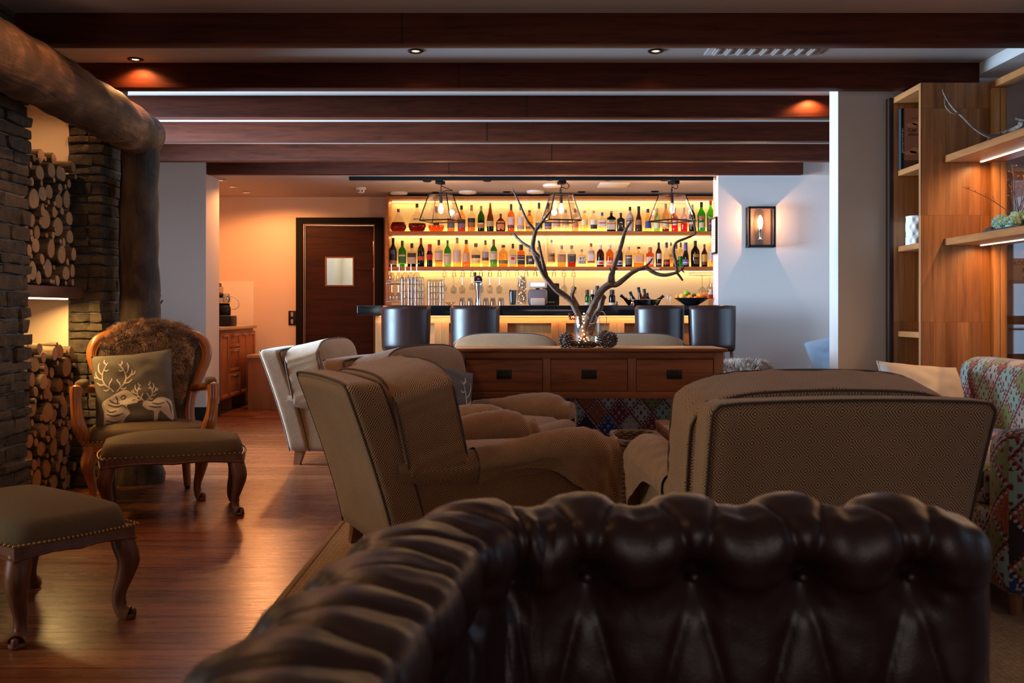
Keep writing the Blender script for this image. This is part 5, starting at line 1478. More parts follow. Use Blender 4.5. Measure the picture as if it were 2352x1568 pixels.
def french_chair():
    t = thing('carved_armchair', 'carved wooden armchair with linen seat and brown fur over its back', 'armchair', (-2.05, 5.57, 0), R(17))
    W = M['carved']
    # seat: front edge at y=0, back at y=.46 ; chair faces -y
    w, d = .62, .45
    mb, loop = serp_apron(w, d, .345, .06)
    mb.v = [v + Vector((0, d / 2, 0)) for v in mb.v]
    mb.build('apron', W, t)
    pad = seat_pad(w + .01, d + .01, .34, .07, .035); pad.v = [v + Vector((0, d / 2, 0)) for v in pad.v]
    pd = pad.build('seat_cushion', M['olive'], t, smooth=180)
    nm = nails([(x * 1.02, y * 1.02, k) for x, y, k in loop], .352); nm.v = [v + Vector((0, d / 2, 0)) for v in nm.v]
    nm.build('nail_trim', M['brass'], pd)
    for sx in (-1, 1):
        lg = MB(); cab_leg(lg, sx * (w / 2 - .03), .03, .32, sx * .7, -.7); lg.build('leg', [W, M['blackm']], t)
        q = spline([(sx * .20, .41, .34), (sx * .205, .42, .22), (sx * .21, .435, .10), (sx * .215, .445, .016)], 4)
        MB().tube(q, [.030 - .010 * i / len(q) for i in range(len(q))], 12).lathe([(.013, 0), (.016, .005), (.014, .018)], 10, (sx * .215, .445, 0), m=1).build('leg', [W, M['blackm']], t)
    # back frame: cartouche outline, leaning back
    def B(x, z): return (x, .41 + (z - .36) * .12, z)
    half = [(.235, .36), (.225, .46), (.235, .56), (.275, .665), (.318, .77), (.325, .84), (.295, .90), (.22, .935), (.12, .955), (0, .965)]
    outl = [B(x, z) for x, z in half] + [B(-x, z) for x, z in reversed(half[:-1])]
    q = spline(outl, 6)
    mb = MB().tube(q, .027, 14, sq=1.15)
    mb.tube([(x, y - .022, z) for x, y, z in q], .008, 6)
    mb.tube([(x * .93, y - .018, .36 + (z - .36) * .97) for x, y, z in q], .005, 6)
    mb.tube([B(-.235, .37), B(.235, .37)], .024, 10)
    mb.build('back_frame', W, t)
    # upholstered back panel
    def bp(side):
        def f(u, v):
            a = u * 2 * PI
            # radial shape inside frame
            zc = .68
            dx, dz = math.cos(a), math.sin(a)
            best = .5
            for i in range(len(q) - 1):
                x1, z1 = q[i][0], q[i][2] - zc; x2, z2 = q[i + 1][0], q[i + 1][2] - zc
                den = dx * (z2 - z1) - dz * (x2 - x1)
                if abs(den) < 1e-9: continue
                s = (x1 * (z2 - z1) - z1 * (x2 - x1)) / den
                k = (x1 * dz - z1 * dx) / den
                if s > 0 and -.001 <= k <= 1.001: best = min(best, s)
            if dz < 0: best = min(best, (zc - .38) / max(1e-3, -dz))
            r = best * .95 * v
            x, z = dx * r, zc + dz * r
            p = B(x, z); return (p[0], p[1] + side * .030 * (1 - v ** 3) + side * .004, p[2])
        return f
    MB().grid(bp(-1), 48, 8, cu=True).grid(bp(1), 48, 8, cu=True, flip=True).build('back_cushion', M['olive'], t, smooth=180)
    # arms: horizontal rail, pad, curved support
    for sx in (-1, 1):
        a = [(sx * .245, .43, .60), (sx * .29, .37, .615), (sx * .345, .28, .625), (sx * .365, .16, .632), (sx * .365, .055, .640), (sx * .362, .03, .632)]
        qq = spline(a, 6)
        mb = MB().tube(qq, [.022 + .008 * (i / len(qq)) for i in range(len(qq))], 12)
        s = [(sx * .362, .045, .655), (sx * .364, .040, .62), (sx * .362, .030, .56), (sx * .352, .015, .48), (sx * .335, .02, .41), (sx * .318, .06, .355), (sx * .315, .07, .33)]
        ss = spline([p + (r,) for p, r in zip(s, (.034, .033, .030, .034, .038, .034, .03))], 6)
        mb.tube([c[:3] for c in ss], [c[3] for c in ss], 14)
        for g in (-.014, 0, .014): mb.tube([(c[0] + g, c[1] - c[3] * .92, c[2]) for c in ss[:26]], .005, 6)
        ar = mb.build('arm', W, t)
        MB().rbox((sx * .350, .20, .660), (.033, .085, .024), .022, 8).build('arm_pad', M['olive'], ar)
        nl = MB()
        for k in range(9):
            for s2 in (-1, 1): nl.rbox((sx * .350 + s2 * .032, .125 + k * .018, .652), (.004, .004, .004), .004, 2)
        nl.build('nail_trim', M['brass'], ar)
    return t, B, q
fc, FB, fq_ = french_chair()

# fur hide draped over the back
def furm(name, c1, c2, c3):
    m, nt, out = newmat(name); T = NT(nt)
    at = T.n('ShaderNodeAttribute'); at.attribute_name = 'tint'
    c = T.ramp(at.outputs['Fac'], [(0, c2), (.5, c1), (1, c3)])
    bsdf(T, out, c, .6, 0, .3, sheen=.3); return m
def fur(name, base_fn, nrm_fn, n, length, droop, mat, parent, seed=1, width=.0016):
    rnd = random.Random(seed); mb = MB()
    for i in range(n):
        u, v = rnd.random(), rnd.random()
        p = Vector(base_fn(u, v)); nn_ = Vector(nrm_fn(u, v)).normalized()
        clump = Vector((noise.noise(p * 22), noise.noise(p * 22 + Vector((9, 0, 0))), noise.noise(p * 22 + Vector((0, 9, 0))))) * 1.3
        L = length * rnd.uniform(.6, 1.15)
        d1 = (nn_ + clump * .38 + Vector((rnd.uniform(-.3, .3), rnd.uniform(-.3, .3), rnd.uniform(-.3, .3)))).normalized()
        d2 = (d1 + Vector((0, 0, -droop)) + clump * .5).normalized()
        side = d1.cross(Vector((rnd.uniform(-1, 1), rnd.uniform(-1, 1), rnd.uniform(-1, 1)))).normalized() * width
        a = p; b = p + d1 * L * .5; c = b + d2 * L * .6
        b0 = len(mb.v)
        tn = min(1, max(0, .5 + .9 * noise.noise(p * 14) + rnd.uniform(-.2, .2)))
        mb.add([a - side, a + side, b + side * .8, b - side * .8, c], [(0, 1, 2, 3), (3, 2, 4)], tint=tn)
    return mb.build(name, mat, parent, smooth=180)
hide = thing('fur_throw', 'shaggy brown fur hide draped over the back of the carved armchair', 'fur throw', fc.location, R(17))
def hp(u, v):
    """v: 0 low front, .62 top, 1 low behind ; u across"""
    s = u * 2 - 1
    zt = .992 - .10 * abs(s) ** 3
    w = .285 + .03 * math.sin(v * 3)
    if v < .62:
        k = v / .62
        z = .52 + (zt - .52) * k
        wv = .19 + .085 * k
        x = s * wv
        p = FB(x, z); y = p[1] - .050 - .015 * math.sin(k * PI)
        if k > .85: y += (k - .85) / .15 * .03
    else:
        k = (v - .62) / .38
        z = zt - .32 * k ** 1.3; x = s * .275
        p = FB(x, z); y = p[1] + .030 + .01 * math.sin(min(1, k * 2) * PI / 2)
        if k < .12: y = FB(x, zt)[1] - .02 + (k / .12) * .055; z = zt + .008
    return (x, y, z)
def hn(u, v):
    e = 1e-3
    a = Vector(hp(min(1, u + e), v)) - Vector(hp(max(0, u - e), v)); b = Vector(hp(u, min(1, v + e))) - Vector(hp(u, max(0, v - e)))
    n_ = a.cross(b)
    return n_ if n_.length > 0 else Vector((0, -1, 0))
M['fur'] = furm('brown_fur', (.32, .17, .09), (.14, .07, .04), (.60, .36, .21))
MB().grid(hp, 30, 40).build('hide', plain('fur_skin', (.06, .035, .02), .9), hide, smooth=180)
fur('fur', hp, hn, 46000, .038, .6, M['fur'], hide, 3, .0011)
hide.children[-1]['kind'] = 'stuff'

# cushions ------------------------------------------------------------
def pillow_surf(w, h, t):
    def f(side):
        def g(u, v):
            a, b = u * 2 - 1, v * 2 - 1
            e = max(0, (1 - a ** 4)) ** .5 * max(0, (1 - b ** 4)) ** .5
            pinch = 1 - .06 * (1 - abs(b)) ** .8 * abs(a) ** 3; pinch2 = 1 - .06 * (1 - abs(a)) ** .8 * abs(b) ** 3
            wr = .006 * noise.noise(Vector((a * 2.3, b * 4.0, side))) * e * 2
            return (a * w / 2 * pinch, side * (t / 2 * e + wr), b * h / 2 * pinch2)
        return g
    return f
def pillow(name, lab, cat, w, h, t, mat, loc, rot, parent=None, uv=False):
    o = thing(name, lab, cat, loc); o.rotation_euler = rot
    s = pillow_surf(w, h, t)
    c = MB().grid(s(-1), 30, 30).grid(s(1), 30, 30, flip=True).build('cover', mat, o, smooth=180, uv=uv)
    ring = [s(1)(k / 20, 0) for k in range(20)] + [s(1)(1, k / 20) for k in range(20)] + [s(1)(1 - k / 20, 1) for k in range(20)] + [s(1)(0, 1 - k / 20) for k in range(20)]
    MB().tube(ring, .003, 5, closed=True).build('seam', mat, o)
    return o, s
def strokes(surf, polys, wid, name, mat, parent, off=.0016):
    mb = MB()
    for pl in polys:
        if len(pl) > 2: pl = spline(pl, 5)
        pts = []
        n = len(pl)
        for i, (u, v) in enumerate(pl):
            j = min(i + 1, n - 1); k = max(i - 1, 0)
            dx, dy = pl[j][0] - pl[k][0], pl[j][1] - pl[k][1]; L = math.hypot(dx, dy) or 1
            ww = wid * (.45 + .55 * math.sin(PI * min(1, max(.12, i / max(1, n - 1))) ** .8))
            ox, oy = -dy / L * ww, dx / L * ww
            for s in (-1, 1):
                p = surf(min(.995, max(.005, u + s * ox)), min(.995, max(.005, v + s * oy)))
                pts.append((p[0], p[1] - off, p[2]))
        b = [(2 * i, 2 * i + 1, 2 * i + 3, 2 * i + 2) for i in range(n - 1)]
        mb.add(pts, b)
    return mb.build(name, mat, parent, smooth=0)
def fill(surf, poly, name, mat, parent, off=.001):
    """filled print area: fan of small triangles lying on the cloth"""
    poly = spline(list(poly) + [poly[0]], 4)[:-1]
    cu_ = sum(p[0] for p in poly) / len(poly); cv_ = sum(p[1] for p in poly) / len(poly)
    vs = []; fs = []; R_ = 5; N = len(poly)
    for r in range(R_ + 1):
        for (u, v) in poly:
            k = r / R_
            p = surf(cu_ + (u - cu_) * k, cv_ + (v - cv_) * k); vs.append((p[0], p[1] - off, p[2]))
    for r in range(R_):
        for i in range(N): fs.append((r * N + i, r * N + (i + 1) % N, (r + 1) * N + (i + 1) % N, (r + 1) * N + i))
    return MB().add(vs, fs).build(name, mat, parent, smooth=0)
M['pill'] = plain('taupe_canvas', (.150, .125, .105), .9, 0, .1, .35, 260, var=.1)
M['print'] = plain('cream_print', (.62, .50, .40), .85)
def antler(x, y, s, flip=1):
    P = lambda a, b: (x + flip * a * s, y + b * s)
    return [[P(0, 0), P(.10, .12), P(.22, .22), P(.30, .40), P(.28, .60), P(.20, .78), P(.10, .92)],
            [P(.24, .25), P(.38, .26), P(.50, .36)], [P(.30, .40), P(.42, .46), P(.50, .60), P(.49, .70)],
            [P(.29, .55), P(.38, .66), P(.40, .82), P(.36, .95)], [P(.24, .70), P(.16, .66), P(.10, .70)], [P(.15, .85), P(.22, .95), P(.20, 1.04)],
            [P(.12, .13), P(.10, .26), P(.03, .36), P(.04, .42)], [P(.10, .12), P(.20, .06), P(.30, .10)], [P(.46, .50), P(.56, .54), P(.60, .64)]]
def deer_pillow(lab, loc, rot, w=.44, h=.44, part=False, mat=None):
    o, s = pillow('scatter_cushion', lab, 'cushion', w, h, .15, mat or M['pill'], loc, rot)
    f = s(-1)
    if not part:
        fill(f, [(.10, .02), (.12, .20), (.10, .33), (.22, .40), (.30, .44), (.40, .47), (.48, .42), (.55, .33), (.53, .28), (.44, .29), (.41, .24), (.44, .16), (.38, .10), (.30, .02)], 'deer_print', M['print'], o)
        fill(f, [(.72, .28), (.80, .33), (.90, .32), (.97, .26), (.97, .05), (.92, .04), (.90, .18), (.80, .14), (.76, .02), (.72, .03), (.73, .15), (.66, .18), (.60, .24), (.63, .30)], 'deer_print', M['print'], o)
        st = antler(.30, .46, .40, 1) + antler(.26, .46, .44, -1) + antler(.66, .30, .24, 1) + antler(.62, .30, .24, -1)
        strokes(f, st, .009, 'antler_print', M['print'], o)
        dk = M['pill']
        bpn = plain('brown_print', (.10, .07, .055), .9)
        for grp_ in ([(.34, .38), (.38, .40), (.40, .37), (.36, .35), (.34, .38)], [(.48, .32), (.52, .33)], [(.18, .30), (.28, .26), (.36, .27), (.40, .22)], [(.20, .36), (.26, .31), (.33, .30)], [(.15, .18), (.25, .14), (.36, .16)], [(.14, .10), (.24, .06), (.33, .08)], [(.16, .24), (.20, .20), (.28, .21)], [(.28, .40), (.30, .34), (.29, .28)],
                     [(.72, .26), (.80, .24), (.88, .26)], [(.68, .22), (.76, .20), (.84, .20)], [(.90, .28), (.94, .22), (.95, .12)]):
            strokes(f, [grp_], .008, 'deer_shading', bpn, o, .0026)
        strokes(f, [[(.70 + .10 * math.cos(a * PI / 8), .76 + .09 * math.sin(a * PI / 8)) for a in range(17)], [(.70 + .07 * math.cos(a * PI / 8), .76 + .06 * math.sin(a * PI / 8)) for a in range(17)]], .0025, 'stamp_print', plain('stamp_brown', (.11, .085, .07), .9), o)
    else:
        st = antler(.45, .12, .75, -1) + antler(.62, .10, .7, 1)
        strokes(f, st, .012, 'antler_print', plain('pale_print', (.50, .46, .46), .85), o)
    return o
cz = .445
rot_ch = 17
c_, s_ = math.cos(R(rot_ch)), math.sin(R(rot_ch))
def chl(x, y, z): return (-2.05 + x * c_ - y * s_, 5.57 + x * s_ + y * c_, z)
deer_pillow('taupe cushion printed with two antlered reindeer, on the carved armchair', chl(-.075, .24, cz + .175), (R(-16), R(-5), R(rot_ch)))

# =================================================================== patterned armchairs
def shape(n=1): pass
def arm_path():
    return spline([(.0, .455, .062), (.10, .452, .066), (.30, .450, .066), (.48, .462, .070), (.64, .485, .078), (.78, .494, .084), (.86, .486, .084), (.915, .470, .074), (.945, .455, .050), (.955, .45, .02)], 6)   # y, z, r
def build_armchair(lab, loc, rz):
    t = thing('patterned_armchair', lab, 'armchair', loc, rz, 'diamond weave armchairs')
    Fb = M['fabric']
    def lean(z): 
        k = max(0, (z - .10) / .70); return -.215 * k ** 1.25
    # back frame
    def bf(p):
        z = p.z + .45
        return Vector((p.x * (1 - .045 * (1 - (z - .1) / .7)), p.y + lean(z), p.z + .012 * (1 - (p.x / .46) ** 2) * max(0, (z - .5) / .3)))
    b = MB().rbox((0, .075, .45), (.455, .078, .352), .034, 16, fn=lambda p: bf(p))
    back = b.build('back_frame', Fb, t, smooth=180, uv=True)
    def rim(yy, inset=.006):
        pl = []
        for z in [.10 + .035 * k for k in range(20)]: pl.append((-.449 + inset, z))
        pl += [(-.445 + inset, .775), (-.43 + inset, .793)]
        for k in range(1, 12): pl.append((-.43 + .86 * k / 12, .797))
        pl += [(.43 - inset, .793), (.445 - inset, .775)]
        for z in [.765 - .035 * k for k in range(20)]: pl.append((.449 - inset, z))
        out = []
        for x, z in pl:
            q = bf(Vector((x, yy - .075, z - .45))); out.append((q.x, q.y + .075, q.z + .45))
        return out
    MB().tube(rim(.004), .0048, 6, wob=.0).build('piping', M['piping'], back)
    MB().tube(rim(.146), .0045, 6).build('piping', M['piping'], back)
    # body
    bd = MB().rbox((0, .50, .225), (.405, .41, .112), .03, 12)
    bd.build('base', Fb, t, smooth=180, uv=True)
    # side panels + arms
    for sx in (-1, 1):
        MB().rbox((sx * .385, .475, .28), (.042, .44, .18), .03, 12).build('side_panel', Fb, t, smooth=180, uv=True)
        ap = arm_path()
        roll = MB()
        def ro(u, v, ap=ap, sx=sx):
            i = u * (len(ap) - 1); k = min(int(i), len(ap) - 2); f = i - k
            y = ap[k][0] * (1 - f) + ap[k + 1][0] * f; z = ap[k][1] * (1 - f) + ap[k + 1][1] * f; r = ap[k][2] * (1 - f) + ap[k + 1][2] * f
            a = v * 2 * PI
            return (sx * (.392 + .010 * y) + math.cos(a) * r * 1.02, y, z + math.sin(a) * r)
        roll.grid(ro, 54, 24, cv=True, uv=lambda u, v: (u * 1.0, v * .5, 0))
        arm = roll.build('arm', Fb, t, smooth=180, uv='direct')
        # loose arm cover draped over the roll
        def cov(u, v, sx=sx, ap=ap):
            y = .33 + .645 * u
            yq = min(y, .925)
            # interpolate path at y
            for a_, b_ in zip(ap, ap[1:]):
                if a_[0] <= yq <= b_[0]:
                    f = (yq - a_[0]) / max(1e-6, b_[0] - a_[0]); z = a_[1] + (b_[1] - a_[1]) * f; r = a_[2] + (b_[2] - a_[2]) * f; break
            else: z, r = ap[-1][1], .03
            r = max(r, .02) + .009
            if y > .90: r *= max(.86, 1 - (y - .90) * 1.6)
            hem = .385 + .055 * math.sin(min(1, max(0, (y - .33) / .42)) * PI) - max(0, (y - .66) / .31) ** 1.5 * .175
            wr = .004 * noise.noise(Vector((y * 22, v * 9, sx)))
            wr += .010 * max(0, (y - .80) / .15) * noise.noise(Vector((y * 40, v * 14, 3)))
            r += wr
            if v < .62:
                a = (1.15 - v / .62 * 1.15) * PI
                # inner side (towards seat) first, ends at the outermost point
                return (sx * (.392 + .010 * y) + sx * math.cos(a) * r * 1.03, y, z + math.sin(a) * r)
            k = (v - .62) / .38
            zz = z + (hem - z) * k
            out_ = sx * (.392 + .010 * y) + sx * (r * 1.03 + .006 * math.sin(y * 26) * k - .012 * math.sin(k * PI * .5))
            return (out_, y, zz)
        cv = MB().grid(cov, 46, 30, uv=lambda u, v: (u * .66, v * .52, 0), flip=(sx > 0))
        # front flap closing the end
        def flap(u, v, sx=sx):
            p = Vector(cov(1, u)); c0 = Vector((sx * .40, .985, .445))
            if u > .62: c0 = Vector((sx * .40, .985, p.z))
            q = p.lerp(c0, v); q.y = p.y + .018 * math.sin(v * PI / 2) + .006 * noise.noise(Vector((u * 12, v * 6, 1)))
            return q
        cv.grid(flap, 30, 8, uv=lambda u, v: (v * .1, u * .5, 0), flip=(sx < 0))
        cv.build('arm_cover', Fb, t, smooth=180, uv='direct')
    # seat cushion, slightly T shaped at the front
    sc_ = MB().rbox((0, .52, .395), (.325, .43, .062), .05, 14, fn=lambda p: Vector((p.x * (1 + .0 * p.y), p.y, p.z + (.022 * (1 - (p.x / .33) ** 2) * (1 - (p.y / .44) ** 2) if p.z > 0 else 0))))
    sc_.rbox((0, .955, .385), (.41, .055, .058), .045, 10)
    seat = sc_.build('seat_cushion', Fb, t, smooth=180, uv=True)
    # boxed back cushion
    W2, H2, T2 = .462, .200, .126
    def bc(p):
        a = p.x / W2; b = p.z / H2; c = p.y / T2
        # rounded upper corners
        top = max(0, b)
        x = p.x * (1 - .018 * top ** 3) ; z = p.z - .060 * abs(a) ** 6 * top ** 1.5
        z += .020 * (1 - a * a) * top
        y = p.y + .045 * math.copysign(1, c) * (1 - a ** 4) * (1 - b ** 4) * (abs(c) > .6)
        g = abs(c) < .9
        if g and b > .9: z += .0065 * noise.noise(Vector((p.x * 34, p.y * 5, 2)))
        if g and abs(a) > .9: x += .006 * noise.noise(Vector((p.z * 34, p.y * 5, 2)))
        return Vector((x, y, z))
    Mx = Matrix.Translation((0, .128, .638)) @ Matrix.Rotation(R(12), 4, 'X')
    cu_ = MB().rbox((0, 0, 0), (W2, T2, H2), .022, 22, fn=bc, M=Mx)
    bcu = cu_.build('back_cushion', Fb, t, smooth=180, uv=True)
    for s in (-1, 1):
        ring = []
        for k in range(96):
            a = 2 * PI * k / 96; n_ = 9; c, q = math.cos(a), math.sin(a)
            f = 1 / (abs(c) ** n_ + abs(q) ** n_) ** (1 / n_)
            p = Vector((c * f * (W2 - .003), s * (T2 - .006), q * f * (H2 - .003)))
            p = bc(p); p.y = s * (T2 - .004); ring.append(Mx @ p)
        MB().tube(ring, .0048, 6, closed=True).build('piping', M['piping'] if s < 0 else M['piping'], bcu)
    for sx in (-1, 1):
        for yy, dy in ((.07, -.03), (.86, .02)):
            lg = MB(); x = sx * .36
            vs = [(x - .035, yy - .035, .125), (x + .035, yy - .035, .125), (x + .035, yy + .035, .125), (x - .035, yy + .035, .125), (x - .022, yy - .022 + dy, 0), (x + .022, yy - .022 + dy, 0), (x + .022, yy + .022 + dy, 0), (x - .022, yy + .022 + dy, 0)]
            lg.add(vs, [(0, 1, 2, 3), (7, 6, 5, 4), (0, 4, 5, 1), (1, 5, 6, 2), (2, 6, 7, 3), (3, 7, 4, 0)])
            lg.build('leg', M['legw'], t, smooth=0)
    return t
def heading(phi): return R(phi - 90)     # forward direction phi degrees from +x
A1 = build_armchair('diamond weave armchair seen from its left back, in the centre foreground', (-.62, 4.25, 0), heading(24))
A2 = copy_tree(A1, (-.70, 5.93, 0), heading(-25), 'diamond weave armchair with a grey cushion, just behind the central one')
A3 = copy_tree(A1, (-1.50, 7.34, 0), heading(-7), 'diamond weave armchair beside the wooden floor aisle, in front of the dark door')
A4 = copy_tree(A1, (1.02, 3.20, 0), heading(95), 'large diamond weave armchair seen from behind, right foreground')
A5 = copy_tree(A1, (-.06, 9.05, 0), heading(-90), 'diamond weave armchair whose top shows above the console, left of the vase')
A6 = copy_tree(A1, (1.07, 9.02, 0), heading(-90), 'diamond weave armchair whose top shows above the console, right of the vase')
deer_pillow('grey cushion with pale antler print, on the armchair before the console table', (-.40, 5.86, .575), (R(-18), R(14), R(28)), .36, .36, True, plain('grey_canvas', (.13, .125, .14), .9, 0, .1, .35, 260))

# =================================================================== leather chesterfield
def chesterfield():
    t = thing('leather_sofa', 'dark oxblood leather sofa with deep buttoned roll arm, closest to the camera', 'sofa', (0, 0, 0))
    # centre line of the roll: along the far arm (right to left), round the corner, then towards the camera
    RX, AY = .83, 1.80
    pth = [(RX, AY), (.70, AY), (.5, AY), (.3, AY), (.14, AY), (.02, AY - .01), (-.07, AY - .06), (-.125, AY - .15), (-.165, AY - .28), (-.19, AY - .5), (-.235, AY - .8), (-.245, .6), (-.245, .2), (-.245, -.35)]
    sp_ = spline(pth, 10)
    # resample evenly
    L = [0]
    for a, b in zip(sp_, sp_[1:]): L.append(L[-1] + math.hypot(b[0] - a[0], b[1] - a[1]))
    tot = L[-1]
    def at(s):
        s = max(0, min(tot, s))
        lo = 0
        while lo < len(L) - 2 and L[lo + 1] < s: lo += 1
        f = (s - L[lo]) / max(1e-9, L[lo + 1] - L[lo])
        a, b = sp_[lo], sp_[lo + 1]
        k0 = max(0, lo - 3); k1 = min(len(sp_) - 1, lo + 4)
        tx, ty = sp_[k1][0] - sp_[k0][0], sp_[k1][1] - sp_[k0][1]; n_ = math.hypot(tx, ty)
        return a[0] + (b[0] - a[0]) * f, a[1] + (b[1] - a[1]) * f, tx / n_, ty / n_
    # profile in (q, z): q > 0 is the seat side. from inner bottom, up, over the roll, down outside
    # path runs right to left then to the camera: the seat lies on its left hand side (towards -y on the arm)
    prof = spline([(.085, .36), (.090, .44), (.086, .52), (.088, .58), (.104, .63), (.112, .665), (.100, .705), (.062, .718), (.010, .727), (-.05, .718), (-.098, .695), (-.118, .655), (-.110, .61), (-.080, .575), (-.062, .52), (-.062, .40), (-.062, .20), (-.062, .10)], 8)
    pl = [0]
    for a, b in zip(prof, prof[1:]): pl.append(pl[-1] + math.hypot(b[0] - a[0], b[1] - a[1]))
    ptot = pl[-1]
    def pat(s):
        lo = 0
        while lo < len(pl) - 2 and pl[lo + 1] < s: lo += 1
        f = (s - pl[lo]) / max(1e-9, pl[lo + 1] - pl[lo]); a, b = prof[lo], prof[lo + 1]
        k0 = max(0, lo - 2); k1 = min(len(prof) - 1, lo + 3)
        tq, tz = prof[k1][0] - prof[k0][0], prof[k1][1] - prof[k0][1]; n_ = math.hypot(tq, tz)
        return a[0] + (b[0] - a[0]) * f, a[1] + (b[1] - a[1]) * f, tz / n_, -tq / n_      # outward normal (q, z)
    # arc position of z = .60 on the inner side = main button row
    sB = next(pl[i] for i, p in enumerate(prof) if p[1] >= .612)
    P_, Q_ = .187, .66
    s0 = .142                                # first button from the right end
    def puff(s, c):
        """height of the upholstery over the frame"""
        a = (s - s0) / P_; b = (c - sB) / Q_
        def fold(x, w): 
            d = abs(x - round(x)); return 1 - math.exp(-(d / w) ** 1.2)
        if b <= .5:
            h = min(fold(a + b, .05), fold(a - b, .05))
            dome = abs(math.sin(PI * (a + b)) * math.sin(PI * (a - b))) ** .75
        else:
            h = fold(a + .5, .09)
            dome = abs(math.sin(PI * (a + .5))) ** .6
        hgt = (.013 if s < .8 else .013 - .008 * min(1, (s - .8) / .3)) * dome * (1 if b > 0 else .55) + .006 * h + ((.006 - .019 * math.exp(-((.5 - abs(a - round(a))) / .17) ** 2)) * max(0, min(1, b / .2)) if s < .95 else 0)
        # deep pits at the buttons
        for (bb, off) in ((0, 0), (-.5, .5), (.5, .5), (-1, 0)):
            aa = (a - off) - round(a - off)
            rr = math.hypot(aa * P_, (b - bb) * Q_)
            hgt -= .046 * math.exp(-(rr / .042) ** 2)
            # radiating creases
            if rr < .09:
                th = math.atan2((b - bb) * Q_, aa * P_)
                hgt += .0022 * math.sin(th * 9 + 1.3 * aa) * math.exp(-((rr - .045) / .025) ** 2)
        hgt += .0030 * noise.noise(Vector((s * 14, c * 10, 0))) + (.0035 * noise.noise(Vector((s * 26, c * 3, 8))) if s > .85 else 0) + .0012 * noise.noise(Vector((s * 50, c * 30, 4)))
        return hgt
    NU, NV = 420, 120
    def f(u, v):
        s = u * tot; c = v * ptot
        x, y, tx, ty = at(s); q, z, nq, nz = pat(c)
        h = puff(s, c) * min(1, max(0, (ptot - c) / .25)) * min(1, max(.0, c / .06))
        e = min(1, s / .10); rnd_ = (1 - (1 - e) ** 2) ** .5         # close the right end in a rounded nose
        cq, cz_ = -.0, .60
        q2 = q + nq * h; z2 = z + nz * h
        # left hand normal of the path points to the seat
        lx, ly = -ty, tx
        k = .62 + .38 * rnd_
        q2 = q2 * k; 
        if z2 > cz_ - .02: z2 = (cz_ - .02) + (z2 - cz_ + .02) * k
        ex = (1 - rnd_) * .0
        return (x + lx * q2, y + ly * q2, z2)
    mb = MB().grid(f, NU, NV)
    # end cap (front of the arm roll)
    ring = [Vector(f(0, j / NV)) for j in range(NV + 1)]
    cc = Vector((RX, AY, .56))
    def cap(u, v):
        p = ring[int(round(u * NV))]
        c2 = Vector((RX, AY, min(p.z, .66)))
        q = p.lerp(c2, v); q.x = RX + .028 * math.sin(v * PI / 2); return q
    mb.grid(cap, NV, 8, flip=True)
    mb.build('buttoned_back', M['leather'], t, smooth=180)
    # covered buttons
    for bb, off, n0, n1 in ((0, 0, 0, 11),):
        for k in range(n0, n1):
            s = s0 + (k + off) * P_; c = sB + bb * Q_
            if s < .03 or s > tot - .3 or c < 0.02: continue
            x, y, tx, ty = at(s); q, z, nq, nz = pat(c)
            h = -.018
            px_, py_ = x - ty * (q + nq * h), y + tx * (q + nq * h)
            MB().rbox((px_, py_, z + nz * h), (.010, .010, .010), .009, 4).build('button', M['leather'], t, smooth=180)
    # base and seat
    MB().rbox((.34, .70, .22), (.46, 1.02, .15), .02, 6).build('base', M['leather'], t, smooth=180)
    MB().rbox((.40, .62, .385), (.40, .98, .075), .05, 12).build('seat_cushion', M['leather'], t, smooth=180)
    for x, y in ((.74, 1.66), (-.06, 1.66), (.74, -.24), (-.06, -.24)):
        MB().lathe([(.02, 0), (.03, .02), (.035, .05), (.028, .075)], 16, (x, y, 0)).build('foot', M['legw'], t)
    return t
chesterfield()
# =================================================================== console table
QY = 6.30
t = thing('console_table', 'three drawer wooden console table holding the branch vase', 'console table', (0, 0, 0))
kx0, kx1 = px(1037, QY), px(1670, QY)
kt = pz(800, QY); kb = pz(915, QY)
MB().bbox(kx0, kx1, QY - .02, QY + .46, kt - .022, kt, .006, 3).build('top', M['console'], t)
ix0, ix1 = px(1045, QY), px(1662, QY)
fr = MB().bbox(ix0 + .01, ix1 - .01, QY + .02, QY + .43, kb + .01, kt - .022, .002)
fr.build('case', M['console'], t)
MB().bbox(ix0 + .062, ix1 - .062, QY, QY + .03, pz(823, QY), kt - .022, .002).bbox(ix0 + .062, ix1 - .062, QY, QY + .03, kb, pz(899, QY), .002).build('rail', M['console'], t)
dxs = [(1070, 1247), (1265, 1442), (1461, 1639)]
for a, b in ((1247, 1265), (1442, 1461)):
    MB().bbox(px(a, QY) + .001, px(b, QY) - .001, QY - .001, QY + .03, pz(899, QY), pz(823, QY), .002).build('divider', M['consolez'], t)
for i, (a, b) in enumerate(dxs):
    za, zb_ = pz(898, QY), pz(826, QY)
    d = MB().bbox(px(a, QY) + .002, px(b, QY) - .002, QY + .001, QY + .04, za, zb_ , .003).build('drawer', M['console'], t)
    xc = px((1158, 1353, 1549)[i], QY); zc = pz(859.5, QY); hw, hh = .048, .029
    h = MB().bbox(xc - hw, xc + hw, QY - .004, QY + .001, zc - hh, zc + hh, .002)
    h.bbox(xc - hw * .55, xc + hw * .55, QY - .009, QY - .003, zc + hh * .35, zc + hh * .62, .003).bbox(xc - hw * .55, xc - hw * .42, QY - .009, QY - .003, zc - hh * .6, zc + hh * .5, .002).bbox(xc + hw * .42, xc + hw * .55, QY - .009, QY - .003, zc - hh * .6, zc + hh * .5, .002)
    for sx in (-1, 1):
        for sz in (-1, 1): h.rbox((xc + sx * hw * .86, QY - .004, zc + sz * hh * .78), (.0025, .002, .0025), .002, 2)
    h.build('handle', M['black'], d)
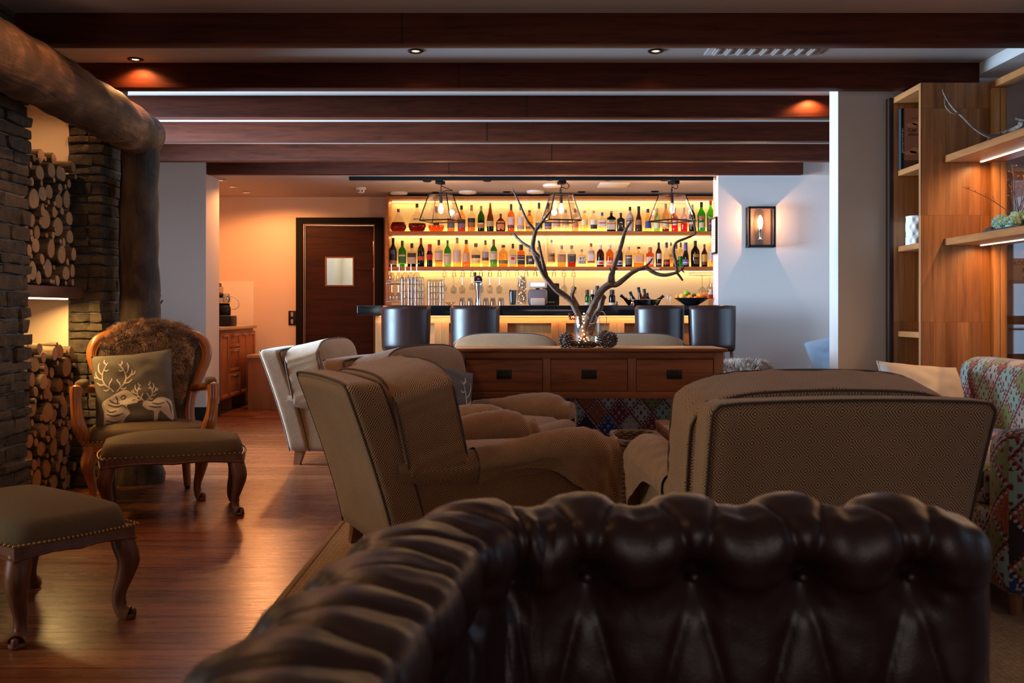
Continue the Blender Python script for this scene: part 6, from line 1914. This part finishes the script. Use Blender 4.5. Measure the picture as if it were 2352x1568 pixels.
for x in (ix0 + .031, ix1 - .031):
    for y in (QY + .031, QY + .41):
        MB().bbox(x - .031, x + .031, y - .031, y + .031, 0, kt - .022, .004).build('leg', M['consolez'], t)
MB().bbox(ix0 + .02, ix1 - .02, QY + .03, QY + .41, .12, .145, .003).build('low_shelf', M['console'], t)

# vase with driftwood branches -------------------------------------------
VX, VY = px(1348.5, QY + .22), QY + .22
vs_ = VY / F
VZ = kt
t = thing('glass_vase', 'clear glass cylinder vase on the console table', 'vase', (VX, VY, VZ))
vh = pz(727, VY) - VZ
MB().lathe([(.001, .004), (.078, .004), (.080, .010), (.080, vh)], 40, capb=False, capt=False).lathe([(.001, 0), (.083, 0), (.085, .006), (.085, vh), (.080, vh)], 40, capb=False, capt=False).build('glass', M['glass'], t)
br = thing('driftwood_branches', 'tall bare driftwood branches standing in the glass vase', 'branches', (0, 0, 0))
M['drift'] = barkmat('grey_driftwood', (.20, .125, .09), (.075, .045, .033))
def Z4(zx, zy, dy=0): return (px(1150 + zx / 3.919, VY), VY + dy, pz(420 + zy / 3.92, VY))
def branch(mb, pts, r0, r1, dy0=0, dy1=0, n=6):
    N = len(pts); k = vs_ / 3.919
    q = spline([Z4(x, y, dy0 + (dy1 - dy0) * i / max(1, N - 1)) + ((r0 + (r1 - r0) * i / max(1, N - 1)) * k,) for i, (x, y) in enumerate(pts)], n)
    mb.tube([c[:3] for c in q], [max(.0012, c[3]) for c in q], 10, wob=.30)
mb = MB()
branch(mb, [(735, 1330), (700, 1190), (625, 1060), (500, 960), (405, 850), (335, 715), (292, 600), (296, 510), (312, 432)], 30, 17, .02, -.03)
branch(mb, [(312, 432), (385, 340), (438, 268)], 16, 9, -.03, -.06)
branch(mb, [(312, 436), (240, 345), (196, 250), (160, 160), (122, 80), (108, 38)], 14, 5, -.03, .06)
branch(mb, [(292, 602), (205, 545), (155, 495), (116, 450)], 15, 11, -.02, .08)
branch(mb, [(120, 458), (84, 455)], 4, 3, .08, .08)
branch(mb, [(408, 845), (385, 740), (360, 640), (338, 528)], 20, 10, 0, -.08)
branch(mb, [(378, 690), (325, 645), (285, 600)], 17, 13, -.02, -.03)
branch(mb, [(692, 1110), (655, 1050), (640, 1010), (655, 965), (668, 945)], 24, 13, .02, -.05)
mb.build('stem', M['drift'], br, smooth=180)
mb = MB()
branch(mb, [(715, 1385), (760, 1280), (800, 1170), (855, 1060), (915, 965), (1000, 905)], 24, 34, -.02, -.03)
branch(mb, [(1000, 912), (1040, 912), (1095, 872), (1180, 805), (1290, 762)], 28, 17, -.03, -.08)
branch(mb, [(1003, 915), (1000, 830), (1035, 710), (1085, 570), (1128, 430), (1182, 342)], 28, 13, -.03, .06)
branch(mb, [(968, 900), (975, 830), (985, 800), (966, 765)], 13, 7, -.04, -.08)
branch(mb, [(1120, 410), (1112, 400)], 6, 4, .05, .04)
branch(mb, [(1020, 780), (1048, 770)], 10, 7, .0, -.02)
branch(mb, [(1290, 762), (1370, 818), (1460, 836), (1555, 812)], 18, 15, -.08, -.14)
branch(mb, [(1555, 815), (1543, 720), (1520, 630), (1540, 555), (1610, 522), (1680, 492), (1704, 462), (1688, 395), (1668, 335), (1645, 285)], 15, 6, -.14, -.22, 5)
branch(mb, [(1286, 765), (1330, 720), (1355, 682)], 12, 6, -.08, -.06)
branch(mb, [(1552, 812), (1585, 845), (1614, 880)], 13, 9, -.14, -.10)
branch(mb, [(1555, 812), (1595, 785), (1608, 764)], 12, 6, -.14, -.18)
branch(mb, [(1586, 792), (1616, 812)], 8, 5, -.16, -.16)
branch(mb, [(1586, 790), (1582, 765)], 6, 4, -.16, -.18)
branch(mb, [(1686, 392), (1726, 345)], 6, 3, -.20, -.24)
branch(mb, [(800, 1370), (850, 1210), (900, 1130), (925, 1040), (944, 1016)], 34, 22, .04, .05)
branch(mb, [(790, 1290), (835, 1255), (855, 1215), (850, 1190)], 7, 4, -.05, -.06)
mb.build('stem', M['drift'], br, smooth=180)
# fairy lights in the vase
t = thing('string_lights', 'warm fairy lights wound inside the glass vase', 'string lights', (VX - .025, VY - .045, VZ + .01))
random.seed(11)
wire = []; bp_ = [(-.035, .02), (-.028, .035), (-.032, .06), (-.02, .05), (.0, .045), (.004, .028), (.002, .075), (-.008, .10), (-.012, .125), (-.032, .135), (.0, .15), (-.004, .175), (.0, .21), (.012, .03), (.018, .055)]
for x, z in bp_: wire += [(x, random.uniform(-.015, .015), z), (x + random.uniform(-.02, .02), random.uniform(-.015, .015), z + .006)]
MB().tube(wire, .0012, 4).build('wire', M['bronze'], t)
for x, z in bp_: MB().rbox((x, -.012, z), (.005, .005, .005), .005, 3).build('bulb', fairy, t)
point('vase_fairy_light', (VX - .03, VY - .06, VZ + .08), .35, WARM, .02)
# dry leaves, berries and tendrils in the mouth of the vase
t = thing('berry_sprig', 'red berry sprig hanging over the left rim of the glass vase', 'berries', (px(1315, VY), VY - .06, pz(726, VY)))
mb = MB()
for k in range(26):
    a = random.random() * 6.28; mb.rbox((random.uniform(-.028, .012), random.uniform(-.02, .02), random.uniform(-.022, .02)), (.005, .005, .005), .005, 3)
mb.build('berries', plain('dried_red_berry', (.16, .015, .02), .5), t); t.children[-1]['kind'] = 'stuff'
MB().tube([(-.02, 0, 0), (.02, .02, .006), (.04, .03, .03)], .002, 5).build('stem', M['bronze'], t)
t = thing('dried_tendril', 'thin curly dry tendril hanging over the right rim of the vase', 'dried plant', (0, 0, 0))
MB().tube(spline([(px(1374, VY), VY - .03, pz(715, VY)), (px(1384, VY), VY - .06, pz(716, VY)), (px(1391, VY), VY - .07, pz(732, VY)), (px(1387, VY), VY - .07, pz(748, VY)), (px(1381, VY), VY - .07, pz(763, VY))], 6), .0022, 5).tube(spline([(px(1352, VY), VY - .05, pz(742, VY)), (px(1362, VY), VY - .07, pz(742, VY)), (px(1369, VY), VY - .07, pz(735, VY)), (px(1366, VY), VY - .07, pz(722, VY))], 6), .002, 5).build('tendril', plain('dry_tendril', (.35, .22, .14), .7), t)

# pine cones --------------------------------------------------------------
def pinecone(lab, x, y, z, r, h, rot, n=90, openness=1.0):
    t = thing('pine_cone', lab, 'pine cone', (x, y, z), 0, 'pine cones on the console'); t.rotation_euler = rot
    MB().lathe([(.001, -h / 2), (r * .35, -h * .4), (r * .5, -h * .1), (r * .4, h * .2), (r * .15, h * .45), (.001, h / 2)], 12, capb=False).build('core', M['cone'], t)
    mb = MB()
    for k in range(n):
        f = (k + .5) / n; a = k * 2.39996
        zc = -h / 2 + h * f; prof = math.sin(PI * min(1, .12 + f * .9)) ** .6
        L = r * prof; up = -.35 + f * 1.5
        dx, dy = math.cos(a), math.sin(a)
        c = Vector((dx * r * .25, dy * r * .25, zc)); tip = Vector((dx * L, dy * L, zc + L * .35 * up * openness))
        s = Vector((-dy, dx, 0)) * r * .20 * prof; u = Vector((0, 0, r * .07))
        m_ = c.lerp(tip, .72)
        e = tip + Vector((dx * r * .05, dy * r * .05, r * .10))
        vs = [c - s * .4, c + s * .4, m_ + s, m_ - s, tip + s * .7, tip - s * .7, e, m_ + u * 1.4 + s * .7, m_ + u * 1.4 - s * .7]
        mb.add(vs, [(0, 1, 2, 3), (3, 2, 4, 5), (5, 4, 6), (2, 7, 6, 4), (8, 3, 5, 6), (7, 8, 6), (0, 3, 8), (1, 7, 2), (0, 8, 7, 1)])
    mb.build('scales', M['cone'], t, smooth=0)
    return t
M['cone'] = plain('pine_cone_brown', (.085, .042, .024), .6, bump=.4, bscale=120, var=.35)
cy = QY + .10
cs = cy / F
pinecone('round pine cone left of the glass vase', px(1301, cy), cy, kt + 17 * cs, 19 * cs, 34 * cs, (R(12), 0, 0))
pinecone('large pine cone right of the glass vase, sitting highest', px(1388, cy), cy + .03, kt + 21 * cs, 18 * cs, 38 * cs, (R(-20), R(15), 0))
pinecone('broad pine cone right of the glass vase, leaning forward', px(1400, cy), cy - .03, kt + 19.5 * cs, 18 * cs, 34 * cs, (R(60), R(-20), 0))
t = thing('spruce_cone', 'long open cone lying in front of the glass vase', 'pine cone', (px(1347, cy), cy - .02, kt + .022))
mb = MB(); 
for k in range(70):
    f = k / 70; a = k * 2.4; x = (f - .5) * 58 * cs; rr = .030 * math.sin(PI * (.15 + .8 * f)) ** .6
    dy, dz = math.cos(a), math.sin(a)
    mb.tube([(x, dy * .006, dz * .006), (x - .012, dy * rr * .7, max(-.02, dz * rr * .7)), (x - .022, dy * rr, max(-.02, dz * rr))], [.002, .0045, .001], 5)
mb.tube([(-29 * cs, 0, 0), (30 * cs, 0, 0)], .008, 8)
mb.build('scales', M['cone'], t)

# =================================================================== kilim sofas
def kilim_sofa(lab, loc, rz, W, D, H, arm_h, mat):
    """local: back towards -y, faces +y, centred in x"""
    t = thing('kilim_sofa', lab, 'sofa', loc, rz)
    MB().rbox((0, .13, H / 2 + .05), (W / 2 - .04, .12, H / 2 - .05), .085, 14).build('backrest', mat, t, smooth=180, uv=True)
    MB().rbox((0, D / 2 + .06, .24), (W / 2 - .03, D / 2 - .06, .14), .03, 8).build('base', mat, t, smooth=180, uv=True)
    for k in (0, 1):
        x0 = -W / 2 + .17 + k * (W - .34) / 2
        MB().rbox((x0 + (W - .34) / 4, D / 2 + .12, .44), ((W - .34) / 4 - .004, D / 2 - .12, .075), .05, 10).build('seat_cushion', mat, t, smooth=180, uv=True)
    for sx in (-1, 1):
        MB().rbox((sx * (W / 2 - .085), D / 2 + .03, arm_h / 2 + .04), (.085, D / 2 - .03, arm_h / 2 - .04), .075, 12).build('arm', mat, t, smooth=180, uv=True)
        for y in (.08, D - .08):
            MB().tube([(sx * (W / 2 - .09), y, .10), (sx * (W / 2 - .09), y, 0)], [.028, .02], 10).build('leg', M['legw'], t)
    return t
sx0, sx1 = px(1014, 6.85), px(1676, 6.85)
kilim_sofa('kilim covered sofa standing behind the console table', ((sx0 + sx1) / 2, 6.81, 0), 0, sx1 - sx0, .88, .80, .60, M['kilimd'])
ks_ = kilim_sofa('multicoloured kilim sofa along the bookcase on the right', (2.62, 4.40, 0), R(90), 1.98, .93, .835, .665, M['kilim'])
o, s = pillow('scatter_cushion', 'pale crumpled cushion on the far end of the right kilim sofa', 'cushion', .46, .44, .15, M['cloth_white'], (2.10, 5.05, .605), (R(-28), R(5), R(12)))

# sheepskin stool and window bench with blue cushion in the bright alcove
t = thing('round_stool', 'low round stool under the sheepskin, right of the console', 'stool', (1.80, 7.75, 0))
MB().lathe([(.17, .50), (.20, .52), (.20, .57), (.17, .59), (.001, .60)], 28).build('seat', M['legw'], t)
for k in range(3):
    a = k * 2.1; MB().tube([(.12 * math.cos(a), .12 * math.sin(a), .51), (.17 * math.cos(a), .17 * math.sin(a), 0)], [.018, .013], 8).build('leg', M['legw'], t)
sk = thing('sheepskin', 'brown tipped long haired sheepskin on the round stool', 'sheepskin', (1.80, 7.75, .603))
bf_ = lambda u, v: (math.cos(u * 2 * PI) * .21 * math.sqrt(v), math.sin(u * 2 * PI) * .21 * math.sqrt(v), .045 - .05 * v ** 3)
M['fur2'] = furm('pale_fur', (.40, .30, .24), (.20, .12, .08), (.60, .52, .46))
MB().grid(lambda u, v: (math.cos(u * 2 * PI) * .21 * v, math.sin(u * 2 * PI) * .21 * v, .045 - .05 * v ** 6), 24, 8, cu=True).build('hide', M['cloth_white'], sk)
fur('fur', bf_, lambda u, v: (math.cos(u * 2 * PI) * v * .8, math.sin(u * 2 * PI) * v * .8, 1), 5000, .055, .3, M['fur2'], sk, 5, .0022); sk.children[-1]['kind'] = 'stuff'
t = thing('window_bench', 'low bench along the bright alcove wall, carrying the blue cushion', 'bench', (3.32, 9.52, 0))
MB().bbox(-1.0, 1.0, -.30, .30, .36, .42, .01).build('seat', M['oakbarx'], t)
for sx in (-.9, .9):
    MB().bbox(sx - .03, sx + .03, -.26, .26, 0, .36, .005).build('leg', M['oakbar'], t)
pillow('scatter_cushion', 'pale blue cushion beside the white column, on the alcove bench', 'cushion', .42, .42, .14, plain('blue_linen', (.26, .34, .44), .9, bump=.3, bscale=120), (px(1908, 9.5), 9.52, .42 + .20), (R(-10), R(-14), R(10)))

# =================================================================== coffee table and basket, rug
t = thing('coffee_table', 'low wooden coffee table between the armchairs', 'coffee table', (0, 0, 0))
tx0 = px(1508, 5.35); 
MB().bbox(tx0, 1.55, 4.70, 5.40, .455, .485, .004).build('top', M['console'], t)
for x in (tx0 + .04, 1.51):
    for y in (4.74, 5.36): MB().bbox(x - .035, x + .035, y - .035, y + .035, 0, .455, .003).build('leg', M['consolez'], t)
MB().bbox(tx0 + .01, 1.54, 4.71, 5.39, .38, .455, .003).build('apron', M['console'], t)
t = thing('wicker_basket', 'brown woven wicker basket beside the coffee table', 'basket', (0, 0, 0))
wb = MB(); bx0_, bx1_, by0_, by1_ = .52, .755, 4.86, 5.30
zt0 = .425
import itertools
def loop_pts(z, g, ph, amp, n=64):
    out = []
    for k in range(n):
        a = 2 * PI * k / n; n_ = 5; c, s = math.cos(a), math.sin(a)
        f = 1 / (abs(c) ** n_ + abs(s) ** n_) ** (1 / n_)
        w_ = 1 + amp * math.sin(k * PI / 2 + ph)
        out.append(((bx0_ + bx1_) / 2 + c * f * ((bx1_ - bx0_) / 2 + g) * w_, (by0_ + by1_) / 2 + s * f * ((by1_ - by0_) / 2 + g) * w_, z))
    return out
for k in range(34): wb.tube(loop_pts(.03 + k * .0117, -.02 + .02 * k / 34, PI * (k % 2), .022), .0065, 5, closed=True)
for k in range(3): wb.tube(loop_pts(zt0 + .006 * k, .002, k * 2.1, .02), .009, 6, closed=True)
for k in range(0, 64, 2):
    a = loop_pts(.02, -.02, 0, 0)[k]; b = loop_pts(zt0, 0, 0, 0)[k]; wb.tube([a, b], .005, 5)
wb.box(bx0_ + .02, bx1_ - .02, by0_ + .02, by1_ - .02, 0, .03)
wb.build('weave', plain('wicker_brown', (.20, .13, .09), .6, var=.3, bscale=40), t)
rugm = brickm('woven_jute_rug', [(.34, .20, .10), (.42, .26, .13), (.30, .17, .08)], .02, .008, (0, 0, 0), .001, (.16, .09, .04), .9, (30, 30, 1), bump=.6)
o = MB().bbox(-.860, 2.0, 2.15, 5.75, 0.0, .010, .004).build('rug', rugm); tag(o, 'flat tan woven rug under the armchairs', 'rug')
MB().bbox(-.870, -.845, 2.15, 5.75, 0.0, .014, .004).build('rug_border', plain('rug_binding', (.26, .15, .07), .9, bump=.4, bscale=200), o)

# =================================================================== bookcase and shelving on the right
t = thing('oak_bookcase', 'tall oak bookcase with open bay, at the right of the grey wall', 'bookcase', (0, 0, 0))
PYn = 5.78
MB().bbox(2.372, 2.80, PYn, PYn + .028, 0, 2.40, .001).build('side_panel', M['oak'], t)
MB().bbox(2.372, 2.80, 6.195, 6.225, 0, 2.40, .001).build('side_panel', M['oak'], t)
MB().bbox(2.78, 2.80, PYn + .028, 6.195, 0, 2.40, .001).build('back_panel', M['oak'], t)
MB().bbox(2.372, 2.80, PYn + .028, 6.195, 2.365, 2.40, .001).build('top_board', M['oakx'], t)
for z in (1.946, 1.476, .95, .45):
    MB().bbox(2.398, 2.78, PYn + .028, 6.195, z - .034, z, .002).build('shelf', M['oakx'], t)
MB().bbox(2.345, 2.372, 6.19, 6.245, 0, 2.40, .001).build('edge_strip', plain('wenge_edge', (.035, .015, .010), .5), t)
t2 = thing('oak_wall_shelving', 'oak wall shelving with glowing strips under two long shelves', 'shelving', (0, 0, 0))
for z in (1.974, 1.494):
    sh = MB().bbox(2.505, 2.835, 3.5, PYn - .002, z - .040, z, .002).build('shelf', M['oakx'], t2)
    MB().box(2.694, 2.706, 3.5, PYn - .05, z - .044, z - .040).build('led_strip', emitm('shelf_led_white', (1.0, .80, .60), 9), sh, smooth=0)
    area('shelf_strip_light', (2.70, 4.75, z - .050), (0, 0, 0), .012, 1.95, 10.0, (1.0, .46, .14), 170)
MB().bbox(2.775, 2.812, 5.735, PYn - .002, 0, 2.362, .002).bbox(2.815, 2.853, 5.735, PYn - .002, 0, 2.362, .002).build('post', M['oakbar'], t2)
MB().bbox(2.775, 2.853, 3.5, PYn - .002, 2.362, 2.402, .002).build('top_rail', M['oakx'], t2)
MB().box(2.842, 2.850, 3.5, 5.735, .05, 2.362).build('glass_panel', glassm('shelving_glass', (.90, .92, .93), .8, .01), t2, smooth=0)
MB().bbox(2.80, 2.86, 3.44, 3.50, 0, 2.402, .002).build('post', M['oakbar'], t2)

# book with aeroplane poster cover
bx, by = px(2067, 6.16), 6.16
bz, bt = 1.947, pz(251, 6.16)
t = thing('poster_book', 'large book with a seaplane and sail cover, in the top bookcase bay', 'book', (bx, by, bz))
bw, bh = .295, bt - bz
MB().bbox(.002, bw - .004, -.028, .002, .004, bh - .004, .002).build('pages', plain('book_pages', (.6, .55, .45), .8), t)
cvm = plain('book_cover_mauve', (.40, .20, .16), .5)
MB().box(0, bw, -.032, -.028, 0, bh).box(0, bw, .002, .005, 0, bh).build('cover', cvm, t, smooth=0)
MB().box(-.006, .004, -.032, .005, 0, bh).box(.004, .014, -.0325, -.028, 0, bh).build('spine', plain('book_spine_dark', (.02, .03, .04), .4), t, smooth=0)
dk = plain('book_print_dark', (.06, .03, .03), .6); pk = plain('book_print_pink', (.62, .34, .27), .6)
sky = MB()
def blob(mb, cx_, cz_, rx, rz_, y=-.0332): 
    n = 20; mb.add([(cx_ + rx * math.cos(2 * PI * k / n) * (1 + .12 * math.sin(5 * 2 * PI * k / n)), y, cz_ + rz_ * math.sin(2 * PI * k / n)) for k in range(n)], [tuple(range(n))])
for c in ((.06, .27, .035, .014), (.10, .283, .04, .014), (.22, .25, .04, .02), (.05, .10, .04, .014), (.08, .115, .035, .018), (.20, .12, .05, .02)): blob(sky, *c)
sky.build('cloud_print', pk, t, smooth=0)
sea = MB().box(.014, bw - .002, -.0334, -.0328, .004, .055); sea.build('sea_print', plain('book_sea', (.13, .07, .06), .6), t, smooth=0)
sl = MB().add([(x, -.0338, z) for x, z in ((.13, .045), (.115, .08), (.105, .12), (.108, .17), (.125, .205), (.16, .19), (.19, .12), (.185, .05))], [tuple(range(8))]); sl.build('sail_print', plain('book_sail', (.66, .38, .30), .6), t, smooth=0)
pln = MB()
blob(pln, .15, .315, .045, .010, -.0336); blob(pln, .15, .290, .050, .008, -.0336); blob(pln, .12, .305, .014, .014, -.0337)
pln.box(.10, .20, -.0338, -.0334, .325, .329).box(.055, .10, -.0338, -.0334, .312, .314).box(.125, .128, -.0338, -.0334, .29, .326).box(.165, .168, -.0338, -.0334, .29, .326)
pln.build('seaplane_print', dk, t, smooth=0)
text_mesh('title', 'CAP SUR LA FINLANDE', .030, (.036, -.0340, .238), (R(90), 0, 0), dk, t, ext=.0002, align='LEFT')
text_mesh('title', 'AFFICHES &', .020, (.038, -.0340, .212), (R(90), 0, 0), dk, t, ext=.0002, align='LEFT')
text_mesh('spine_title', 'CAP SUR LA FINLANDE', .015, (.004, -.0332, .175), (R(90), R(90), 0), plain('spine_white', (.6, .58, .55), .5), t, ext=.0002)
# white faceted pot
t = thing('faceted_pot', 'white pot with honeycomb facets on the bookcase shelf', 'pot', (px(2080, 6.08) + .07, 6.08, 1.477))
mb = MB(); R0 = .066; Hh = pz(497, 6.08) - 1.477
def hx(u, v):
    a = u * 2 * PI; n = 9; rows = 4
    row = v * rows; fa = (a / (2 * PI) * n + .5 * (int(row) % 2)) % 1 - .5; fz = row % 1 - .5
    d = max(abs(fa) * 1.6, abs(fz) * 1.2 + abs(fa) * .5)
    r = R0 - .007 * max(0, 1 - d * 1.6)
    return (r * math.cos(a), r * math.sin(a), v * Hh)
mb.grid(hx, 144, 48, cu=True); mb.lathe([(R0, Hh), (R0 - .005, Hh + .003), (R0 - .010, Hh), (R0 - .012, .01), (.001, .01)], 48, capb=False).lathe([(.001, 0), (R0, 0)], 48, capb=False, capt=False)
mb.build('body', plain('white_ceramic', (.72, .68, .64), .35), t, smooth=30)

# driftwood on upper shelf
def P3(x, y, Y): return (px(x, Y), Y, pz(y, Y))
t = thing('driftwood_stick', 'grey forked driftwood stick on the upper lit shelf', 'driftwood', (0, 0, 0))
mb = MB(); DY = 5.35
def stick(pts, r0, r1):
    q = spline(pts, 6); mb.tube(q, [r0 + (r1 - r0) * i / len(q) for i in range(len(q))], 8, wob=.4)
stick([P3(2352, 284, DY - .15), P3(2325, 298, DY - .05), P3(2300, 308, DY), P3(2270, 312, DY), P3(2240, 296, DY), P3(2215, 272, DY), P3(2190, 248, DY + .03), P3(2172, 222, DY + .05), P3(2165, 205, DY + .05)], .012, .004)
stick([P3(2203, 260, DY), P3(2185, 258, DY), P3(2172, 243, DY + .02), P3(2170, 225, DY + .04)], .005, .003)
stick([P3(2178, 232, DY + .04), P3(2186, 224, DY + .04), P3(2187, 216, DY + .04)], .004, .002)
stick([P3(2300, 308, DY), P3(2275, 318, DY), P3(2266, 327, DY - .02)], .010, .004)
stick([P3(2400, 262, DY - .2), P3(2362, 276, DY - .1), P3(2333, 272, DY - .05)], .016, .006)
stick([P3(2400, 280, DY - .25), P3(2360, 284, DY - .15), P3(2340, 282, DY - .1)], .014, .007)
M['grey_drift'] = barkmat('silver_driftwood', (.34, .27, .23), (.12, .095, .08))
mb.build('stick', M['grey_drift'], t, smooth=180)

# moss bowl with twigs
t = thing('moss_arrangement', 'clump of pale green reindeer moss with red berry twigs on the lower lit shelf', 'moss', (2.66, 5.20, 1.496))
mb = MB(); rnd = random.Random(8)
def mossclump(cx_, cy_, cz_, r, n):
    for k in range(n):
        d = Vector((rnd.gauss(0, 1), rnd.gauss(0, 1), abs(rnd.gauss(0, 1)) * .9)).normalized()
        p = Vector((cx_, cy_, cz_)) + d * r * rnd.uniform(.72, 1.05)
        mb.rbox(p, (.006, .006, .005), .005, 2, tint=rnd.random())
        for q in range(2):
            e = (d + Vector((rnd.uniform(-.7, .7), rnd.uniform(-.7, .7), rnd.uniform(-.5, .7)))).normalized()
            mb.tube([p, p + e * .010], [.0035, .002], 4)
    mb.rbox((cx_, cy_, cz_), (r * .86, r * .86, r * .8), r * .7, 5)
for c in ((-.05, .10, .035, .05, 260), (.0, .02, .045, .055, 300), (-.06, -.03, .03, .04, 200), (.03, .12, .04, .045, 200), (.03, -.08, .05, .055, 260), (-.07, .06, .02, .035, 160)): mossclump(*c)
mb.build('moss', plain('reindeer_moss', (.26, .42, .33), .95, var=.35, bscale=60), t); t.children[-1]['kind'] = 'stuff'
mb = MB().rbox((-.08, .14, .014), (.03, .04, .014), .012, 6).rbox((0, 0, .008), (.11, .20, .008), .007, 6); mb.build('bark_base', plain('black_bark', (.02, .015, .015), .8), t)
tw = MB(); be = MB()
for k in range(9):
    a0_ = Vector((.0 + rnd.uniform(-.02, .02), .04 + rnd.uniform(-.02, .02), .06)); top = Vector((rnd.uniform(-.16, .10), rnd.uniform(-.12, .14), rnd.uniform(.22, .42)))
    if k == 0: top = Vector((-.26, .10, .24))
    mid = a0_.lerp(top, .5) + Vector((rnd.uniform(-.01, .01), 0, .02))
    q = spline([tuple(a0_), tuple(mid), tuple(top)], 6); tw.tube(q, [.0030 - .0020 * i / len(q) for i in range(len(q))], 5)
    for j in range(5, len(q), 2):
        p = Vector(q[j]); e = Vector((rnd.uniform(-.022, .022), rnd.uniform(-.02, .02), rnd.uniform(0, .03)))
        tw.tube([p, p + e], .0012, 4); be.rbox(p + e, (.0036, .0036, .0036), .0036, 2)
tw.build('twigs', plain('dark_twig', (.08, .04, .035), .7), t)
be.build('berries', plain('dark_red_berry', (.22, .03, .03), .4), t); t.children[-1]['kind'] = 'stuff'

# glass corridor door in the pier wall
t = thing('door_2', None, None, (0, 0, 0)); tag(t, kind='structure')
gm = plain('grey_metal_frame', (.11, .10, .10), .4, .5)
DY2 = 6.30
MB().bbox(3.05, 3.115, DY2 - .03, DY2 + .03, 0, 1.95, .003).bbox(3.91, 3.98, DY2 - .03, DY2 + .03, 0, 1.95, .003).bbox(3.115, 3.91, DY2 - .03, DY2 + .03, 1.90, 1.95, .003).build('door_frame', gm, t)
for za, zb_ in ((pz(745, DY2), pz(725, DY2)), (pz(830, DY2), pz(812, DY2)), (.02, .14)):
    MB().bbox(3.12, 3.91, DY2 - .022, DY2 + .022, za, zb_, .003).build('rail', plain('dark_rail', (.035, .025, .025), .4), t)
MB().bbox(3.12, 3.16, DY2 - .022, DY2 + .022, .02, 1.90, .003).bbox(3.87, 3.91, DY2 - .022, DY2 + .022, .02, 1.90, .003).build('stile', gm, t)
MB().box(3.16, 3.87, DY2 - .004, DY2 + .004, .14, 1.90).build('glass_pane', glassm('door_glass', (.82, .80, .76), 1.0, .03), t, smooth=0)
for z in (pz(648, DY2), pz(755, DY2)):
    MB().tube([(3.14, DY2 - .022, z), (3.14, DY2 - .06, z), (3.25, DY2 - .06, z)], .008, 8).build('handle', M['steel'], t)
sg = thing('door_sign', 'frosted sign with grey lettering on the glass corridor door', 'sign', (3.30, DY2 - .007, pz(624, DY2)))
MB().box(-.14, .30, -.002, 0, -.075, .085).build('plate', plain('frosted_plate', (.42, .37, .34), .7), sg, smooth=0)
for z, s in ((.052, 'ROOMS 11'), (.010, '& SQU'), (-.048, 'S MEE')):
    text_mesh('lettering', s, .040, (-.135 if z > .04 else (-.08 if z > 0 else -.075), -.0035, z), (R(90), 0, 0), plain('sign_grey', (.10, .08, .08), .6), sg, ext=.0003, align='LEFT')
